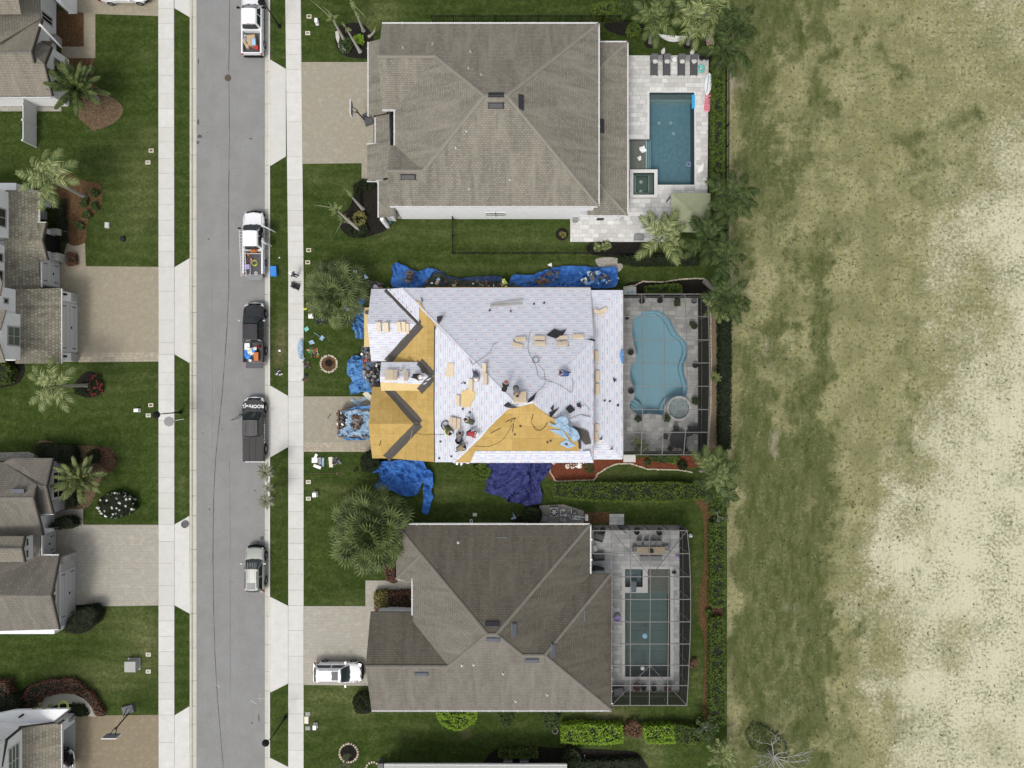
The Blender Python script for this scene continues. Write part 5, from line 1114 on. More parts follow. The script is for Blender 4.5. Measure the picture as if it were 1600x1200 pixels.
def vehicle(name,label,px,py,rot,paint,kind='pickup',L=5.9,Wd=2.0,group=None,belt=1.18,roof=1.88,hood=.98,wr=.40,hx=None,tonneau=False,trimm='blackm',sunroof=False,bumper='blackm',bow=.22,zref=.9,cabL=None,tail=False,opendoor=None,zoff=-.1,flare=False,reardoor=False):
    w = W(px,py,zref);v = thing(name,label,'pickup truck' if kind == 'pickup' else 'car',(w.x,w.y,zoff),rot,group)
    hw = Wd/2;xf = L/2;pm = M[paint]
    B = lambda mb,nm,m,p=None,s=False:mb.build(nm,M[m] if isinstance(m,str) else m,p or v,s,local=True)
    zb = .42 if kind == 'pickup' else .30
    if kind == 'pickup':x0,x1,x2,x3,xc = xf-1.32,xf-2.05,xf-3.55,xf-3.72,xf-3.78
    else:x0,x1,x2,x3,xc = xf-1.12,xf-1.9,-xf+.42,-xf+.05,-xf
    st = [(xf-.02,.80,zb+.16,hood-.22,hood-.18,0),(xf-.12,.90,zb+.05,hood-.12,hood-.05,.01),(xf-.38,.97,zb,hood-.06,hood,.02),(x0+.25,.99,zb,hood,hood+.06,.03),(x0,1,zb,belt-.12,belt-.04,.02),(x1,1,zb,belt-.06,belt,0)]
    if kind == 'pickup':st += [(xc,1,zb,belt-.06,belt,0)]
    else:st += [(-xf+.5,1,zb,belt-.06,belt,0),(-xf+.12,.95,zb+.05,belt-.08,belt-.02,0),(-xf+.01,.86,zb+.16,belt-.25,belt-.2,0)]
    mb = MB();loft(mb,[ringpts(x,hw*k,a,b,c,cr,bow if i < 3 else (.16 if i < 5 else (-bow*.9 if kind != 'pickup' and i > 6 else 0))) for i,(x,k,a,b,c,cr) in enumerate(st)]);B(mb,'body',pm,s=35)
    # hood panel seams
    mb = MB();hz = hood+.085
    for s in (-1,1):mb.bar((xf-.45,s*hw*.80,hood+.035),(x0,s*hw*.86,belt+.0),.018,.012)
    B(mb,'hood_seam','blackm')
    # greenhouse
    hb,ht = hw*.90,hw*.70
    def gr(x,t,k=1):# t 0..1 height
        a = hb+(ht-hb)*t;z = belt-.03+(roof-belt)*t;return [(x,-a,belt-.03),(x,-a,z-.05*t),(x,-a*.93,z),(x,-a*.5,z+.03*t),(x,0,z+.04*t),(x,a*.5,z+.03*t),(x,a*.93,z),(x,a,z-.05*t),(x,a,belt-.03)]
    R_ = []
    def ring(xb,xt,bow=.10):
        P = []
        for s in (-1,1):
            seq = [(hb,belt-.03,0),(ht+.02,roof-.09,1),(ht*.93,roof-.01,1),(ht*.5,roof+.03,1)]
            Q = [((xb if t == 0 else xt)-bow*(y/hw)**2,s*y,z) for y,z,t in seq]
            P = P+Q if s == -1 else P+[((xt),0,roof+.045)]+Q[::-1]
        return P
    mb = MB();n_ = 9
    fr,mid,re = ring(x0,x1),ring((x0+x3)/2,(x1+x2)/2,0),ring(x3,x2,-.06)
    loft(mb,[fr,mid,re]);B(mb,'cab',pm,s=35)
    # glass
    def curved(xb,yb,zb_,xt,yt,zt_,bow,off,m,nm,seg=8,th=.02):
        mb = MB();vs = []
        for i in range(seg+1):
            k = -1+2*i/seg;vs.append((xb-bow*(k*yb/hw)**2+off,k*yb,zb_));vs.append((xt-bow*(k*yt/hw)**2+off*.6,k*yt,zt_+.012))
        fs = [(2*i,2*i+2,2*i+3,2*i+1) if off < 0 else (2*i,2*i+1,2*i+3,2*i+2) for i in range(seg)]
        mb.add(vs,fs);return B(mb,nm,m,s=35)
    curved(x0-.04,hb*.93,belt+.015,x1+.06,ht*.96,roof-.015,.10,.03,'glass','windscreen')
    if kind == 'pickup':curved(x3,hb*.86,belt+.1,x2,ht*.86,roof-.12,-.06,-.035,'glass','rear_window')
    else:curved(x3+.02,hb*.86,belt+.08,x2-.02,ht*.88,roof-.05,-.06,-.035,'glass','rear_window')
    for s in (-1,1):
        xs_ = [(x0-.42,x0-.75),((x0+x3)/2+.04,(x0+x3)/2+.04)],[((x0+x3)/2-.06,(x0+x3)/2-.06),(x3+.2,x2+.16)]
        for (a,b) in xs_:
            mb = MB();z0_,z1_ = belt+.05,roof-.16;f = lambda z:hb+(ht+.02-hb)*((z-belt+.03)/(roof-.09-belt+.03))+.012
            mb.poly([(a[0],s*f(z0_),z0_),(b[0],s*f(z0_),z0_),(b[1],s*f(z1_),z1_),(a[1],s*f(z1_),z1_)][::s]);B(mb,'side_window','glass')
        if not (opendoor == s):
            mb = MB();mb.bar((x0-.38,s*(hw*.99),belt+.08),(x0-.38,s*(hw+.20),belt+.12),.06,.05);mb.box((x0-.40,s*(hw+.19),belt+.16),(.12,.22,.22));B(mb,'mirror',trimm if kind == 'pickup' else paint)
        mb = MB();mb.box((x0-1.0,s*(hw+.01),belt-.18),(.2,.03,.04));mb.box((x0-2.0,s*(hw+.01),belt-.18),(.2,.03,.04));B(mb,'door_handle','chrome')
        mb = MB()
        for x in (x0-.3,(x0+x3)/2,x3+.15):mb.bar((x,s*(hw+.002),zb+.15),(x,s*(hw*.985+.004),belt-.07),.014,.012,up=(1,0,0))
        B(mb,'door_seam','blackm')
        mb = MB().box((xf-.28,s*hw*.74,hood-.20),(.30,hw*.30,.15),-s*.30);B(mb,'headlight','lens',s=0)
        mb = MB().box((-xf+.04,s*hw*.90,.95 if kind == 'pickup' else belt-.22),(.10,.16,.32));B(mb,'tail_light','redlens')
        if kind != 'pickup':mb = MB();mb.tube([(x1-.2,s*ht*.86,roof+.01),(x1-.35,s*ht*.86,roof+.06),(x2+.35,s*ht*.86,roof+.06),(x2+.2,s*ht*.86,roof+.01)],.022,6);B(mb,'roof_rail',trimm)
        for xw in (xf-.95,-xf+1.15 if kind == 'pickup' else -xf+.95):
            wh = MB();c = Vector((xw,s*(hw-.10),wr-.0));
            for sgn in (1,):wh.lathe([(wr*.62,-.12),(wr*.9,-.125),(wr,-.08),(wr,.08),(wr*.9,.125),(wr*.62,.12)],22,c,axis='Y')
            wo2 = B(wh,'wheel','rubber',s=35);rm_ = MB().lathe([(.02,-.135),(wr*.55,-.125),(wr*.62,-.11),(wr*.62,.11),(wr*.55,.125),(.02,.135)],16,c,axis='Y');B(rm_,'rim','rim',wo2)
            ar = MB();pts = [(xw+(wr+.07)*math.cos(t),s*(hw-.0),wr+(wr+.07)*math.sin(t)) for t in [math.pi*i/10 for i in range(11)]];ar.tube(pts,.05 if flare else .03,6);B(ar,'wheel_arch','blackm' if paint != 'carw' or flare else 'carw')
    mb = MB();mb.tube([(xf-.32,-hw*.93,.55),(xf-.04,-hw*.7,.55),(xf+.06,0,.55),(xf-.04,hw*.7,.55),(xf-.32,hw*.93,.55)],.11,6);B(mb,'front_bumper',bumper)
    mb = MB();mb.box((xf-.03,0,.74),(.08,hw*1.1,.22));B(mb,'grille','blackm')
    mb = MB();mb.bar((-xf-.02,-hw*.9,.56),(-xf-.02,hw*.9,.56),.18,.2);B(mb,'rear_bumper',bumper if kind == 'pickup' else paint)
    mb = MB().box((0,0,zb+.02),(L*.9,Wd*.8,.16));B(mb,'chassis','blackm')
    mb = MB();mb.bar((x0+.02,-hw*.5,belt+.03),(x0-.12,-.05,belt+.10),.03,.02);mb.bar((x0+.02,hw*.1,belt+.03),(x0-.12,hw*.55,belt+.10),.03,.02);B(mb,'wiper','blackm')
    if kind == 'pickup':
        xb0,xb1 = xc-.03,-xf+.02;zt = belt-.02
        for s in (-1,1):
            mb = MB();rings = []
            for x in (xb0,(xb0+xb1)/2,xb1+.1,xb1):rings.append([(x,s*(hw*.97),zb+.05),(x,s*hw,.8),(x,s*hw*.99,zt-.06),(x,s*hw*.96,zt),(x,s*(hw-.17),zt),(x,s*(hw-.17),zt-.05),(x,s*(hw-.13),.75),(x,s*(hw-.13),.70)])
            loft(mb,rings);B(mb,'bed_side',pm,s=35)
        mb = MB().box(((xb0+xb1)/2,0,.70),(xb0-xb1,Wd-.3,.06))
        for k in range(9):mb.box(((xb0+xb1)/2,-hw+.22+k*(Wd-.44)/8,.735),(xb0-xb1-.1,.07,.02))
        B(mb,'bed_floor','pdgrey');mb = MB().box((xb0-.02,0,.95),(.06,Wd-.26,.5));B(mb,'bed_front',pm)
        if tail == 'open':mb = MB().box((xb1-.30,0,.74),(.56,Wd*.82,.07));mb.box((xb1-.30,0,.785),(.40,Wd*.7,.02));B(mb,'tailgate','pdgrey' if paint != 'carw' else 'pgrey')
        else:mb = MB().box((xb1+.02,0,.96),(.08,Wd*.84,.46));B(mb,'tailgate',pm)
        if tonneau:
            mb = MB()
            for k in range(3):
                w3 = (Wd-.20)/3;y = -hw+.10+w3*(k+.5);mb.box(((xb0+xb1)/2,y,zt+.03),(xb0-xb1-.04,w3-.025,.05),0,0,0,0)
            B(mb,'bed_cover','pgrey2')
        mb = MB();mb.box((x2+.02,0,roof-.0),(.07,.34,.05));B(mb,'brake_lamp','redlens')
    if sunroof:mb = MB().box((x1-.55,0,roof+.07),(.62,ht*1.25,.02));B(mb,'sunroof','pdgrey')
    
    return v,dict(hw=hw,xf=xf,x0=x0,x1=x1,x2=x2,x3=x3,xc=xc,belt=belt,roof=roof,hood=hood,B=B)
M['pgrey2'] = surf('vinyl_cover_grey',(.036,.034,.033),.65,.08,3,.1)
UPR = R(90)
def lettering(par,txt,loc,size,rot,m='pwhite',name='lettering',tilt=(0,0,0),ext=.006):
    cu = bpy.data.curves.new('t','FONT');cu.body = txt;cu.size = size;cu.extrude = ext;cu.align_x = 'CENTER';cu.align_y = 'CENTER';cu.resolution_u = 2;cu.offset = size*.02
    o = bpy.data.objects.new('t',cu);COL.objects.link(o);dg = bpy.context.evaluated_depsgraph_get();me = bpy.data.meshes.new_from_object(o.evaluated_get(dg));bpy.data.objects.remove(o)
    me.materials.clear();me.materials.append(M[m]);p = link(name,me,par);p.location = loc;p.rotation_euler = (tilt[0],tilt[1],rot);return p
G = 'pickups and cars parked along the right kerb'
v1,d1 = vehicle('pickup_truck','white pickup with loaded open bed, cropped at the top of the road',393.5,35.5,UPR,'carw',L=6.0,Wd=2.02,group=G,trimm='blackm',wr=.41)
v2,d2 = vehicle('pickup_truck','white pickup with open doors and a long ladder along its left side',395.5,379,UPR,'carw',L=6.05,Wd=2.02,group=G,tail='open',opendoor=-1)
v3,d3 = vehicle('pickup_truck','glossy black pickup with open tailgate and tools in its bed',396,520,UPR,'cark',L=5.7,Wd=2.02,group=G,tail='open',trimm='chrome',bumper='chrome')
v4,d4 = vehicle('pickup_truck','matte dark grey pickup with white lettering on the bonnet and covered bed',396,671.5,UPR,'carg',L=6.1,Wd=2.06,group=G,tonneau=True,opendoor=1,flare=True,wr=.46,bumper='chrome')
v5,d5 = vehicle('car','silver boxy off-roader with roof window, lowest in the kerb row',397.5,890,UPR,'cars',kind='suv',L=4.35,Wd=1.85,group=G,belt=1.12,roof=1.85,hood=1.0,bow=.12,flare=True)
v6,d6 = vehicle('car','white crossover parked on the lower driveway facing the garage',528,1051.5,0,'carw',kind='suv',L=4.65,Wd=1.86,belt=1.02,roof=1.58,hood=.86,wr=.35,bow=.42,sunroof=True,zoff=.01)
v7,d7 = vehicle('car','white car on the top left driveway, mostly cut off by the frame',191,-14,0,'carw',kind='suv',L=4.7,Wd=1.86,belt=1.02,roof=1.5,hood=.86,wr=.35,zoff=.01)
v8,d8 = vehicle('car','black car parked inside the bottom left open garage',78,1186,0,'cark',kind='suv',L=4.5,Wd=1.8,belt=.95,roof=1.45,hood=.85,wr=.33,zoff=.03,bumper='chrome',zref=.6)
B = d5['B'];mb = MB().box((-1.35,0,d5['roof']+.045),(.62,.78,.03));B(mb,'rear_roof_window','pgrey');mb = MB()
for k in range(-3,4):mb.box((.05,k*.16,d5['roof']+.045),(1.7,.015,.02))
B(mb,'roof_rib','cars')
B = d4['B']
mb = MB()
for k in range(-3,4):mb.box(((d4['x1']+d4['x2'])/2,k*.15,d4['roof']+.045),(1.15,.02,.02))
B(mb,'roof_rib','carg')
lettering(v4,'ROOFING',(d4['xf']-.78,0,d4['hood']+.075),.46,R(90),tilt=(0,.05,0));lettering(v4,'ROOFING',(-.35,-d4['hw']-.022,.92),.42,0,tilt=(R(90),0,0),ext=.004)
st_ = MB().ell((d4['xf']-.55+.0,.78,d4['hood']+.05),(.07,.07,.02),8,4);B(st_,'hood_emblem','pwhite')
# open doors
def door(v,d,side,hinge_x,ang,m,w=1.05):
    B = d['B'];hw,belt,roof = d['hw'],d['belt'],d['roof'];mb = MB();a = math.radians(ang);h = Vector((hinge_x,side*hw,0));u = Vector((-math.cos(a),side*math.sin(a),0));nn = Vector((0,0,1))
    mb.bar(h+Vector((0,0,.85)),h+u*w+Vector((0,0,.85)),.10,.66,up=(0,0,1));o = B(mb,'door',m)
    mb = MB();ut = h+u*.25+Vector((0,-side*.12,roof-.12));mb.bar(h+Vector((0,0,belt)),ut,.06,.06);mb.bar(ut,h+u*w+Vector((0,-side*.12,roof-.14)),.06,.06);mb.bar(h+u*w+Vector((0,-side*.12,roof-.14)),h+u*w+Vector((0,0,belt)),.06,.06);B(mb,'window_frame',m,o)
    mb = MB();mb.poly([h+u*.08+Vector((0,0,belt)),h+u*(w-.04)+Vector((0,0,belt)),h+u*(w-.04)+Vector((0,-side*.11,roof-.16)),h+u*.3+Vector((0,-side*.11,roof-.16))]);B(mb,'door_window','glass',o)
door(v2,d2,-1,d2['x0']-.1,62,'carw',1.1);door(v2,d2,-1,d2['x0']-1.55,55,'carw',.75);door(v4,d4,1,d4['x0']-.25,62,'carg',1.1)
mb = MB().box((d2['x0']-.8,-d2['hw']*.93,1.22),(.95,.12,.9));d2['B'](mb,'door_opening','blackm');mb = MB().box((d2['x0']-1.0,-d2['hw']*.9,1.25),(.3,.35,.3));d2['B'](mb,'seat','pgrey')
mb = MB().box((d2['xc']-.35,0,1.2),(.06,1.7,.06));mb.box((d2['xc']-.02,0,1.2),(.06,1.7,.06));mb.box((d2['xc']-.35,.8,1.0),(.06,.06,.5));mb.box((d2['xc']-.35,-.8,1.0),(.06,.06,.5));d2['B'](mb,'cargo_rack','alu')
# ladder on the truck
def ladder(name,label,p0,p1,w=.42,n=13,m='alu'):
    p0,p1 = Vector(p0),Vector(p1);t = thing(name,label,'ladder',p0);d = (p1-p0).normalized();s = Vector((-d.y,d.x,0)).normalized()*w/2
    for k in (-1,1):MB().bar(p0+s*k,p1+s*k,.05,.09).build('side_rail',M[m],t)
    for i in range(n):q = p0+(p1-p0)*((i+.5)/n);MB().bar(q-s,q+s,.04,.04).build('rung',M[m],t)
    return t
ladder('extension_ladder','long aluminium ladder lying over the white pickup roadside',W(381,432,1.55),W(377.5,359,1.75),.46,15)
# cargo and loose objects -------------------------------------------------
def item(name,label,cat,px,py,z,shape,m,rz=0,group=None,zr=None):
    mb = MB();m = M[m] if isinstance(m,str) else m
    k = shape[0]
    if k == 'box':mb.box((0,0,shape[3]/2),shape[1:4]);mb.box((0,0,shape[3]+.006),(shape[1]*.96,shape[2]*.12,.012));mb.box((0,0,shape[3]*.5),(shape[1]*1.01,.03,shape[3]*.98))
    elif k == 'bucket':r,h = shape[1:3];mb.lathe([(r*.85,0),(r,h),(r*1.06,h),(r*1.06,h-.03),(r*.95,h-.035),(r*.93,.06),(.01,.05)],14);mb.tube([(r*math.cos(t),.02,h+r*math.sin(t)*.15) for t in [math.pi*i/8 for i in range(9)]],.012,5)
    elif k == 'bag':
        mb.ell((0,0,shape[3]*.45),(shape[1]/2,shape[2]/2,shape[3]*.5),12,8);mb.v = [(x*(1+.18*noise.noise(Vector((x*5+px,y*5,z_*5)))),y*(1+.18*noise.noise(Vector((x*5,y*5+py,z_*5)))),z_*(1+.35*noise.noise(Vector((x*4+py,y*4,1))))) for x,y,z_ in mb.v];mb.ell((0,0,shape[3]*.95),(.06,.06,.08),6,4)
    elif k == 'tool':L = shape[1];mb.tube([(-L/2,0,.06),(L/2,0,.04)],.022,6);mb.box((L/2+.08,0,.05),(shape[2],shape[3],.05));mb.box((-L/2,0,.06),(.14,.05,.05))
    elif k == 'roll':mb.tube([(-shape[1]/2,0,shape[2]),(shape[1]/2,0,shape[2])],shape[2],12);mb.tube([(-shape[1]/2-.01,0,shape[2]),(shape[1]/2+.01,0,shape[2])],shape[2]*.4,8)
    elif k == 'cooler':mb.box((0,0,shape[3]*.42),(shape[1],shape[2],shape[3]*.84),tp=1.04);mb.box((0,0,shape[3]*.92),(shape[1]*1.08,shape[2]*1.08,shape[3]*.16),tp=.94);mb.tube([(-shape[1]*.5,-shape[2]*.58,shape[3]*.8),(shape[1]*.5,-shape[2]*.58,shape[3]*.8)],.02,5)
    elif k == 'coil':
        pts = []
        for i in range(shape[3]*12):t = i/12*2*math.pi;r = shape[1]*(1+.18*math.sin(i*.37));pts.append((r*math.cos(t)+.05*math.sin(i*.13),r*math.sin(t),.03+.012*i/6))
        mb.tube(pts,shape[2],5)
    elif k == 'sheetrag':
        n = 7;a,b,h = shape[1:4];vs = []
        for i in range(n+1):
            for j in range(n+1):
                x,y = (i/n-.5)*a,(j/n-.5)*b;q = Vector((x*2.1+px*.3,y*2.1+py*.3,0));e = 1+.25*noise.noise(q*1.7);vs.append((x*e,y*e,.03+h*(.5+noise.noise(q*1.6))*.9))
        mb.add(vs,[(i*(n+1)+j,(i+1)*(n+1)+j,(i+1)*(n+1)+j+1,i*(n+1)+j+1) for i in range(n) for j in range(n)])
    elif k == 'wedge':mb.add([(0,0,0),(shape[1],0,0),(shape[1]*.6,shape[2],0),(0,0,.01+shape[3]),(shape[1],0,.03),(shape[1]*.6,shape[2],.02+shape[3]*.6)],[(2,1,0),(3,4,5),(0,1,4,3),(1,2,5,4),(2,0,3,5)])
    w = W(px,py,z)
    return single(name,mb,m,label,cat,w,rz,group,smooth=35 if k in ('bucket','bag','coil','roll','tool') else False)
TZ = .66
for a in [('cardboard_box','large cardboard box in the bed of the topmost white pickup','box',395,66,TZ,('box',.75,1.0,.45),'pcard',.1),
          ('bag','grey bag in the topmost white pickup beside the cardboard box','bag',387,62,TZ,('bag',.6,.7,.4),'pgrey',0),
          ('plank_bundle','tan board bundle leaning in the left of the topmost pickup bed','boards',385,70,TZ,('box',.25,1.1,.35),'ptan',.5),
          ('toolbox','small red box at the tailgate of the topmost pickup','toolbox',402,76,TZ,('cooler',.35,.3,.3),'pred',0),('paper_sheet','blue printed sheet on top of the cardboard box in the topmost pickup','wrapper',397,66,TZ+.48,('sheetrag',.3,.7,.06),'psky',0),('rag','white cloth at the front of the topmost pickup bed','cloth',385,58,TZ+.1,('sheetrag',.4,.4,.2),'fabricw',0),
          ('tool','orange handled tool in the ladder pickup bed','tool',387,407,TZ,('tool',.9,.2,.2),'porange',1.4),('crate','brown crate of parts behind the cab of the ladder pickup','crate',393,393,TZ,('box',1.2,.45,.3),'pbrown',0),('parts_pile','orange scrap on top of the brown crate in the ladder pickup','scrap',398,392,TZ+.35,('sheetrag',.6,.4,.3),'porange',0),
          ('hose_coil','yellow hose coil in the ladder pickup bed','hose',398,411,TZ,('coil',.25,.02,3),'pyel',0),('toolbox','purple toolbox by the tailgate of the ladder pickup','toolbox',387,417,TZ,('cooler',.5,.4,.25),'plilac',0),('pipe','white pipe standing out over the ladder pickup tailgate','pipe',392,418,TZ+.1,('tool',1.4,.1,.1),'pwhite',1.5),
          ('tool','small red tool beside the purple toolbox','tool',391,411,TZ,('tool',.6,.15,.2),'pred',1.2),('bracket','white metal bracket on the ladder pickup tailgate','bracket',400,427,TZ,('coil',.12,.03,2),'pwhite',0),
          ('blue_bag','bright blue bag in the black pickup bed','bag',388,553,TZ,('bag',.8,1.1,.45),'pblue',.2),('plastic_tub','white tub behind the cab of the black pickup','tub',388,541,TZ,('cooler',.5,.7,.35),'pwhite',0),('saw','silver saw across the black pickup bed','saw',392,544,TZ+.4,('tool',.7,.3,.3),'alu',-.1),('orange_case','orange case in the rear corner of the black pickup bed','case',402.5,557,TZ,('cooler',.4,.75,.4),'porange',0),
          ('red_can','red fuel can beside the cab of the black pickup','fuel can',405,542,TZ,('bucket',.15,.4),'pred',0),('cloth','cream cloth over the middle of the black pickup load','cloth',392,549,TZ+.3,('sheetrag',.6,.7,.15),'pcream',.3),('blue_box','small blue box in the middle of the black pickup load','box',397,548,TZ+.2,('box',.3,.35,.25),'pblue',.4),('sprayer','white sprayer at the tailgate of the black pickup','sprayer',392,563,TZ,('bag',.35,.3,.3),'pwhite',0),
          ('bucket','pale bucket between the cloth and the orange case','bucket',398,555,TZ,('bucket',.14,.32),'pcream',0),('tool','black tool bag on the black pickup load','bag',401,549,TZ,('bag',.4,.5,.3),'pblack',0)]:
    item(*a)
item('cooler','bright blue cooler standing on the verge beside the ladder pickup','cooler',429.5,424.5,0,('cooler',.55,.9,.5),'pblue',.05)
# ------------------------------------------------------------------ crumpled tarps
def tarp(label,L,z,m,amp=.5,fs=.9,seed=0,step=.14,lean=None,name='tarp',group=None,cat='tarp',zr=0):
    P = [W(p[0],p[1],zr) for p in spline(L,4)];P2 = [Vector((p.x,p.y)) for p in P];n = len(P2)
    P2 = [p+Vector((noise.noise(Vector((p.x*2,p.y*2,seed))),noise.noise(Vector((p.x*2,p.y*2,seed+9)))))*.18 for p in P2]
    x0,x1 = min(p.x for p in P2),max(p.x for p in P2);y0,y1 = min(p.y for p in P2),max(p.y for p in P2);pts = list(P2);T = [(p.x,p.y) for p in P2]
    y = y0
    while y < y1:
        x = x0
        while x < x1:
            q = (x+U(-.07,.07),y+U(-.07,.07))
            if inpoly(q[0],q[1],T):pts.append(Vector(q))
            x += step
        y += step
    r = delaunay_2d_cdt(pts,[(i,(i+1) % n) for i in range(n)],[],1,1e-5)
    def zz(x,y):
        an = seed*1.7;q = Vector(((x*math.cos(an)+y*math.sin(an))*fs*.55+seed*7.1,(y*math.cos(an)-x*math.sin(an))*fs*1.25,seed));w_ = noise.noise(q*.7)*1.6;q = q+Vector((w_,-w_,0))
        a = 1-abs(noise.noise(q*1.1))*2.3;b = 1-abs(noise.noise(q*2.7+Vector((3,1,0))))*2.2;c = noise.noise(q*7)
        e = 1-abs(noise.noise(q*5.3+Vector((1,4,0))))*2.4;h = max(0,.46*a+.26*b+.10*e+.04*c+.08)
        zz0 = (z if lean is None else lean(x,y))
        return zz0+.03+amp*h
    mb = MB();mb.add([(v.x,v.y,zz(v.x,v.y)) for v in r[0]],[tuple(f) for f in r[2]])
    c = sum(P2,Vector((0,0)))/n;me = mb.mesh(name,M[m],28,True,Vector((c.x,c.y,0)));o = link(name,me);o.location = (c.x,c.y,0)
    return tag(o,label,cat,group)
leanN = lambda x,y:max(0,1.9-(y-8.9)*1.0)*.4
tarp('bright blue tarp bunched at the upper left corner of the reroofed house',[(616,414),(628,413),(640,421),(655,424),(680,421),(672,436),(664,450),(617,452),(615,432)],0,'tarp',.9,.9,1,lean=leanN)
tarp('dark slate tarp strip along the upper eave of the reroofed house',[(678,422),(690,425),(706,434),(750,433),(782,433),(784,444),(760,450),(665,450)],0,'slate',.6,.8,2,lean=leanN)
tarp('olive ground cloth under the scraps by the upper eave',[(668,436),(690,428),(705,437),(740,441),(800,443),(800,452),(660,452)],0,'tgreen',.4,.8,3,lean=lambda x,y:.25+leanN(x,y))
tarp('long royal blue tarp with scraps by the upper right eave',[(802,431),(830,430),(848,424),(870,418),(905,417),(940,418),(962,419),(963,430),(957,452),(900,452),(803,452)],0,'tarp',.9,.8,4,lean=leanN)
tarp('blue tarp hanging at the front edge beside the fan palm',[(560,468),(574,466),(576,500),(574,526),(560,530),(556,520),(549,505),(555,490)],0,'tarpL',1.0,1.1,5)
tarp('light blue tarp heaped on the front lawn above the driveway',[(550,560),(560,555),(568,562),(572,585),(580,600),(583,612),(560,613),(547,616),(549,595),(544,575)],0,'tarpL',1.1,1.1,6)
tarp('blue tarp spilling over the lower lawn with a trailing tail',[(590,722),(610,718),(640,717),(662,718),(668,730),(676,738),(676,775),(671,799),(661,799),(663,770),(662,752),(655,768),(640,775),(610,765),(586,762),(594,750),(594,738),(583,738),(586,731)],0,'tarp',.8,.9,7,lean=lambda x,y:.02 if y < -8.2 else .6)
tarp('dark indigo tarp crumpled on the lawn below the lower eave',[(762,722),(800,720),(858,722),(855,738),(845,752),(846,770),(842,786),(815,787),(792,780),(775,772),(760,768),(761,750),(766,738)],0,'navy',1.1,.75,8,lean=lambda x,y:.02 if y < -8.2 else .5)
tarp('small pale blue scrap of tarp on the dark lower lawn',[(802,800),(806,808),(806,811),(799,811),(802,806)],0,'tarpP',.2,1.4,9,.15);tarp('pale blue plastic sheet lying across the pavement edge',[(469,531),(474,534),(474,552),(476,560),(471,561),(467,552),(467,545)],.04,'tarpP',.35,1.4,10,.15)
tarp('pale blue sheet draped over the rear eave of the reroofed house',[(968,552),(975,548),(974,566),(971,566)],3.3,'tarpL',.3,1.5,11,.12,zr=3.3);tarp('crumpled pale blue underlayment heap on the yellow sheathing',[(866,652),(884,652),(888,665),(902,673),(902,688),(893,688),(885,676),(864,665),(858,665),(858,661),(866,661)],7.0,'tarpP',.5,1.2,12,.15,lean=lambda x,y:mS[3]-mS[0]*x-mS[1]*y+.1,zr=6.8)
# debris heaps: shingle offcuts, felt, cardboard
def heap(label,L,z,n,ms,smin=.12,smax=.5,h=.6,name='debris_heap',lean=None,wts=None):
    P = [(W(*p).x,W(*p).y) for p in L];x0,x1 = min(p[0] for p in P),max(p[0] for p in P);y0,y1 = min(p[1] for p in P),max(p[1] for p in P);mb = MB();cx,cy = (x0+x1)/2,(y0+y1)/2
    k = 0;tries = 0
    while k < n and tries < n*20:
        tries += 1;x,y = U(x0,x1),U(y0,y1)
        if not inpoly(x,y,P):continue
        s = U(smin,smax);bz = (z if lean is None else lean(x,y))+U(0,h)*(1-.5*math.hypot((x-cx)/(x1-x0),(y-cy)/(y1-y0)))
        mi = rnd.choices(range(len(ms)),wts)[0]
        mb.box((x,y,bz),(s,s*U(.3,.8),U(.015,.05)),U(0,6.28),mi,U(-.5,.5),U(-.5,.5));k += 1
    me = mb.mesh(name,[M[m] for m in ms],False,True,Vector((cx,cy,0)));o = link(name,me);o.location = (cx,cy,0);return tag(o,label,'debris heap',None,'stuff')
dm = ['black','pdgrey','pbrown','pgrey','tarpL','pwhite','ptan','pred'];dw = [8,8,5,5,3,1,1.5,.3]
heap('dark heap of roofing debris by the front of the north wing',[(570,540),(588,540),(590,566),(572,566)],0,160,dm,lean=lambda x,y:.8,wts=dw,h=1.0)
heap('heap of torn shingles and wrappers beside the front entry',[(568,562),(592,562),(593,606),(584,608),(572,590)],0,330,dm,wts=dw,h=1.2)
heap('shingle scraps scattered on the olive cloth by the upper eave',[(670,440),(790,444),(790,451),(665,451)],0,48,['black','pbrown','ptan','tarpP','pwhite','pred'],.15,.4,.4,lean=lambda x,y:1.1+leanN(x,y),wts=[5,4,2,1,1,.3])
heap('brown shingle scraps on the bunched upper left tarp',[(634,428),(648,424),(650,440),(640,446),(632,444)],0,42,['black','pbrown','pdgrey'],.15,.4,.4,lean=lambda x,y:.9+leanN(x,y));heap('brown shingle scraps on the long royal blue tarp',[(822,445),(850,432),(862,424),(872,428),(870,440),(855,448),(830,449)],0,50,['black','pbrown','pdgrey'],.15,.4,.4,lean=lambda x,y:.9+leanN(x,y))
heap('dark scraps and wrappers at the right end of the royal blue tarp',[(900,430),(925,428),(945,430),(950,445),(905,450)],0,34,['black','tarpP','tarpL','pcream','pdgrey'],.2,.6,.4,lean=lambda x,y:1.1+leanN(x,y),wts=[4,4,2,1,2])
heap('litter of black scraps at the lawn corner by the fan palm',[(576,440),(600,444),(598,452),(578,450)],0,60,dm,h=.4,wts=dw);heap('dark roofing litter on the lawn beside the pavement',[(478,544),(496,544),(498,556),(486,558)],.0,45,['black','pbrown','pgreen','porange','ptan'],.1,.35,.15);heap('small dark litter pile by the pavement lower down',[(474,565),(484,565),(484,575),(475,575)],.0,35,['black','pdgrey','pbrown'],.1,.3,.15);heap('dark rags and offcuts on the verge near the black pickup',[(430,576),(440,574),(440,586),(431,586)],0,14,['black','pwhite','pdgrey'],.1,.35,.1)
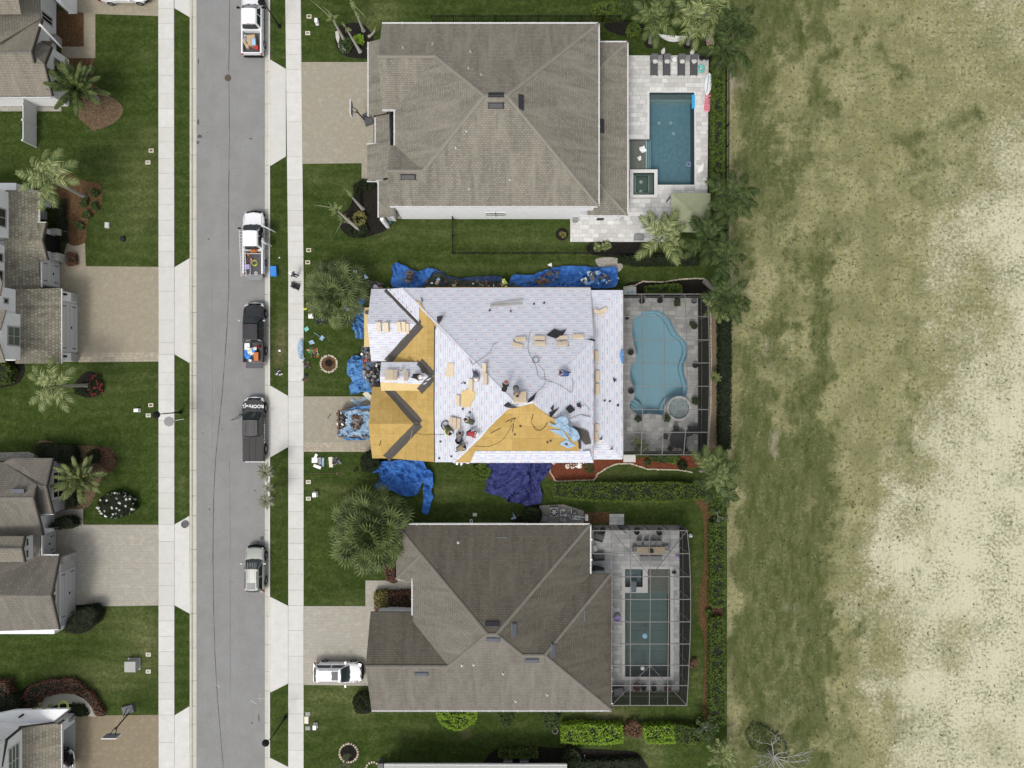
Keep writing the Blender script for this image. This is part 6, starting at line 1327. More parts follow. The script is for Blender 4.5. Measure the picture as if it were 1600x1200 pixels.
heap('dark litter under the lower edge of the fan palm',[(494,497),(512,497),(512,506),(494,506)],0,40,['black','pdgrey','pwhite'],.1,.3,.2,wts=[5,4,1]);heap('dark litter beside the stacked white boards',[(520,716),(532,716),(532,724),(520,724)],0,30,['black','pdgrey','pgrey'],.12,.35,.2)
heap('rotten soffit scraps along the lower eave',[(700,721),(925,722),(925,725),(700,725)],0,90,['black','pwhite','pdgrey'],.1,.35,.1,lean=lambda x,y:.2,wts=[4,2,2]);heap('white scraps on the red mulch below the lower eave',[(884,725),(908,725),(908,731),(884,731)],0,26,['pwhite','pcream'],.1,.3,.1)
# dump trailer full of torn tarp
tr = thing('dump_trailer','dark dump trailer loaded with torn blue underlayment on the driveway','dump trailer',W(556,662))
a,b = W(529,641,1.3),W(583,682,1.3);cx,cy = (a.x+b.x)/2,(a.y+b.y)/2;lx,ly = b.x-a.x,a.y-b.y
for s in (-1,1):
    MB().box((cx,cy+s*ly/2,.85),(lx,.08,1.0)).bar((a.x,cy+s*ly/2,1.37),(b.x,cy+s*ly/2,1.37),.12,.08).build('side_wall',M['pbrown'],tr)
    MB().box((cx+s*lx/2,cy,.85),(.08,ly,1.0)).bar((cx+s*lx/2,a.y,1.37),(cx+s*lx/2,b.y,1.37),.12,.08).build('end_gate',M['pbrown'],tr)
    for xo in (-.5,.5):MB().lathe([(.15,-.1),(.32,-.1),(.32,.1),(.15,.1)],16,(cx+xo,cy+s*(ly/2+.14),.33),axis='Y').build('wheel',M['rubber'],tr)
    for k in range(6):MB().box((a.x+lx*(k+.5)/6,cy+s*(ly/2+.05),.85),(.07,.05,.95)).build('side_rib',M['blackm'],tr)
MB().box((cx,cy,.38),(lx,ly,.06)).build('trailer_floor',M['pdgrey'],tr)
tarp('crumpled blue and white underlayment piled in the dump trailer',[(545,643),(582,642),(582,680),(560,680),(536,680),(533,672),(547,664)],.95,'tarpP',.75,1.5,21,.13);tarp('blue tarp hanging out under the dump trailer',[(533,680),(583,680),(583,685),(560,688),(540,686)],.0,'tarpL',.4,1.3,22,.15);tarp('blue tarp edge above the dump trailer',[(540,641),(583,632),(585,640),(550,643)],1.0,'tarpL',.4,1.3,23,.15)
heap('dark shingle waste in the left end of the dump trailer',[(532,644),(548,644),(548,668),(533,668)],.9,110,['black','pbrown','pdgrey','pwhite'],.15,.45,.5,wts=[4,6,3,1]);heap('brown waste strips on the underlayment in the dump trailer',[(556,648),(570,650),(566,668),(555,668)],1.45,60,['black','pbrown','pgrey'],.2,.5,.3,wts=[4,5,3])
# ------------------------------------------------------------------ loads on the reroofed roof
def bundle(px,py,P,a,label,n=2,L=1.0,w=.34,m='kraft'):
    c = on(px,py,P)+Vector((0,0,.1));nn = nrm(P);mb = MB()
    for k in range(n):mb.box((U(-.02,.02),U(-.02,.02),.06+k*.09),(L,w,.085),U(-.03,.03));mb.box((U(-.2,.2),0,.105+k*.09),(.22,w*.7,.006),U(-.05,.05))
    o = single('shingle_bundle',mb,M[m],label,'shingle bundle',c,0,'wrapped shingle bundles on the reroofed house');q = Vector((0,0,1)).rotation_difference(nn);o.rotation_mode = 'QUATERNION';from mathutils import Quaternion;o.rotation_quaternion = q @ Quaternion((0,0,1),R(a));return o
V = 90
for px,py,P,a,lb,n,m_ in [(592.5,510,nS,V,'narrow shingle bundle nearest the front edge of the north wing',2,'kraft'),(605,510,nS,V,'pale shingle bundle second from the front on the north wing',3,'kraft'),(624,510,nS,V,'shingle bundle left of the dark gap on the north wing',2,'kraft'),(631,510,nS,V,'shingle bundle right of the dark gap on the north wing',2,'kraft'),(636,513,nS,V,'small shingle bundle nearest the valley on the north wing',1,'kraft'),
                        (606,587,dN,V,'left shingle bundle of the pair on the entry roof',3,'kraft'),(612,587,dN,V,'second shingle bundle of the pair on the entry roof',3,'kraft'),(618.5,587,dN,V,'third shingle bundle in the row on the entry roof',3,'kraft2'),(635,588,dN,V,'lone grey brown bundle near the kneeling roofer',2,'kraft2'),
                        (813,531,mN,3,'shingle bundle with a tan wrapper at the left end of the main roof row',2,'kraft'),(809,540,mN,-18,'tilted shingle bundle at the lower left of the main roof row',1,'kraft'),(842.5,529,mN,0,'upper shingle bundle of the second pair on the main roof',2,'kraft'),(843.5,538,mN,0,'lower shingle bundle of the second pair on the main roof',2,'kraft'),(878,528,mN,5,'shingle bundle beside the black folded sheet',1,'kraft'),(878,538,mN,4,'shingle bundle below the black folded sheet',2,'kraft2'),(903,527,mN,0,'shingle bundle nearest the east edge of the main roof',2,'kraft'),
                        (806,622,mN,V,'left shingle bundle at the peak of the yellow sheathing',3,'kraft'),(812.5,622,mN,V,'middle shingle bundle at the peak of the yellow sheathing',3,'kraft'),(819,622,mN,V,'right shingle bundle at the peak of the yellow sheathing',3,'kraft'),
                        (758,577,mW,V,'white topped shingle bundle on the west slope',2,'kraft'),(760,592,mW,V,'printed shingle bundle on the west slope',3,'kraft2'),(737,601,mW,V,'short shingle bundle above the opened box',2,'kraft'),(717,626,mW,V,'shingle bundle left of the opened cardboard on the west slope',2,'kraft'),(707,660,mW,V,'left shingle bundle in the lower west slope stack',3,'kraft2'),(712.5,661,mW,V,'middle shingle bundle in the lower west slope stack',3,'kraft2'),(718,662,mW,V,'right shingle bundle in the lower west slope stack',2,'kraft2'),
                        (935,489,zE,-25,'crossed shingle bundle lower of two on the rear roof',1,'kraft'),(941,486,zE,25,'crossed shingle bundle upper of two on the rear roof',1,'kraft'),(931,557,zE,V,'shingle bundle alone on the rear roof edge',2,'kraft'),(932,588,zE,V,'shingle bundle with torn wrapper on the rear roof',2,'kraft'),(932,608,zE,V,'shingle bundle below the torn one on the rear roof',2,'kraft'),(931,671,zE,80,'upper shingle bundle at the foot of the rear roof',1,'kraft'),(931,682,zE,95,'lower shingle bundle at the foot of the rear roof',2,'kraft')]:
    bundle(px,py,P,a,lb,n,.98,.36,m_)
def roofrag(label,P,L,m='black',name='membrane_scrap',rim=.22,cat='scrap'):
    n = nrm(P);pts = [on(x,y,P) for x,y in L];c = sum(pts,Vector((0,0,0)))/len(pts);mb = MB();tp = [p-c+n*(.09+U(0,rim)) for p in pts];k = len(tp)
    ce = n*(.09+rim*.5)
    for i in range(k):a,b = tp[i],tp[(i+1) % k];q = (a,b,ce) if (b-a).cross(ce-a).dot(n) > 0 else (b,a,ce);mb.poly(q)
    for i in range(k):a,b = tp[i],tp[(i+1) % k];mb.poly([a,a-n*.02,b-n*.02,b])
    return single(name,mb,M[m],label,cat,c)
roofrag('large black folded sheet by the bundle row on the main roof',mN,[(853,525),(866,515),(876,520),(885,516),(880,524),(868,531)])
roofrag('black torn sheet corner at the east edge of the main roof',mE,[(912,530),(921,529),(927,531),(927,534),(918,531)]);roofrag('long dark grey felt sheet at the east end of the yellow sheathing',mE,[(893,665),(905,669),(917,674),(922,693),(914,695),(908,688),(902,676)],'felt',rim=.12);roofrag('black sheet strip hanging by the lower east corner',mS,[(903,680),(907,684),(908,700),(904,700)])
roofrag('wedge of black sheet beside the blue heap',mE,[(857,645),(872,637),(862,650),(858,652)]);roofrag('black crate like sheet cluster on the east slope',mE,[(882,638),(890,632),(897,640),(892,645),(888,645)]);roofrag('small black flap right of the crate like cluster',mE,[(899,631),(904,629),(907,637),(901,636)]);roofrag('slim black flap above the blue heap',mE,[(859,638),(864,632),(862,642)])
roofrag('pale underlayment flap peeled on the east slope',mE,[(888,655),(905,648),(920,652),(920,656),(905,655),(892,660)],'undP','underlayment_flap');roofrag('white diamond of underlayment on the yellow sheathing',mS,[(873,693),(885,686),(900,695),(888,700)],'tarpP','underlayment_flap',.05);roofrag('small dark scrap on the white diamond',mS,[(882,691),(886,691),(887,694),(883,694)]);roofrag('white strip of underlayment over the sheathing corner',mS,[(857,670),(880,671),(890,688),(882,684)],'tarpP','underlayment_flap',.06)
roofrag('dark bunched sheet at the peak of the yellow sheathing',mN,[(823,632),(827,624),(834,619),(838,614),(834,626),(829,629)]);roofrag('black curled edge left of the yellow peak',mW,[(788,634),(795,628),(801,633),(812,636),(803,638),(795,637)])
roofrag('black wedge scrap near the hip of the main roof',mW,[(733,558),(738,566),(742,572),(737,567)]);roofrag('black curled scrap on the west slope',mW,[(726,596),(729,600),(726,600)],rim=.1);roofrag('black flap at the upper west corner beside the hip',mN,[(683,496),(692,494),(688,502),(683,505)]);roofrag('thin black scrap high on the west slope',mN,[(657,465),(661,470),(660,474)]);roofrag('dark scrap on the entry roof valley',dN,[(651,563),(656,567),(668,583),(660,584)],'felt',rim=.05)
roofrag('dark v shaped scrap on the rear roof',zE,[(956,590),(963,594),(960,595),(958,598)]);roofrag('small triangular black scrap near the foot of the rear roof',zE,[(935,687),(940,682),(940,687)]);roofrag('triangular black scrap at the lower corner of the rear roof',zE,[(950,702),(956,698),(956,702)]);roofrag('round dark scrap on the rear roof',zE,[(963,632),(966,631),(966,635),(963,635)])
for i,(x,y,P) in enumerate(((765,486,mN),(798,487,mN),(834,476,mN),(850,474,mN),(944,626,zE),(952,627,zE),(813,665,mS),(855,690,mS),(860,688,mS),(804,678,mS),(724,639,mW),(735,644,mW),(689,690,mW),(706,713,mW),(687,716,mW))):roofrag('tiny black offcut on the roof, one of the scattered crumbs',P,[(x-1.5,y-1),(x+1.5,y-1.6),(x+1.8,y+1),(x-1,y+1.6)],'black','offcut',.08);bpy.data.objects[-1] if False else None
for o in bpy.data.objects:
    if o.name.startswith('offcut'):o['group'] = 'tiny black offcuts scattered on the roof'
roofrag('flattened cardboard box upper on the west slope',mW,[(700,567),(710,567),(709,589),(697,588)],'kraft','flattened_box',.06,'cardboard');roofrag('opened cardboard wrapper left fold on the west slope',mW,[(722,612),(731,609),(740,625),(735,636),(723,636)],'osb_pale','flattened_box',.1,'cardboard');roofrag('opened cardboard wrapper right fold on the west slope',mW,[(728,608),(736,608),(744,614),(741,626),(737,624)],'osb_pale','flattened_box',.1,'cardboard')
for i,(a,b,lb) in enumerate((((767,475.5),(817,468),'upper long grey metal strip on the main roof'),((766,478.5),(816,474.5),'lower long grey metal strip on the main roof'))):
    p,q = on(*a,mN),on(*b,mN);o = single('metal_strip',MB().bar(Vector((0,0,.12)),q-p+Vector((0,0,.12)),.14,.04),M['greywood'],lb,'metal strip',p)
def hoseline(label,L,P,r=.013,m='blackm'):
    Q = [];n = len(L)
    for i in range(n-1):
        p0,p1,p2,p3 = (Vector(L[max(0,min(n-1,i+k-1))]) for k in range(4))
        for j in range(6):t = j/6;Q.append(.5*((2*p1)+(p2-p0)*t+(2*p0-5*p1+4*p2-p3)*t*t+(3*p1-p0-3*p2+p3)*t**3))
    pts = [max((on(q.x,q.y,pp) for pp in P),key=lambda v:-v.z)+Vector((0,0,.13)) for q in Q];c = pts[0]
    return single('air_hose',MB().tube([p-c for p in pts],r,5),M[m],label,'air hose',c,smooth=True)
hoseline('air hose snaking down from the bundle row to the tool pile',[(829,517),(826,530),(825,545),(828,555),(834,565),(838,575),(841,588),(848,592),(853,594)],[mN]);hoseline('air hose curving over the east slope in a wide arc',[(841,570),(850,580),(852,592),(866,598),(880,605),(893,613),(895,600),(894,590)],[mN,mE])
hoseline('air hose running down from the peak towards the yellow sheathing',[(853,594),(848,605),(841,610),(836,618)],[mN]);hoseline('thin hose between the hip and the bundles',[(738,570),(750,562),(764,552),(772,537),(780,535)],[mN,mW]);hoseline('long thin hose lying across the yellow sheathing',[(742,697),(765,697),(785,687),(800,665),(804,653),(790,660),(797,655)],[mS]);hoseline('looped hose in the middle of the yellow sheathing',[(832,652),(830,660),(836,668),(845,673),(855,660),(850,668),(838,672),(832,663)],[mS]);hoseline('hose wiggling down the west wing sheathing',[(645,672),(640,690),(635,697),(630,710),(632,718)],[mW],.015,'osb_pale');hoseline('hose crossing from the garage valley to the roofers',[(648,676),(660,679),(680,679),(695,678),(705,672),(716,660)],[mW]);hoseline('hose curling around the lower roofers',[(745,665),(735,672),(728,682),(722,690),(715,680)],[mW])
hoseline('hose draped near the white diamond',[(905,640),(912,632),(918,636),(922,642)],[mE])
def rtool(label,px,py,P,shape,m,rz=0,name='tool',cat='tool'):
    c = on(px,py,P);o = item(name,label,cat,px,py,c.z+.08,shape,m,rz);return o
rtool('tangle of coiled hose on the main roof',837,562,mN,('coil',.28,.013,3),'blackm',0,'hose_coil','hose');rtool('coiled hose beside the lower west bundles',697,665,mW,('coil',.4,.02,4),'blackm',0,'hose_coil','hose');rtool('yellow hose coil beside the black one on the west slope',700,674,mW,('coil',.3,.03,3),'pyel',0,'hose_coil','hose')
for a in [('nail gun lying on the west slope near the flat box',726,598,mW,('tool',.6,.25,.2),'blackm',.2),('long handled broom on the yellow sheathing',778,671,mS,('tool',1.3,.2,.3),'blackm',.5),('short black tool on the yellow sheathing',802,665,mS,('tool',1.0,.12,.12),'blackm',1.45),('nail gun dropped by the dark bunched sheet',801,656,mS,('tool',.4,.2,.2),'blackm',.8),('tool with a dark head in the sheathing middle',832,650,mS,('tool',.5,.2,.2),'blackm',1.3),('nail gun beside the left bundle of the main row',806,535,mN,('tool',.5,.2,.25),'blackm',-.8),('tool on the lower bundle below the folded sheet',881,536,mN,('tool',.6,.25,.2),'pbrown',-.6),('pry bar near the entry valley',643,562,mW,('tool',.6,.15,.1),'pbrown',-.8),('hammer on the garage roof sheathing',594.5,691,gS,('tool',.6,.14,.14),'blackm',1.3)]:
    rtool(*a)
rtool('dark bucket of nails beside the roofer in red',717,688,mW,('bucket',.3,.4),'pblack',0,'bucket','bucket');rtool('pale vent pipe flashing on the entry roof',628,578,dN,('bucket',.12,.3),'pcream',0,'bucket','bucket')
# ------------------------------------------------------------------ lawn litter in front of the reroofed house
for a in [('white_cooler','white square cooler on the lawn beside the fan palm','cooler',487,494,0,('cooler',.45,.4,.35),'pwhite',0),('shovel','shovel with pale blade lying on the front lawn','shovel',497,524,0,('tool',.8,.35,.45),'tarpP',-.6),('towel','pair of mint green strips on the front lawn','cloth',479,514,0,('sheetrag',.4,.35,.05),'pteal',.6),('blue_scrap','pale blue scrap on the lawn right of the pavement','scrap',487,535,0,('sheetrag',.45,.35,.1),'tarpP',.3),('backpack','black and white backpack on the lawn near the pavement','backpack',505,417,0,('bag',.6,1.1,.45),'pblack',-.4),('cloth_bundle','pale grey cloth lying on the black backpack','cloth',503.5,420,.4,('sheetrag',.35,.8,.1),'tarpP',-.3),('chair','folded beige camp chair beside the backpack','chair',499,432,0,('tool',.7,.3,.2),'pcream',.9),
          ('plastic_cup','small white cup on the lawn by the pavement','cup',481.5,475,0,('bucket',.1,.2),'pwhite',0),('plastic_bag','grey plastic bag at the left of the fan palm','bag',488,481,0,('bag',.4,.4,.3),'pgrey',0),('work_gloves','yellow gloves lying on the lawn edge by the pavement','gloves',477,483,0,('sheetrag',.4,.2,.08),'pyel',0),('paper_scrap','white scrap in the fan palm top','scrap',555,425,3.0,('sheetrag',.3,.3,.1),'pwhite',0),('paper_scrap','pale blue scrap at the right of the fan palm','scrap',569,437,2.2,('wedge',.45,.5,.1),'tarpP',.4),('paper_scrap','pale scrap on the lower right of the fan palm','scrap',541,483,2.2,('sheetrag',.5,.35,.1),'tarpP',-.6),('bottle_bag','small bag with orange top at the curb lawn corner','bag',493,547,0,('sheetrag',.5,.2,.12),'porange',0),
          ('rag','crumpled dark rag on the lawn near the lower pavement','rag',478,587,0,('bag',.4,.4,.2),'pblack',0),('rag','orange and black rag at the lower lawn edge','rag',476,594,0,('sheetrag',.5,.25,.1),'pbrown',-.5),('broken_sheet','pair of white strips on the driveway above the dump trailer','scrap',556,629,0,('sheetrag',1.1,.3,.12),'tarpP',-.7),('broken_sheet','white strip angled up beside the driveway pair','scrap',568,624,0,('sheetrag',1.0,.3,.12),'tarpP',.5),('plank','pale plank leaning at the garage corner above the trailer','plank',576,619,0,('box',.5,1.1,.12),'pcream',.8),
          ('white_board','largest white board in the heap on the lawn below the driveway','board',492,719,0,('box',.55,.5,.1),'pwhite',0),('white_board','slim white board at the top of the lawn heap','board',493.5,713,.05,('box',.25,.5,.1),'pwhite',-.4),('white_board','white board at the bottom of the lawn heap','board',496,729,0,('box',.75,.28,.1),'pwhite',-.35),('white_board','tan grey board in the middle of the lawn heap','board',500,720,.1,('box',.3,.7,.08),'pgrey',.1),('white_board','upright pale blue board at the right of the lawn heap','board',505,722,0,('box',.2,.85,.1),'tarpP',0),('white_board','lone cream board right of the lawn heap','board',517,722,0,('box',.36,1.0,.08),'pcream',.1),
          ('dark_post','short dark blue object on the lawn near the corner shrub','bottle',556,734,0,('bucket',.14,.3),'pblack',0),('rake','thin brown rake lying across the lower front lawn','rake',505,739.5,0,('tool',2.6,.12,.25),'pbrown',0),('dark_scrap','dark scrap on the middle driveway','scrap',514,651,.05,('tool',.3,.1,.08),'pblack',1.0),('paper_scrap','white paper scrap on the lawn above the long royal blue tarp','scrap',855,414,0,('wedge',.5,.35,.05),'pwhite',-.4),('paper_scrap','white scrap leaning by the end of the royal blue tarp','scrap',961,438,0,('wedge',.45,.5,.15),'pwhite',.3),('stone','beige flat stone on the dark lawn strip above the lower house','stone',742,804,0,('box',.4,.3,.1),'pcream',0),('sprinkler','small white ring fitting beside the lower house eave','fitting',736,814,0,('coil',.13,.03,2),'pwhite',0),
          ('hose_bib','pale green jug at the corner of the top house porch','jug',610,349,0,('bucket',.13,.35),'pteal',0),('doorstep_can','white can leaning at the top house porch','can',607,338,0,('tool',.7,.2,.2),'pwhite',-1.0),('water_bottle','small white bottle on the road side lawn strip','bottle',437,403,0,('bucket',.07,.12),'pwhite',0),('litter','tiny white litter on the verge below the black pickup','litter',437,548,0,('sheetrag',.2,.2,.05),'pwhite',0)]:item(*a)
item('hose_coil','lime green garden hose coiled by the curved path','hose',100,1103,.9,('coil',.45,.03,5),'plime',0)
# ------------------------------------------------------------------ street and yard furniture
def lamp(base,head,label):
    b,h = W(*base),W(*head,4.3);t = thing('street_lamp',label,'street lamp',b,0,'black street lamps on the verges')
    MB().lathe([(.16,0),(.16,.25),(.10,.4),(.06,1.2),(.05,3.4),(.02,3.6)],12,b).build('lamp_post',M['blackm'],t,35)
    e = b+Vector((0,0,3.55));MB().tube([e-Vector((0,0,.3)),e+(h-e)*.3+Vector((0,0,.3)),h+Vector((0,0,.15))],.035,6).build('lamp_arm',M['blackm'],t,35)
    MB().lathe([(.06,.25),(.16,.18),(.34,.02),(.34,-.02),(.2,-.02)],16,h).build('lamp_shade',M['blackm'],t,35);MB().ell(h-Vector((0,0,.06)),(.18,.18,.12),10,6).build('lamp_globe',M['lens'],t,35)
lamp((437,42),(408.5,3),'black street lamp leaning over the topmost white pickup');lamp((446.5,1120),(415,1161),'black street lamp at the lower right kerb');lamp((283,644),(244.5,648),'black street lamp reaching over the left pavement')
sg = thing('sign_post','grey eight sided plate on a thin post beside the left street lamp','sign',W(287,655));MB().cyl(W(287,655),W(287,655,2.9),.03,n=8).build('post',M['alu'],sg)
p = W(264,658.5,3.0);MB().bar(W(287,655,2.85),p,.03,.03).build('bracket',M['alu'],sg);MB().lathe([(.48,-.02),(.48,.02),(.02,.03)],8,p).build('plate',M['pgrey'],sg)
def hoop(label,base,head,facing):
    b = W(*base);h = W(*head,3.0);t = thing('basketball_hoop',label,'basketball hoop',b);d = (h-b);d.z = 0;d.normalize();s = Vector((-d.y,d.x,0));f = Vector((math.cos(facing),math.sin(facing),0));g = Vector((-f.y,f.x,0))
    MB().box(b+Vector((0,0,.15)),(.85,1.25,.3),math.atan2(d.y,d.x)+(math.pi if False else 0),tp=.85).build('base_tank',M['pdgrey'],t)
    e = h-f*.35;MB().bar(b+d*.35+Vector((0,0,.25)),e+Vector((0,0,-.2)),.10,.10).build('pole',M['blackm'],t);MB().bar(b-d*.2+Vector((0,0,.3)),b+(e-b)*.4,.05,.05).build('brace',M['blackm'],t)
    for s_ in (-.25,.25):MB().bar(b+(e-b)*.85+g*s_*.4,h+g*s_+Vector((0,0,.25)),.05,.05).build('arm',M['blackm'],t)
    bd = MB();bd.box(h+Vector((0,0,.35)),(.05,1.35,.9),facing);o = bd.build('backboard',M['glass'] if False else M['pgrey'],t)
    fr = MB()
    for u in (-1,1):fr.bar(h+g*u*.68+Vector((0,0,-.12)),h+g*u*.68+Vector((0,0,.82)),.06,.08)
    for z in (-.12,.82):fr.bar(h-g*.7+Vector((0,0,z)),h+g*.7+Vector((0,0,z)),.06,.08)
    fr.build('board_frame',M['pwhite'],o);tg = MB()
    for u in (-1,1):tg.bar(h+f*.04+g*u*.3,h+f*.04+g*u*.3+Vector((0,0,.45)),.02,.05)
    tg.bar(h+f*.04-g*.3+Vector((0,0,.45)),h+f*.04+g*.3+Vector((0,0,.45)),.02,.05);tg.build('target_square',M['pwhite'],o)
    rc = h+f*.30;MB().tube([rc+Vector((.23*math.cos(a),.23*math.sin(a),0)) for a in [2*math.pi*i/16 for i in range(17)]],.015,5).build('rim',M['porange'],t)
    nt = MB()
    for i in range(8):a = 2*math.pi*i/8;nt.bar(rc+Vector((.22*math.cos(a),.22*math.sin(a),0)),rc+Vector((.12*math.cos(a+.4),.12*math.sin(a+.4),-.4)),.015,.015)
    nt.build('net',M['pwhite'],t)
hoop('basketball hoop with dark base standing by the top driveway',(575,186.5),(550.5,172),math.pi);hoop('basketball hoop with black base on the bottom left driveway',(202,1107),(178,1147),-math.pi/2)
def boxthing(name,label,cat,px,py,d,m,rz=0,lid=True):
    mb = MB().box((0,0,d[2]/2),d);mb.box((0,0,d[2]+.02),(d[0]*1.06,d[1]*1.06,.05));mb.box((0,0,.03),(d[0]*1.2,d[1]*1.2,.06));mb.box((d[0]*.51,0,d[2]*.5),(.02,d[1]*.6,d[2]*.5));return single(name,mb,M[m],label,cat,W(px,py),rz)
boxthing('transformer_box','pale grey utility transformer box on the lower left lawn','utility box',210,1037,(1.0,.95,.75),'greyw');boxthing('utility_box','white cable box in the lawn by the top right palms','utility box',496,36,(.26,.4,.5),'pwhite');boxthing('utility_box','white round top pedestal on the lawn above the big fan palm','utility box',493.5,772,(.35,.4,.55),'pwhite');boxthing('utility_box','white cable pedestal on the bottom lawn near the lamp','utility box',493.5,1133,(.3,.4,.5),'pwhite')
boxthing('utility_box','pale grey square box in the lawn opposite the roof tank','utility box',168,352,(.36,.48,.12),'alu');boxthing('utility_box','white box on the lawn at the left of the sign post','utility box',216,641,(.4,.3,.4),'pwhite');boxthing('utility_box','dark square box at the bottom edge beside the pale ring','utility box',597,1190,(.5,.5,.8),'pdgrey');boxthing('utility_box','long pale lid by the pavement on the bottom lawn','meter lid',479,1124.5,(.35,.6,.06),'pcream')
for i,(x,y,m_,lb) in enumerate([(236.5,235.5,'ptan','tan lidded meter box near the upper left pavement'),(231.5,254,'pcream','cream meter box just below the tan one on the left lawn'),(483,26,'ptan','tan meter box at the upper right lawn edge'),(481,52,'pcream','cream meter box below the tan one at the upper right lawn edge'),(482.5,391,'pbrown','brown meter box on the lawn above the backpack'),(481,410,'pbrown','second brown meter box left of the backpack'),(482,753,'pcream','cream meter box on the lawn under the board heap'),(482,779,'pcream','cream meter box below the white pedestal'),(232,1022.5,'pcream','white meter box above the transformer'),(232,1049,'pcream','white meter box below the transformer'),(481,1115,'pgrey','grey meter lid on the bottom lawn above the long lid'),(481,1137.5,'pgrey','grey meter lid on the bottom lawn below the long lid'),(236,633,'ptan','small tan meter box above the left street lamp'),(232,649,'pcream','small meter box left of the left street lamp')]):
    mb = MB().box((0,0,.03),(.46,.36,.06));o = thing('meter_box',lb,'meter box',W(x,y),0,'water meter boxes set in the lawns');mb.build('box_frame',M['pcream' if m_ != 'pgrey' else 'pgrey'],o,local=True);MB().box((0,0,.065),(.3,.2,.02)).build('lid',M['pbrown' if m_ in ('ptan','pbrown') else 'pgrey'],o,local=True)
item('drain_cover','round dark drain grate with moss on the lower left apron','drain cover',289.5,819,0,('bucket',.34,.12),'pdgrey',0);item('lawn_ornament','small black and white ornament standing on the upper left lawn','ornament',193,374,0,('bag',.5,.6,.4),'pblack',0)
item('hose_ring','pale ring hose hanger on the bottom lawn by the bright hedge','hose',867,1141,.1,('coil',.28,.03,3),'pgrey',0)
# sun loungers and pool furniture
def lounger(px,py,label):
    c = W(px,py);t = thing('sun_lounger',label,'sun lounger',c,0,'dark sun loungers in a row above the top pool')
    w,L = .66,2.0
    MB().box((0,-.35,.32),(w,1.25,.08)).build('seat_pad',M['pdgrey'],t,local=True);MB().box((0,.62,.52),(w,.75,.08),0,0,R(28)).build('backrest',M['pdgrey'],t,local=True)
    for a in (-1,1):MB().bar((a*w/2,-1.0,.27),(a*w/2,.9,.27),.05,.06).build('side_rail',M['blackm'],t,local=True)
    for x in (-1,1):
        for y in (-.9,.75):MB().box((x*w*.46,y,.13),(.06,.06,.26)).build('leg',M['blackm'],t,local=True)
    return t
for i,(x,rz,lb) in enumerate([(1021,.15,'leftmost dark sun lounger above the top pool'),(1040.5,0,'second dark sun lounger from the left above the top pool'),(1063.5,0,'third dark sun lounger from the left above the top pool'),(1083,.6,'rightmost dark sun lounger beside the green swim ring')]):
    lounger(x,104,lb);o = single('cushion',MB().ell((0,0,0),(.27,.27,.09),4,4).box((0,0,0),(.42,.42,.1)),M['cushion'],'linen cushion on the '+lb.split(' above')[0].split(' beside')[0],'cushion',W([1022.5,1041,1064.5,1083][i],98.5)+Vector((0,0,.42)),rz,'linen cushions on the sun loungers')
for x,lb in ((1030,'glass side table between the first and second loungers'),(1073.5,'glass side table between the third and fourth loungers')):
    t = thing('side_table',lb,'side table',W(x,93.5));MB().box((0,0,.45),(.45,.5,.04)).build('table_top',M['pgrey'],t,local=True)
    for a in (-1,1):
        for b in (-1,1):MB().box((a*.18,b*.2,.22),(.03,.03,.44)).build('leg',M['blackm'],t,local=True)
item('stool','white oval stool between the middle loungers','stool',1052.5,96,0,('bucket',.24,.4),'pwhite',0)
def umbrella(b,h,label):
    b,h = W(*b),W(*h,2.7);t = thing('patio_umbrella',label,'umbrella',b);d = (h-b);MB().bar(b,h,.05,.05).build('pole',M['alu'],t);MB().lathe([(.30,0),(.30,.06),(.05,.1)],14,b).build('base',M['pdgrey'],t)
    mb = MB();n = 8;vs = []
    for i,(u,r) in enumerate(((.48,.05),(.55,.20),(.75,.17),(.95,.07),(1.0,.02))):
        for k in range(n*2):a = math.pi*k/n;rr = r*(1 if k % 2 else .7);q = b+d*u;vs.append(q+Vector((rr*math.cos(a),rr*math.sin(a),0)))
    mb.add(vs,[(i*2*n+k,i*2*n+(k+1) % (2*n),(i+1)*2*n+(k+1) % (2*n),(i+1)*2*n+k) for i in range(4) for k in range(2*n)]);mb.build('closed_canopy',M['fabricw'],t)
umbrella((1033,90),(1038,75),'folded white umbrella behind the left side table');umbrella((1076,90),(1085,76),'folded white umbrella behind the right side table')
def torus(R0,r,n=24,m=8,zs=1):
    mb = MB();mb.add([((R0+r*math.cos(b))*math.cos(a),(R0+r*math.cos(b))*math.sin(a),r*math.sin(b)*zs) for a in [2*math.pi*i/n for i in range(n)] for b in [2*math.pi*j/m for j in range(m)]],[(i*m+j,((i+1) % n)*m+j,((i+1) % n)*m+(j+1) % m,i*m+(j+1) % m) for i in range(n) for j in range(m)]);return mb
sr = thing('swim_ring','mint green swim ring beside the rightmost lounger','swim ring',W(1094,109)+Vector((0,0,.2)));torus(.28,.13).build('tube',M['pteal'],sr,35,local=True);torus(.28,.135,24,8).build('valve',M['pwhite'],sr,35,local=True).scale = (.2,.2,.4)
for x,y,lb in ((1096,91,'left dark round planter beside the green swim ring'),(1103.5,90.5,'right dark round planter beside the green swim ring')):item('planter',lb,'planter',x,y,0,('bucket',.3,.5),'pblack',0)
sb_ = thing('paddleboard','white paddleboard with a blue stripe leaning at the pool edge','paddleboard',W(1105,134)+Vector((0,0,.3)),R(-6))
def board(w,L,z,h):P = [(w/2*math.sin(math.pi*min(1,(t+.0)/1.0))**.6*(1 if t < .5 else 1),-L/2+L*t) for t in [i/12 for i in range(13)]];return P+[(-x,y) for x,y in P[-2:0:-1]]
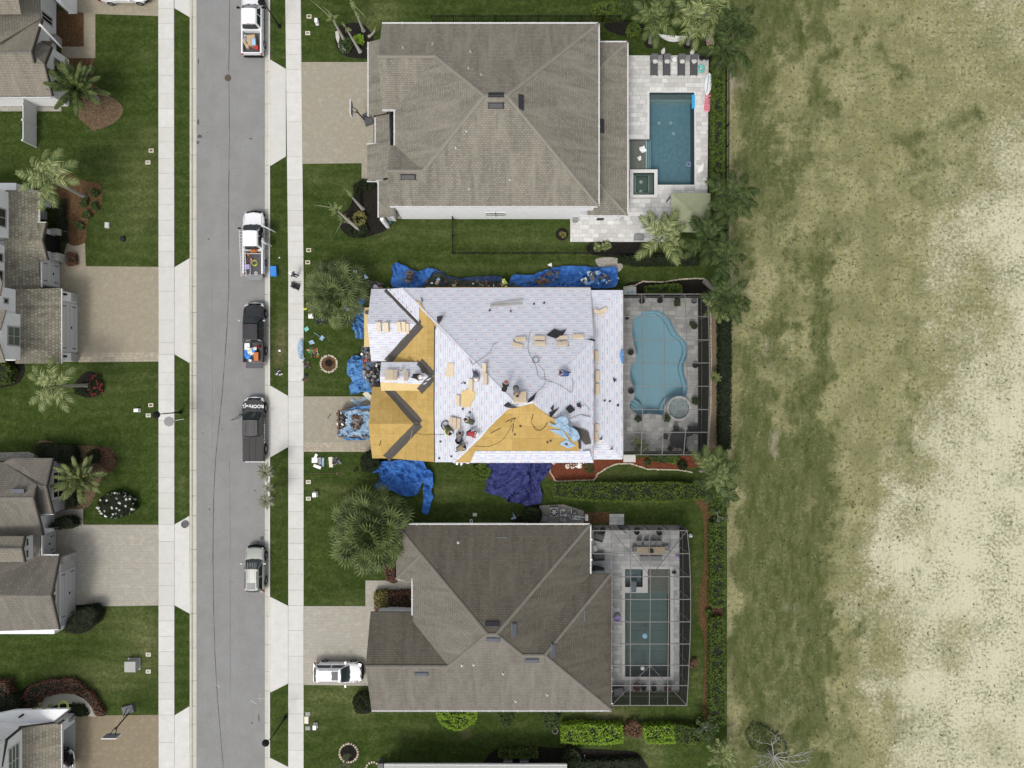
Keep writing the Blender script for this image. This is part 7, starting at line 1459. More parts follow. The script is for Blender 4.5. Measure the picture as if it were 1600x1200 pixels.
MB().prism(board(.72,2.2,0,0),0,.10).build('deck',M['pwhite'],sb_,local=True);MB().box((-.06,0,.107),(.07,1.7,.012)).build('blue_stripe',M['pcyan'],sb_,local=True);MB().box((.12,0,.107),(.05,1.6,.012)).build('cream_stripe',M['pcream'],sb_,local=True)
ml = thing('pool_float','pink quilted lilo at the pool edge beside the paddleboard','pool float',W(1105,161)+Vector((0,0,.05)),R(-6));
for i in range(3):
    for j in range(6):MB().box((-.2+.2*i,-.75+.22*j,.07),(.185,.2,.12),tp=.7).build('air_cell',M['ppink'],ml,local=True)
MB().box((0,.72,.09),(.62,.35,.16),tp=.9).build('pillow',M['ppink'],ml,local=True);MB().lathe([(.12,0),(.12,.02),(.02,.02)],12,(.02,.78,.17)).build('cup_holder',M['pblack'],ml,local=True)
ip = thing('pool_float','purple to yellow ice lolly shaped float under the palms','pool float',W(1107,69)+Vector((0,0,.5)),R(6))
cols = [('lolly_lilac',(.42,.30,.62)),('lolly_mauve',(.58,.30,.55)),('lolly_pink',(.78,.34,.42)),('lolly_yellow',(.72,.62,.15))]
for j,(nm,c) in enumerate(cols):
    M[nm] = surf(nm,c,.4,.05,3,0)
    for i in range(4):MB().ell((-.27+.18*i,.45-.32*j,0),(.095,.19,.11),8,6).build('stripe',M[nm],ip,35,local=True)
MB().box((0,.78,0),(.14,.35,.08)).build('stick',M['pcream'],ip,local=True)
item('blue_mat','bright blue foam mat at the upper right corner of the top pool','foam mat',1083,159,.06,('box',.3,1.35,.08),'pcyan',0)
wf = single('float_toy',MB().add([(-.1,-.55,0),(.45,-.25,0),(.5,.5,0),(-.05,0,0),(-.1,-.55,.1),(.45,-.25,.1),(.5,.5,.1),(-.05,0,.1)],[(3,2,1,0),(4,5,6,7),(0,1,5,4),(1,2,6,5),(2,3,7,6),(3,0,4,7)]),M['pwhite'],'white angular float on the right edge of the top pool','pool float',W(1091,263)+Vector((0,0,.06)))
item('pool_net','blue ringed skimmer hoop floating by the right edge of the top pool','hoop',1076,257,-.05,('coil',.2,.02,1),'plilac',0)
for x,y,lb in ((1004,234,'larger white leaf shaped float on the sun shelf'),(999,248,'smaller white float on the sun shelf')):item('float_toy',lb,'pool float',x,y,-.15,('sheetrag',.55 if y < 240 else .35,.6 if y < 240 else .4,.2),'pwhite',.4)
# hammock slung between two palms
def quadr(a,b,c,t):return a*(1-t)**2+b*2*t*(1-t)+c*t*t
a,b,c = W(1025,53,1.4),W(1050,67,.5),W(1077,57,1.4);mb = MB();n = 14;vs = []
for i in range(n+1):t = i/n;p = quadr(a,b,c,t);w_ = .28*math.sin(math.pi*t)+.03;vs += [p+Vector((0,w_,.08)),p,p-Vector((0,w_,-.08))]
mb.add(vs,[(3*i+j,3*i+3+j,3*i+4+j,3*i+1+j) for i in range(n) for j in range(2)]);o = mb.build('hammock',M['fabricw'],None);tag(o,'white hammock slung between two palms above the loungers','hammock')
def grill(px,py,label,rz=0):
    t = thing('barbecue_grill',label,'grill',W(px,py),rz);MB().box((0,0,.42),(.7,.5,.75)).build('cart',M['pblack'],t,local=True)
    MB().tube([(-.36,0,.88),(.36,0,.88)],.26,12).build('hood',M['pdgrey'],t,35,local=True);MB().box((.55,0,.8),(.35,.4,.04)).build('side_shelf',M['alu'],t,local=True);MB().bar((-.3,-.27,1.0),(.3,-.27,1.0),.03,.03).build('handle',M['chrome'],t,local=True)
grill(937,340,'small black grill against the rear wall of the top house');t = item('storage_bench','rounded grey storage box on the lower patio of the top house','storage box',997,372,0,('cooler',.85,.48,.45),'pgrey',0)
ldx = ladder('step_ladder','small white ladder leaning by the rear wall of the top house',W(960,344,.1),W(965,336,1.4),.3,4)
# ------------------------------------------------------------------ furniture inside the pool cages
def table(name,label,px,py,L,w,m,rz=0,h=.74,round_=False):
    t = thing(name,label,'table',W(px,py),rz)
    if round_:MB().lathe([(L/2,h-.04),(L/2,h),(.02,h)],20).build('table_top',M[m],t,local=True)
    else:
        n = 5
        for i in range(n):MB().box((0,-w/2+w*(i+.5)/n,h-.02),(L,w/n-.015,.04)).build('board',M[m],t,local=True)
    for a in (-1,1):
        for b in (-1,1):MB().box((a*L*.36,b*w*.36,h/2-.03),(.06,.06,h-.06)).build('leg',M['pdgrey'],t,local=True)
    return t
def chair(label,px,py,rz,m='pgrey',group=None):
    t = thing('patio_chair',label,'chair',W(px,py),rz,group);MB().box((0,0,.42),(.48,.48,.08)).build('seat',M[m],t,local=True);MB().box((0,.23,.68),(.48,.06,.45)).build('backrest',M[m],t,local=True)
    for a in (-1,1):
        for b in (-1,1):MB().box((a*.2,b*.2,.2),(.04,.04,.4)).build('leg',M['pdgrey'],t,local=True)
    return t
table('dining_table','long greige dining table in the lower pool cage',1014.5,858,2.7,.75,'ptan');bn2 = thing('bench','greige bench below the dining table in the lower cage','bench',W(1016,871));MB().box((0,0,.42),(2.2,.45,.08)).build('seat',M['pgrey'],bn2,local=True)
for a in (-.9,.9):MB().box((a,0,.2),(.1,.4,.4)).build('leg',M['pdgrey'],bn2,local=True)
for i,x in enumerate((997.5,1008.5,1019,1028)):chair(['leftmost','second from left','third from left','rightmost'][i]+' chair in the row above the dining table',x,846,0,'pgrey','chairs around the lower cage dining table')
chair('end chair at the left of the dining table',991,856,R(90),'pgrey','chairs around the lower cage dining table');chair('end chair at the right of the dining table',1040,855,R(-90),'pgrey','chairs around the lower cage dining table');item('table_ornament','black ornament in the middle of the dining table','ornament',1017,861,.74,('bag',.45,.6,.3),'pblack',.6)
for px,py,rz,lb in ((934,838,-.3,'dark lounge chair in the upper left corner of the lower cage'),(935,868,.05,'dark lounge chair below the white ottoman in the lower cage'),(934,889,-.2,'dark lounge chair in the notch of the lower cage')):
    t = thing('lounge_chair',lb,'chair',W(px,py),rz);MB().box((0,0,.35),(1.1,.65,.12)).build('seat',M['pdgrey'],t,local=True);MB().box((-.5,0,.6),(.12,.65,.5)).build('backrest',M['pblack'],t,local=True)
    for a in (-1,1):MB().box((0,a*.33,.48),(1.0,.07,.2)).build('armrest',M['pblack'],t,local=True)
item('ottoman','white round ottoman between the dark lounge chairs','ottoman',929,856,0,('bag',.5,.8,.45),'fabricw',0);item('ball','lilac ball on the deck near the right screen of the lower cage','ball',1058,869,0,('bag',.4,.4,.36),'plilac',0);item('speaker','small dark rock speaker right of the long pool head','speaker',1052.5,894,.05,('bag',.45,.3,.3),'pblack',0);item('basket','lilac and white round basket left of the long pool','basket',964,965,.05,('bucket',.32,.3),'plilac',0);item('bag','grey folded cover above the lilac basket','cover',964,960,.05,('bag',.6,.4,.25),'pgrey',0)
for x,y,lb,m_ in ((995,1073,'red brown plant pot leftmost below the long pool','terra'),(1004.5,1072,'dark pot second from left below the long pool','pblack'),(1020.5,1073,'dark pot third from left below the long pool','pblack'),(1044,1073,'red brown plant pot rightmost below the long pool','terra'),(941,829,'dark pot in the upper left corner of the lower cage','pblack'),(994,830,'dark pot at the top middle of the lower cage','pblack'),(1029,831,'dark pot at the top right of the lower cage','pblack'),
                  (1002,471,'leftmost dark pot along the top of the middle cage','pblack'),(1030,470,'second dark pot along the top of the middle cage','pblack'),(1057,470,'third pot with a trailing plant along the top of the middle cage','pblack'),(1083,471,'grey pot at the upper right of the middle cage','pgrey'),(979,497.5,'tiny dark pot left of the freeform pool','pblack'),(984.5,551,'dark pot on the left deck of the freeform pool','pblack'),(1084,510,'leafy potted plant right of the freeform pool','pblack'),(1085,571,'dark pot lower right of the freeform pool','pblack'),(985,611,'dark pot lower left of the freeform pool','pblack'),(996.5,654,'small potted shrub below the pool steps','pblack'),(1040,654,'bushy green potted plant beside the round hot tub','pblack'),(1086,627,'green pot right of the round hot tub','pblack')):
    item('plant_pot',lb,'plant pot',x,y,.05,('bucket',.26 if 'tiny' not in lb else .15,.4),m_,0)
pt_ = table('patio_table','round dark patio table in the lower part of the middle cage',1057,686,1.7,0,'pblack',0,.74,True)
for i in range(5):a = .5+i*1.2;chair('dark patio chair %s the round table' % ['right above','above left of','left of','below','right below'][i],1057+19*math.cos(a),686-17*math.sin(a),a-math.pi/2,'pblack','chairs round the dark patio table')
bs = thing('outdoor_sofa','dark outdoor sofa at the right edge of the middle cage','sofa',W(1082,672));MB().box((0,0,.3),(1.0,.7,.3)).build('seat',M['pblack'],bs,local=True);MB().box((0,.32,.55),(1.0,.15,.45)).build('backrest',M['pblack'],bs,local=True)
for a in (-1,1):MB().box((a*.5,0,.45),(.12,.7,.3)).build('armrest',M['pblack'],bs,local=True)
bt = MB().box((0,0,.45),(.9,.9,.03));fr_ = thing('day_bed','dark framed daybed with grey mattress in the bottom left corner of the lower cage','daybed',W(966,1078),R(8));MB().box((0,0,.3),(.95,.9,.12)).build('mattress',M['pgrey'],fr_,local=True)
for a in (-1,1):MB().bar((a*.5,-.5,.3),(a*.5,.5,.3),.06,.2).build('frame_rail',M['blackm'],fr_,local=True)
MB().bar((-.5,.5,.5),(.5,.5,.5),.08,.4).build('headboard',M['blackm'],fr_,local=True)
item('garden_light','white globe light outside the lower pool cage','garden light',1078,836,0,('bag',.4,.4,.5),'pwhite',0)
# pool equipment beside the lower house
def equip(px,py,label):
    t = thing('pool_equipment',label,'pool equipment',W(px,py));MB().box((0,0,.4),(.85,.9,.8)).build('cabinet',M['pgrey'],t,local=True);MB().lathe([(.36,.8),(.36,.84),(.30,.84),(.28,.81),(.02,.81)],18).build('fan_guard',M['pblack'],t,local=True)
    for k in range(6):a = k*math.pi/3;MB().box((.16*math.cos(a),.16*math.sin(a),.83),(.22,.07,.02),a).build('fan_blade',M['alu'],t,local=True)
equip(865,798,'grey heat pump with round fan beside the lower house');equip(794,1190,'left grey air conditioner at the bottom edge');equip(819,1190,'right grey air conditioner at the bottom edge')
pp = thing('pool_piping','white pipes and filters of the pool plant beside the lower house','pool plant',W(890,808))
for i in range(16):x,y = U(873,905),U(797,815);L = U(.3,.9);MB().tube([W(x,y,.3),W(x,y,.3)+Vector((L,0,0)) if i % 2 else W(x,y,.3)+Vector((0,L*.6,0))],.045,7).build('pipe',M['pwhite'],pp)
for x,y,r in ((881,811,.28),(888,804,.2),(897,800,.2)):MB().lathe([(r,0),(r,.7),(r*.7,.85),(.05,.9)],14,W(x,y)).build('filter_tank',M['pgrey'],pp,35)
boxthing('utility_box','pale square box left of the grey heat pump','utility box',850,809,(.6,.5,.4),'pgrey');boxthing('utility_box','white box right of the pool plant pipes','utility box',916,808,(.25,.5,.5),'pwhite')
for x,y in ((946,441),(982,457.5),(988,457)):pass
sheet('blue_mark',[(980,456),(983,456),(983,459),(980,459)],.046,M['pcyan']);sheet('blue_mark',[(986,455),(989,455),(989,458),(986,458)],.046,M['pcyan'])
item('potted_tree_pot','terracotta pot in the dark bed at the bottom edge','plant pot',906,1185,0,('bucket',.25,.3),'terra',0);item('garden_tool','white handled tool in the dark bed at the bottom edge','tool',913,1186,0,('tool',.6,.1,.1),'pwhite',1.5)
# ------------------------------------------------------------------ plants
def frond_mesh(L,nl,ll,droop,rise,m,seed,wd=.055,vee=.35):
    r = random.Random(seed);mb = MB();pts = []
    n = 12
    for i in range(n+1):
        t = i/n;pts.append(Vector((L*(t-.18*droop*t*t),0,L*(rise*t-droop*t*t*.75))))
    mb.tube(pts,[.035*(1-.8*i/n)+.006 for i in range(n+1)],4)
    for i in range(nl):
        t = .10+.9*i/nl;k = t*n;a = int(min(n-1,k));p = pts[a].lerp(pts[a+1],k-a);d = (pts[a+1]-pts[a]).normalized()
        ln = ll*(math.sin(math.pi*min(1,(.14+.80*t)))**.7)*r.uniform(.85,1.1)
        for s in (-1,1):
            q = (d*(.35+.55*t)+Vector((0,s,0))*(1.1-.3*t)+Vector((0,0,-vee+r.uniform(-.18,.18)))).normalized()
            mid = p+q*ln*.5+Vector((0,0,.03));tip = p+q*ln+Vector((0,0,-.22*ln));w = d*wd*.5
            mb.add([p-w*.5,p+w*.5,mid+w,mid-w,tip],[(0,1,2,3),(3,2,4)] if s < 0 else [(3,2,1,0),(4,2,3)])
    return mb.mesh('palm_frond',m,False,False)
FM = {}
def fronds(kind):
    if kind not in FM:
        d = dict(queen=(3.0,26,.80,.62,.42,'frondM',.105,.3),queenL=(3.15,26,.85,.55,.35,'frond',.105,.3),queenD=(2.9,24,.80,.6,.4,'frondD',.11,.3),date=(2.6,30,.42,.38,.42,'frondM',.10,.1),dateP=(2.6,30,.40,.38,.42,'frond',.10,.1),small=(1.3,22,.4,.4,.5,'frond',.05,.3),pale=(1.4,26,.35,.85,.5,'frondP',.04,.5))[kind]
        FM[kind] = [frond_mesh(d[0],d[1],d[2],d[3]*(1+.15*(i-1)),d[4],M[d[5]],5+i*3,d[6],d[7]) for i in range(3)]
    return FM[kind]
def palm(label,base,top,z,kind,nf,sc=1.0,name='palm_tree',tm='trunk',r0=.17,r1=.11,angs=None,spread=(0,.5),cat='palm tree',group=None,shaft=True):
    b,t_ = W(*base),W(*top,z);root = thing(name,label,cat,b,0,group)
    pts = [b.lerp(t_,(i/8))+Vector((0,0,0)) for i in range(9)]
    for i,p in enumerate(pts):k = i/8;p.x += (t_.x-b.x)*(.12*math.sin(math.pi*k));p.y += (t_.y-b.y)*(.12*math.sin(math.pi*k))
    MB().tube(pts,[r0+(r1-r0)*i/8+(.06 if i == 0 else 0) for i in range(9)],10).build('trunk',M[tm],root,40)
    if shaft:MB().tube([t_-Vector((0,0,.25)),t_+Vector((0,0,.35))],[r1*1.1,.05],8).build('crown_shaft',M['leaf'],root,40)
    ms = fronds(kind);lp = t_-b;A = angs or [R(360*i/nf*1.0+U(-12,12))+(i % 3)*.1 for i in range(nf)]
    for i,a in enumerate(A):
        o = link('frond',rnd.choice(ms),root);o.location = lp+Vector((0,0,.1));e = U(*spread) if not angs else U(-.05,.25)
        if not angs:e = spread[0]+(spread[1]-spread[0])*((i*7) % nf)/nf
        s = sc*U(.88,1.08);o.scale = (s,s,s);o.rotation_euler = (U(-.25,.25),-e,a)
    return root
D = lambda *a:[R(x) for x in a]
palm('big date palm over the brown bed in the upper left lawn',(150,155),(122,140),2.6,'date',34,1.08,spread=(-.35,1.0),r0=.3,r1=.3,shaft=False)
palm('queen palm leaning over the white vinyl fence',(133,308),(78,281),4.9,'queenL',9,1.0,angs=D(35,65,100,135,170,200,250,285,355))
palm('pale queen palm beside the red flower bed',(138,602),(88,603),5.2,'queenL',8,.92,angs=D(42,100,140,158,215,235,300,322))
palm('feathery date palm by the grey gabled house',(140,735),(128,748),2.4,'dateP',32,.98,spread=(-.35,1.0),r0=.28,r1=.28,shaft=False)
G1 = 'pruned leaning palms in front of the top house'
palm('pruned palm with two trunks left in the upper dark bed',(538,63),(520,30),2.6,'small',5,.55,angs=D(120,150,20,200,310),r0=.16,r1=.07,group=G1);palm('pruned palm highest in the upper dark bed',(568,48),(555,17),2.6,'small',2,.8,angs=D(110,300),r0=.15,r1=.06,group=G1,shaft=False);palm('pruned palm lowest in the upper dark bed',(563,81),(541,44),2.8,'small',3,.5,angs=D(130,280,330),r0=.16,r1=.06,group=G1,shaft=False);palm('short cut palm stub beside the top house corner',(577,57),(585,48),1.2,'small',1,.3,angs=D(60),r0=.12,r1=.10,group=G1,shaft=False)
palm('pruned palm in the upper part of the second dark bed',(567,327),(551,309),1.8,'small',2,.7,angs=D(130,120),r0=.17,r1=.08,group=G1,shaft=False);palm('pruned palm in the lower part of the second dark bed',(563,361),(527,329),2.6,'small',5,.6,angs=D(150,175,40,230,100),r0=.18,r1=.07,group=G1);palm('green tufted pruned palm bending in the second dark bed',(545,347),(537,344),1.0,'small',6,.5,r0=.12,r1=.07,group=G1)
def spear(px0,py0,z0,px1,py1,z1,label):a,b = W(px0,py0,z0),W(px1,py1,z1);single('dead_frond',MB().tube([Vector((0,0,0)),(b-a)*.5+Vector((0,0,.1)),b-a],[.035,.025,.008],5),M['frondP'],label,'dead frond',a)
spear(520,30,2.6,483,-2,3.0,'long bare spear frond reaching to the top edge');spear(523,27,2.6,504,10,3.0,'short bare spear frond beside the long one');spear(550,5,2.6,572,28,3.0,'bare spear frond pointing at the top house corner');spear(520,325,2.6,490,320,3.0,'bare spear frond pointing at the pavement');spear(522,326,2.6,513,315,3.0,'short bare spear frond above the lower pruned palm');spear(551,309,1.8,537,293,2.2,'bare spear frond above the second dark bed');spear(535,347,1.2,524,365,1.4,'bare spear frond pointing down from the green tuft')
E_ = 'queen palms along the east boundary'
palm('queen palm above the left end of the hammock',(1016,66),(1021,32),4.6,'queen',8,.88,spread=(-.2,.7),group=E_);palm('queen palm above the right end of the hammock',(1075,68),(1086,34),4.6,'queenL',8,.88,spread=(-.2,.7),group=E_);palm('dense queen palm at the top between the hammock palms',(1045,20),(1052,8),4.0,'queen',9,.85,spread=(-.2,.8),group=E_);palm('tall queen palm at the top right garden corner',(1100,24),(1118,14),4.6,'queenL',8,.88,spread=(-.2,.7),group=E_)
palm('dark queen palm at the top left of the palm group',(990,18),(994,8),3.4,'queenD',10,.72,spread=(-.1,.8),group=E_);palm('queen palm leaning out over the field above the top pool',(1117,108),(1137,82),5.2,'queenD',9,1.0,spread=(-.2,.6),group=E_);palm('dark queen palm in the upper right corner cluster',(1135,55),(1150,42),5.0,'queenD',10,.8,spread=(-.2,.6),group=E_)
palm('queen palm straddling the fence beside the pavilion',(1122,305),(1140,307),5.0,'queenD',10,.95,angs=D(10,50,85,125,150,205,240,275,310,340),group=E_)
palm('large star shaped queen palm beside the pavilion',(1022,386),(1034,372),4.0,'queenL',9,.98,angs=D(28,62,82,118,138,218,322,345,300),group=E_);palm('dark queen palm below the pavilion',(1090,385),(1102,375),4.4,'queenD',10,.95,spread=(-.2,.6),group=E_);palm('shadowy queen palm at the fence corner',(1118,410),(1132,405),4.6,'queenD',8,.9,spread=(-.2,.6),group=E_);palm('pale frond palm right of the pavilion',(1108,350),(1118,335),4.2,'queen',5,.75,angs=D(80,60,250,230,20),group=E_)
palm('dark queen palm over the upper corner of the middle cage',(1102,440),(1135,464),4.6,'queenD',9,.95,spread=(-.2,.6),group=E_,tm='trunk',r0=.25);palm('bright frond palm touching the corner of the middle cage',(1112,476),(1120,480),2.6,'small',7,1.3,spread=(0,.6),group=E_)
palm('giant queen palm at the lower corner of the middle cage',(1095,735),(1108,738),4.6,'queen',9,1.0,angs=D(128,65,100,20,45,305,330,355,275),group=E_);palm('dark queen palm behind the giant one',(1112,752),(1122,757),4.4,'queenD',9,.9,spread=(-.2,.6),group=E_)
palm('small agave like palm at the long stone edging',(1113,590),(1115,590),.8,'small',9,.6,spread=(.1,.8),r0=.08,r1=.06);palm('feathery fan palm at the lower right corner of the gardens',(1120,1172),(1126,1176),1.8,'small',14,1.35,spread=(-.1,.9))
palm('tiny pale palm in the bottom left corner of the middle cage',(997,697),(999,696),.8,'small',9,.75,spread=(-.1,.6),r0=.05,r1=.04)
sp_ = palm('pale drooping tree at the kerb, upper of two',(424,738),(415,738),3.2,'pale',26,.72,spread=(-.6,.9),tm='bark',r0=.08,r1=.05,name='weeping_tree',cat='tree',group='pale weeping trees at the kerb');palm('pale drooping tree at the kerb, lower of two',(426,778),(416,783),3.2,'pale',26,.68,spread=(-.6,.9),tm='bark',r0=.08,r1=.05,name='weeping_tree',cat='tree',group='pale weeping trees at the kerb');palm('thin pale drooping sapling between the two kerb trees',(427,762),(419,762),2.6,'pale',14,.5,spread=(-.6,.9),tm='bark',r0=.06,r1=.04,name='weeping_tree',cat='tree')
# fan palms: clumps of pleated leaves
def fan_mesh(m,seed,n=13,L=1.0):
    r = random.Random(seed);mb = MB();mb.tube([Vector((0,0,0)),Vector((.5,0,.12)),Vector((.95,0,.12))],[.025,.02,.015],4);c = Vector((.95,0,.12))
    for i in range(n):
        a = R(-125+250*i/(n-1));l = L*(.72+.28*math.cos(a*.6))*r.uniform(.9,1.08);d = Vector((math.cos(a),math.sin(a),.10));w = Vector((-d.y,d.x,0))*L*.085;mid = c+d*l*.55+Vector((0,0,.05));tip = c+d*l+Vector((0,0,-.22*l))
        mb.add([c,mid-w,tip,mid+w,mid+Vector((0,0,-.035))],[(0,1,4),(0,4,3),(1,2,4),(4,2,3)])
    return mb.mesh('fan_leaf',m,False,False)
def fan_clump(label,base,cpx,z,rad,n,m,sc=1.0,zr=2.6):
    root = thing('fan_palm',label,'palm tree',W(*base));ms = [fan_mesh(M[m],s) for s in (1,2,3)];c = W(*cpx,z)-W(*base)
    MB().tube([W(*base),W(*base)+c*.5,W(*base)+c],[.28,.22,.2],10).build('trunk',M['bark'],root,40)
    for i in range(n):
        u = (i+.5)/n;ph = i*2.39996;r = rad*math.sqrt(u);o = link('fan_leaf',ms[i % 3],root);el = 1.25-1.75*u
        o.location = c+Vector((math.cos(ph)*max(0,r-.9*sc),math.sin(ph)*max(0,r-.9*sc),zr*.35*(1-u*u)*1.2+U(-.15,.15)));s = sc*U(.85,1.12);o.scale = (s,s,s);o.rotation_euler = (U(-.5,.5),-el*.8+U(-.2,.2),ph+U(-.35,.35))
fan_clump('large dark green fan palm overlapping the lower house corner',(600,815),(583,829),2.4,3.6,74,'fan',1.18,3.4);fan_clump('wide grey green fan palm in front of the reroofed house',(540,467),(528,457),2.2,2.75,50,'fanG',.98,2.6)
# hedges and shrubs: leaves scattered over a dark core
def leafy(name,label,P,z0,z1,n,m,size=.16,cat='hedge',core=True,px=True,rnd_top=.32,group=None,flowers=None,cm='core'):
    Q = [(W(p[0],p[1],z1*.7).x,W(p[0],p[1],z1*.7).y) for p in P] if px else P;Q = [(x+.22*noise.noise(Vector((x*1.3,y*1.3,3))),y+.22*noise.noise(Vector((x*1.3,y*1.3,7)))) for x,y in Q];cx = sum(p[0] for p in Q)/len(Q);cy = sum(p[1] for p in Q)/len(Q);root = thing(name,label,cat,(cx,cy,0),0,group)
    ar = sum(Q[i][0]*Q[(i+1) % len(Q)][1]-Q[(i+1) % len(Q)][0]*Q[i][1] for i in range(len(Q)))
    q2 = offset([(p[0],p[1],0) for p in Q],.14)
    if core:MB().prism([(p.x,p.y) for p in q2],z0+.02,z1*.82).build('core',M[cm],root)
    mb = MB();x0,x1 = min(p[0] for p in Q),max(p[0] for p in Q);y0,y1 = min(p[1] for p in Q),max(p[1] for p in Q);segs = [(Q[i],Q[(i+1) % len(Q)]) for i in range(len(Q))];LL = [math.hypot(b[0]-a[0],b[1]-a[1]) for a,b in segs];A = abs(ar)/2;per = sum(LL);fr = A/(A+per*z1*.6);k = 0;tries = 0;fl = []
    while k < n and tries < n*12:
        tries += 1
        if U(0,1) < fr:
            x,y = U(x0,x1),U(y0,y1)
            if not inpoly(x,y,Q):continue
            h = z1*(.80+rnd_top*noise.noise(Vector((x*1.7,y*1.7,1)))+.22*U(0,1)*(1 if U(0,1) < .5 else .3))
        else:
            a,b = rnd.choices(segs,LL)[0];t = U(0,1);x = a[0]+(b[0]-a[0])*t+U(-.10,.10);y = a[1]+(b[1]-a[1])*t+U(-.10,.10);h = U(z0+.05,z1*.95)
        s = size*U(.6,1.3);u = Vector((U(-1,1),U(-1,1),U(-.5,.7))).normalized();v = u.cross(Vector((U(-.6,.6),U(-.6,.6),1))).normalized();p = Vector((x,y,h))
        mb.add([p-u*s*.5,p+v*s*.28,p+u*s*.6,p-v*s*.28],[(0,1,2,3)]);k += 1
        if flowers and k % flowers[1] == 0:fl.append(p+Vector((0,0,.12)))
    mb.build('foliage',M[m],root,uv=False)
    for p in fl:
        f = MB()
        for j in range(5):a = j*1.257;f.add([p,p+Vector((.08*math.cos(a-.4),.08*math.sin(a-.4),.03)),p+Vector((.12*math.cos(a),.12*math.sin(a),.01)),p+Vector((.08*math.cos(a+.4),.08*math.sin(a+.4),.03))],[(0,1,2,3)])
        f.build('flower',M[flowers[0]],root,uv=False)
    return root
leafy('hedge','long clipped hedge below the red mulch bed',[(866,756),(900,755),(1060,755),(1110,760),(1125,775),(1100,780),(1040,783),(960,783),(900,780),(866,776)],0,1.3,8500,'hedge');leafy('hedge','narrow hedge running beside the top pool fence',rect(1113,96,1131,345),0,1.3,7500,'hedge',.17);leafy('hedge','upper hedge section along the orange mulch strip',[(1112,778),(1130,776),(1131,805),(1112,802)],0,1.2,1100,'hedge');leafy('hedge','middle hedge section along the orange mulch strip',[(1112,818),(1131,815),(1132,945),(1112,948)],0,1.4,4500,'hedge');leafy('hedge','long lower hedge section along the orange mulch strip',[(1110,965),(1131,962),(1132,1130),(1110,1128)],0,1.4,5600,'hedge');leafy('hedge','dark hedge standing east of the middle cage',rect(1124,478,1141,700),0,1.1,5200,'hedgeD',.17)
leafy('hedge','bright lime hedge block below the lower house',[(878,1134),(900,1132),(972,1133),(972,1158),(940,1160),(878,1157)],0,1.2,3600,'hedgeB',.19);leafy('hedge','second bright lime hedge block at the bottom right',[(1004,1136),(1050,1134),(1052,1159),(1010,1159)],0,1.2,1900,'hedgeB',.19);leafy('hedge','darker end of the second lime hedge at the bottom right',[(1052,1134),(1100,1140),(1098,1162),(1052,1160)],0,1.1,1700,'hedge',.18)
leafy('hedge','short clipped hedge at the top of the middle cage',[(1010,446),(1060,445),(1067,450),(1066,458),(1010,458)],0,1.2,1900,'hedge',.15);leafy('hedge','bright clipped shrubs at the upper right of the top house',[(926,8),(960,5),(1000,4),(990,24),(930,22)],0,1.4,2800,'hedge',.22);leafy('hedge','dark hedge strip below the pavilion',[(968,400),(1090,396),(1092,413),(990,414),(968,408)],0,.9,2400,'hedgeD');leafy('shrub','low shrub row under the right side of the pavilion',rect(1112,350,1130,398),0,1.2,1200,'hedgeD',.18,'shrub')
rg = circ(714,1112,31,26);rr_ = [p for p in rg if p[1] > 1108];leafy('ring_shrub','lime green ring shaped shrub touching the lower house eave',[(683,1108)]+[(714+31*math.cos(a),1109+29*math.sin(a)) for a in [math.pi*(1-i/14) for i in range(15)]]+[(732,1110),(724,1116),(704,1116),(698,1110)],0,1.0,3000,'hedgeB',.2,'shrub')
leafy('shrub','small round shrub in the upper garden right of the top house',circ(990,46,9,12),0,.9,700,'hedge',.18,'shrub');leafy('shrub','round topped dark cone shrub by the grey gabled house',[(78,823),(90,810),(106,808),(115,814),(115,822),(108,826),(85,826)],0,1.6,1600,'hedgeD',.12,'shrub');leafy('shrub','big dark dome shrub at the corner of the grey house',[(102,983),(112,965),(125,950),(145,948),(153,958),(148,975),(130,986),(110,986)],0,1.8,3200,'hedgeD',.12,'shrub')
leafy('hedge','clipped dark hedge beside the grey house entry',[(55,694),(112,697),(117,702),(117,724),(92,722),(60,714)],0,1.4,2600,'hedgeD',.14);leafy('hedge','dark hedge under the window of the grey house',[(104,765),(116,765),(118,790),(106,792)],0,1.1,700,'hedgeD',.13);leafy('shrub','round dark shrub in the bed near the grey house',circ(144,713,9,14),0,1.0,800,'hedgeD',.13,'shrub');leafy('ground_cover','reddish ground cover at the edge of the grey house bed',[(150,700),(170,702),(180,722),(172,738),(160,730),(152,715)],0,.4,900,'leafR',.13,'ground cover',False)
leafy('shrub','low shrubs in the orange bed under the shake roofed house',[(86,320),(98,310),(100,378),(88,372)],0,1.0,1200,'hedgeD',.14,'shrub');
for i,(x,y,lb) in enumerate(((146,300,'upper green tuft in the curved orange bed'),(130,316,'green tuft left of centre in the curved orange bed'),(135,334,'green tuft in the middle of the curved orange bed'),(148,322,'green tuft at the edge of the curved orange bed'),(124,352,'green tuft low in the curved orange bed'))):leafy('shrub',lb,circ(x,y,5,9),0,.5,160,'leaf',.2,'shrub',False)
leafy('gardenia_shrub','dark shrub covered in white flowers on the left lawn',circ(182,790,28,18,19),0,1.1,2400,'hedgeD',.15,'shrub',True,flowers=('petal',34));leafy('flower_bed','red flowers in the round dark bed',circ(149,602,9,14,16),0,.5,700,'hedgeD',.14,'flowers',False,flowers=('petalR',26));leafy('shrub','low dark green plants beside the red flowers',circ(126,608,9,12),0,.4,400,'hedgeD',.16,'shrub',False)
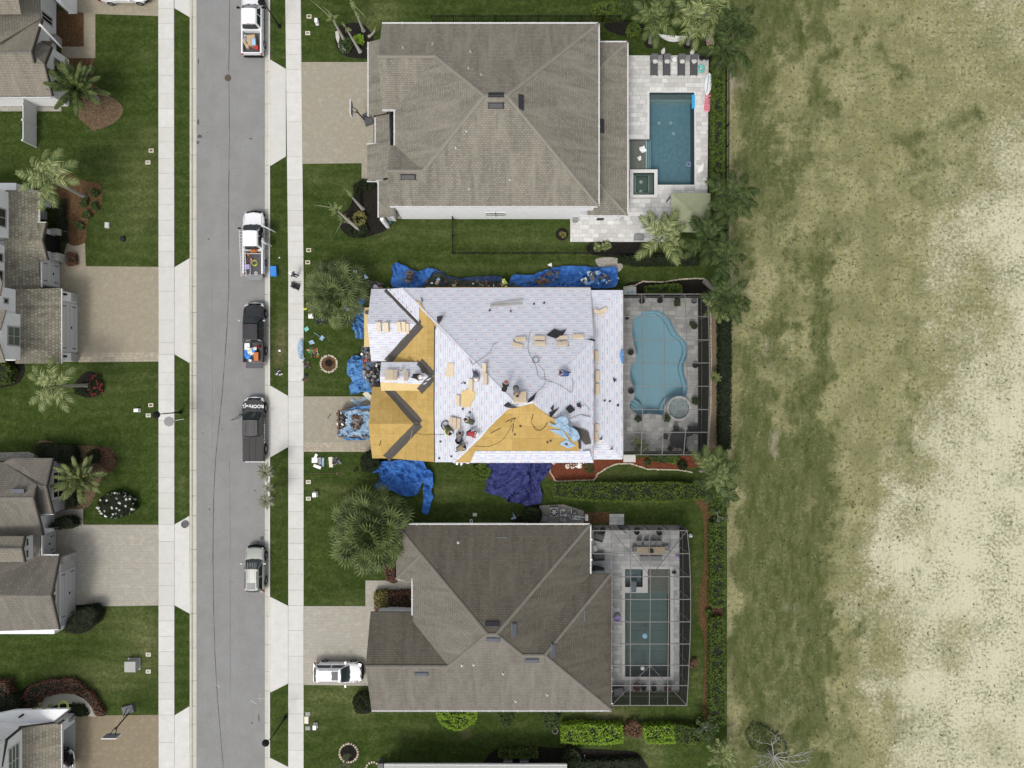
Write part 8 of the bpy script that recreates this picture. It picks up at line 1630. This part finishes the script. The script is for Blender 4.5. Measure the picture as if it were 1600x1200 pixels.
leafy('shrub','round green shrub at the far left below the shake roofed house',[(-20,566),(10,566),(17,580),(12,598),(-20,602)],0,1.3,1200,'hedge',.14,'shrub');leafy('ground_cover','reddish brown hedge curving round the bottom left path',[(30,1100),(45,1075),(75,1063),(115,1064),(145,1085),(160,1117),(150,1117),(142,1098),(125,1084),(95,1080),(65,1088),(52,1108)],0,.7,3800,'leafR',.15,'hedge',True);leafy('shrub','dark red shrub at the bottom left edge',[(-20,1065),(10,1064),(20,1085),(25,1110),(-20,1120)],0,1.2,1900,'leafR',.15,'shrub');leafy('shrub','dark green shrub at the white walled house',[(-20,1085),(25,1090),(35,1105),(10,1118),(-20,1128)],0,1.6,1500,'hedgeD',.2,'shrub')
palm('dark leafy plant against the white walled house',(78,1112),(70,1115),2.4,'small',14,.95,spread=(-.3,.9),name='yucca_plant',cat='plant');
for o in [bpy.data.objects[-1]]:pass
leafy('shrub','dark plants inside the curve of the bottom left path',[(112,1100),(128,1102),(137,1117),(120,1118)],0,.5,500,'hedgeD',.16,'shrub');leafy('shrub','square reddish shrub beside the white house porch',rect(106,397,117,413),0,.6,700,'leafR',.13,'shrub')
leafy('ground_cover','leafy border at the left rim of the second dark bed',[(553,290),(565,282),(590,284),(580,292),(563,296),(560,312),(553,305)],0,.4,700,'hedgeD',.16,'ground cover',False);leafy('ground_cover','leafy clump at the bottom rim of the second dark bed',circ(560,360,15,14,11),0,.45,800,'hedgeD',.18,'ground cover',False);leafy('shrub','yellow green croton in the middle of the second dark bed',circ(561,341,8,10),0,.7,220,'leafO',.26,'shrub',False);leafy('shrub','small olive plant below the top house porch',circ(598,340,5,8),0,.5,90,'leafO',.24,'shrub',False);leafy('shrub','bright tuft in the upper dark bed',circ(561,60,6,9),0,.6,140,'hedgeB',.25,'shrub',False)
sheet('white_edging',[(524,50),(528,48),(531,60),(532,67),(528,68),(525,60)],.06,M['gutter_conc'],thick=.06);sheet('white_edging',[(528,70),(533,68),(541,79),(537,84),(530,77)],.06,M['gutter_conc'],thick=.06);leafy('ground_cover','green plants in the ring of the upper dark bed',circ(540,70,9,12,12),0,.4,420,'leaf',.16,'ground cover',False)
leafy('shrub','red brown shrubs by the lower house porch',rect(587,925,644,955),0,.8,2600,'leafR',.17,'shrub');leafy('shrub','olive shrub at the left end of the porch bed',rect(587,925,606,948),0,1.0,800,'leafO',.2,'shrub',False);leafy('shrub','red brown shrub at the corner under the fan palm',rect(603,888,615,907),0,.8,500,'leafR',.18,'shrub');leafy('shrub','dark round shrub at the lower left corner of the lower house',circ(566,1098,13,14),0,1.1,900,'hedgeD',.2,'shrub',False);leafy('shrub','dark round shrub at the corner of the yellow garage roof',circ(579,722,15,16,14),0,2.0,2000,'hedgeD',.16,'shrub')
leafy('shrub','yellow green shrub beside the dark indigo tarp',circ(752,737,14,14,12),0,.9,1200,'hedge',.2,'shrub',False);leafy('shrub','dark dome shrub left of the pool plant',circ(832,806,13,14,13),0,1.3,1500,'hedgeD',.16,'shrub');leafy('ground_cover','green border plants under the middle cage',[(1015,712),(1060,711),(1062,718),(1040,722),(1018,718)],0,.5,700,'leaf',.2,'ground cover',False);leafy('shrub','bright green plant in the red mulch under the middle cage',circ(1052,717,7,9),0,.5,220,'hedge',.24,'shrub',False);leafy('shrub','small dark plant in the red mulch bed',circ(1011,723,4,8),0,.4,90,'leaf',.2,'shrub',False);leafy('shrub','dark plant at the right end of the red mulch bed',circ(1066,727,6,8),0,.5,200,'hedgeD',.2,'shrub',False);leafy('shrub','grey green tufts left in the red mulch bed',circ(922,732,7,9),0,.3,120,'leaf',.18,'shrub',False)
leafy('shrub','small palm seedling left in the dark bed below the lower patio',circ(933,386,5,8),0,.6,90,'frond',.35,'shrub',False);leafy('shrub','second palm seedling in the dark bed below the lower patio',circ(947,384,5,8),0,.6,90,'frond',.35,'shrub',False);leafy('shrub','small twisted plant in the black ring bed',circ(879,366,4,8),0,.6,70,'leafO',.2,'shrub',False)
leafy('shrub','tall shrub below the east end of the lower house',circ(860,1124,11,12,14),0,1.2,900,'leaf',.2,'shrub',False);leafy('shrub','small dark shrub below the lower house eave',circ(790,1122,10,12,12),0,.9,600,'leaf',.18,'shrub',False);leafy('shrub','withered dark shrub between the lime hedges',circ(990,1140,12,12,10),0,.9,500,'leafR',.2,'shrub',False);leafy('shrub','round dark shrub right of the lower right roof corner bed',circ(892,1185,13,12,14),0,1.2,900,'hedgeD',.22,'shrub',False);leafy('hedge','low hedge above the air conditioners',[(780,1172),(838,1172),(840,1182),(780,1184)],0,.9,900,'hedge',.17);leafy('hedge','dark mixed hedge along the bottom edge bed',[(905,1190),(1000,1188),(1000,1215),(905,1215)],0,.9,1400,'hedgeD',.18)
leafy('shrub','orange brown plant gap in the hedge by the mulch strip',circ(1122,956,9,10,8),0,.7,400,'leafR',.2,'shrub',False);leafy('shrub','bright plant at the mulch strip kink',circ(1108,958,4,8),0,.6,120,'hedge',.22,'shrub',False);leafy('shrub','dark shrub beside the lower cage corner',circ(1085,1037,6,8),0,.5,200,'leafR',.18,'shrub',False)
for x,y,lb in ((1084,509,'trailing green plant in the pot right of the freeform pool'),(1041,652,'bushy plant in the pot beside the round hot tub'),(997,655,'small plant in the pot below the pool steps'),(1058,472,'trailing plant in the third pot of the middle cage'),(1086,626,'green plant in the pot right of the round hot tub'),(1044,1074,'reddish plant in the rightmost pot below the long pool'),(996,1074,'reddish plant in the leftmost pot below the long pool')):
    o = leafy('potted_plant',lb,circ(x,y,4,8),.35,.8,130,'leaf' if 'reddish' not in lb else 'leafR',.22,'plant',False)
# leafless tree and saplings
def branch_tree(name,label,base,h,spread,n,m='twig',lean=(0,0),leaves=0,leafm='leaf',cat='tree',seed=1):
    r = random.Random(seed);b = W(*base);root = thing(name,label,cat,b);mb = MB();tips = []
    top = b+Vector((lean[0],lean[1],h*.45));MB().tube([b,b.lerp(top,.5),top],[.16,.12,.09],8).build('trunk',M['bark' if leaves else m],root,40)
    def grow(p,d,L,rad,k):
        q = p+d*L;mid = p.lerp(q,.5)+Vector((r.uniform(-.1,.1),r.uniform(-.1,.1),r.uniform(-.05,.1)))*L;mb.tube([p,mid,q],[rad,rad*.8,rad*.55],5);tips.append(q)
        if k > 0:
            for _ in range(3 if k > 1 else 2):grow(mid.lerp(q,r.uniform(.3,1)),(d+Vector((r.uniform(-.9,.9),r.uniform(-.9,.9),r.uniform(-.2,.5)))).normalized(),L*r.uniform(.5,.75),rad*.55,k-1)
    for i in range(n):a = 2*math.pi*i/n+r.uniform(-.3,.3);grow(top,Vector((math.cos(a),math.sin(a),r.uniform(.2,.9))).normalized(),spread*.5,.05,3)
    mb.build('branches',M[m],root,uv=False)
    if leaves:
        lf = MB()
        for _ in range(leaves):
            p = rnd.choice(tips)+Vector((U(-.3,.3),U(-.3,.3),U(-.2,.2)));s = U(.10,.2);u = Vector((U(-1,1),U(-1,1),U(-.3,.3))).normalized();v = Vector((-u.y,u.x,U(-.4,.4)));lf.add([p-u*s,p+v*s*.5,p+u*s,p-v*s*.5],[(0,1,2,3)])
        lf.build('crown',M[leafm],root,uv=False)
branch_tree('bare_tree','leafless grey branched tree in the field at the bottom',(1200,1170),3.2,3.6,12,seed=4);leafy('shrub','dark low bush under the leafless tree',[(1168,1150),(1178,1132),(1196,1136),(1212,1148),(1228,1160),(1232,1180),(1215,1190),(1196,1176),(1176,1172)],0,.6,700,'leaf',.2,'shrub',False)
branch_tree('young_tree','young leafy tree at the bottom end of the mulch strip',(1107,1141),2.6,1.1,5,'twig',(-.7,.9),260,'leaf',seed=6);branch_tree('young_tree','small multi stem tree with pale trunk at the hedge gap',(1127,812),2.2,.8,3,'twig',(-.6,.5),60,'leaf',seed=8);branch_tree('young_tree','spindly tree in the stone ring near the bottom edge',(545,1178),2.4,1.1,4,'bark',(-.2,-.5),40,'leaf',seed=9);branch_tree('young_tree','thin twiggy tree in the brown pit ring of the front lawn',(1035,1180),1.8,.9,4,'twig',(.1,-.1),120,'hedgeD',seed=12) if False else None

# ------------------------------------------------------------------ people
def skinmesh(J,E,rad,sub=1):
    me = bpy.data.meshes.new('p');me.from_pydata([J[k] for k in J],[(list(J).index(a),list(J).index(b)) for a,b in E],[]);o = bpy.data.objects.new('p',me);COL.objects.link(o)
    m = o.modifiers.new('s','SKIN');
    for i,k in enumerate(J):r = rad[k];me.skin_vertices[0].data[i].radius = (r,r) if not isinstance(r,tuple) else r;me.skin_vertices[0].data[i].use_root = (k == 'pel')
    s = o.modifiers.new('d','SUBSURF');s.levels = sub
    dg = bpy.context.evaluated_depsgraph_get();r_ = bpy.data.meshes.new_from_object(o.evaluated_get(dg));bpy.data.objects.remove(o);return r_
POSE = {  # joints in metres, person faces +x
 'stand':dict(pel=(0,0,.95),wai=(.0,0,1.12),che=(.02,0,1.35),nec=(.03,0,1.50),hed=(.06,0,1.63),tp=(.07,0,1.74),shL=(0,.19,1.42),elL=(.02,.27,1.15),wrL=(.16,.24,.95),haL=(.22,.22,.90),shR=(0,-.19,1.42),elR=(.02,-.27,1.15),wrR=(.16,-.24,.95),haR=(.22,-.22,.90),hiL=(0,.10,.90),knL=(.08,.11,.50),anL=(-.02,.11,.09),toL=(.15,.12,.04),hiR=(0,-.10,.90),knR=(-.02,-.11,.50),anR=(-.12,-.11,.09),toR=(.05,-.12,.04)),
 'bend':dict(pel=(-.12,0,.88),wai=(.05,0,.98),che=(.30,0,1.02),nec=(.45,0,.98),hed=(.57,0,.92),tp=(.66,0,.86),shL=(.36,.19,.98),elL=(.42,.25,.70),wrL=(.50,.18,.45),haL=(.53,.15,.38),shR=(.36,-.19,.98),elR=(.46,-.25,.72),wrR=(.58,-.18,.50),haR=(.62,-.15,.43),hiL=(-.12,.11,.82),knL=(.06,.17,.45),anL=(-.08,.17,.09),toL=(.09,.18,.04),hiR=(-.12,-.11,.82),knR=(.10,-.17,.46),anR=(.02,-.17,.09),toR=(.18,-.18,.04)),
 'kneel':dict(pel=(-.15,0,.42),wai=(-.02,0,.56),che=(.20,0,.72),nec=(.33,0,.80),hed=(.44,0,.84),tp=(.52,0,.88),shL=(.24,.19,.74),elL=(.38,.26,.48),wrL=(.56,.18,.25),haL=(.63,.15,.18),shR=(.24,-.19,.74),elR=(.36,-.27,.48),wrR=(.52,-.20,.22),haR=(.59,-.18,.15),hiL=(-.15,.10,.38),knL=(.20,.20,.32),anL=(.12,.22,.06),toL=(.28,.23,.04),hiR=(-.15,-.10,.38),knR=(.15,-.17,.08),anR=(-.28,-.16,.08),toR=(-.40,-.16,.05))}
def person(label,at,rz,pose,shirt,pants,head='cap_white',sc=1.0,hair=(.02,.015,.01),skin=(.30,.17,.10)):
    J = {k:Vector(v) for k,v in POSE[pose].items()}
    E = [('pel','wai'),('wai','che'),('che','nec'),('nec','hed'),('hed','tp'),('che','shL'),('shL','elL'),('elL','wrL'),('wrL','haL'),('che','shR'),('shR','elR'),('elR','wrR'),('wrR','haR'),('pel','hiL'),('hiL','knL'),('knL','anL'),('anL','toL'),('pel','hiR'),('hiR','knR'),('knR','anR'),('anR','toR')]
    rad = dict(pel=.135,wai=.13,che=.15,nec=.058,hed=.10,tp=.085,shL=.075,elL=.05,wrL=.032,haL=.038,shR=.075,elR=.05,wrR=.032,haR=.038,hiL=.10,knL=.066,anL=.042,toL=.04,hiR=.10,knR=.066,anR=.042,toR=.04)
    me = skinmesh(J,E,rad,1);t = thing('person',label,'person',at,rz)
    for nm,c in (('skin',skin),('shirt_'+shirt,None),('trousers_'+pants,None),('boots',(.05,.035,.025))):
        if nm not in M:M[nm] = surf(nm,c if c else CL[nm.split('_')[1]],.8,.1,5)
        me.materials.append(M[nm])
    segm = {('wai','che'):1,('pel','wai'):1,('che','shL'):1,('che','shR'):1,('shL','elL'):1,('shR','elR'):1,('pel','hiL'):2,('pel','hiR'):2,('hiL','knL'):2,('hiR','knR'):2,('knL','anL'):2,('knR','anR'):2,('anL','toL'):3,('anR','toR'):3}
    for p in me.polygons:
        best = (9,0)
        for (a,b) in E:
            A,B_ = J[a],J[b];ab = B_-A;tt = max(0,min(1,(p.center-A).dot(ab)/ab.length_squared));d = (p.center-(A+ab*tt)).length
            if d < best[0]:best = (d,segm.get((a,b),0))
        p.material_index = best[1];p.use_smooth = True
    b = link('body',me,t);d = (J['tp']-J['nec']).normalized();hd = J['hed'];f = Vector((1,0,0));f = (f-d*f.dot(d)).normalized();s = d.cross(f)
    # fingers, face
    fm = MB()
    for S in 'LR':
        w_,h_ = J['wr'+S],J['ha'+S];dd = (h_-w_).normalized();q = dd.cross(Vector((0,0,1))).normalized()
        for i in range(4):a = h_+q*(.018*(i-1.5));fm.tube([a,a+dd*.045,a+dd*(.075-.008*abs(i-1))+Vector((0,0,-.02))],[.010,.009,.007],5)
        a = h_-dd*.02+q*.03;fm.tube([a,a+q*.025+dd*.03,a+q*.025+dd*.055],[.011,.010,.008],5)
    fm.build('fingers',M['skin'],t,40,local=True)
    fc = MB();fc.ell(hd+f*.105,(.018,.016,.022),6,4);fc.build('nose',M['skin'],t,40,local=True)
    ey = MB()
    for k in (-1,1):ey.ell(hd+f*.088+s*.035*k+d*.03,(.012,.012,.010),6,4)
    ey.build('eyes',M['pblack'],t,40,local=True)
    hm = MB();c = hd+d*.055;mm = 'pwhite' if 'white' in head else ('hair' if head == 'hair' else 'shirt_'+head)
    if mm == 'hair':M.setdefault('hair',surf('hair',hair,.8,.1))
    elif mm not in M:M[mm] = surf(mm,CL[head],.7,.1)
    hm.ell(c,(.125,.125,.115),12,8)
    if head != 'hair':
        br = 14;rr = .20 if 'hat' in head else .13;vs = [c-d*.01+(f*math.cos(a)+s*math.sin(a))*(rr if 'hat' in head else (.13+.10*max(0,math.cos(a)))) for a in [2*math.pi*i/br for i in range(br)]];hm.add([v for v in vs]+[v+d*.02 for v in vs],[tuple(range(br-1,-1,-1)),tuple(range(br,2*br))]+[(i,(i+1) % br,br+(i+1) % br,br+i) for i in range(br)])
    hm.build('hat' if head != 'hair' else 'hair',M[mm],t,40,local=True)
    t.scale = (sc,)*3;return t
CL = dict(blue=(.05,.10,.30),navy=(.02,.03,.07),red=(.32,.03,.04),black=(.015,.015,.015),denim=(.05,.08,.14),grey=(.12,.12,.12),khaki=(.22,.18,.10),hivis=(.62,.75,.10),olive=(.07,.08,.04),slate=(.06,.10,.16))
def rp(px,py,P):v = on(px,py,P);return v+Vector((0,0,.06))
person('person in a blue shirt and white cap walking on the right pavement',W(464.5,432),R(150),'stand','slate','navy','white',1.05);bpw = item('black_bag','black fabric bundle lying on the pavement below the walking person','bag',462,447,.04,('sheetrag',.9,.55,.3),'pblack',-.4)
person('person in a hi vis top crouched by the upper eave between two tarps',W(787,439,.9)+Vector((0,0,-.5)),R(-70),'bend','hivis','olive','hivis',1.0);person('kneeling person in a blue shirt on the east slope',rp(884,584,mE),R(170),'kneel','blue','navy','navy',1.1);person('person with a red cap bending above the black curled sheet',rp(788,608,mW),R(75),'bend','black','black','red',1.05);person('person in dark clothes bending over the peak bundles',rp(806,606,mN),R(-80),'bend','grey','black','hair',1.1)
person('person with a white hat kneeling on the entry roof valley',rp(650,588,dN),R(-10),'kneel','black','navy','white_hat',1.1);person('person in a red shirt and white hat crawling on the west slope',rp(734,676,mW),R(-8),'bend','red','black','white_hat',1.15);person('person in olive with yellow hoses kneeling at the lower stack',rp(700,668,mW),R(-60),'kneel','olive','black','black',1.15);person('person in dark patterned clothes above the red shirted one',rp(737,659,mW),R(150),'kneel','olive','grey','hair',1.1)
person('person in dark grey crouched left of the red shirted one',rp(718,685,mW),R(80),'kneel','grey','navy','hair',1.15);person('person in camouflage crouched at the corner of the yellow sheathing',rp(718,700,mW),R(20),'kneel','khaki','olive','black',1.15);person('person with a white cap at the stacked bundles by the hip',rp(743,584,mW),R(-80),'kneel','slate','red','white',1.05)
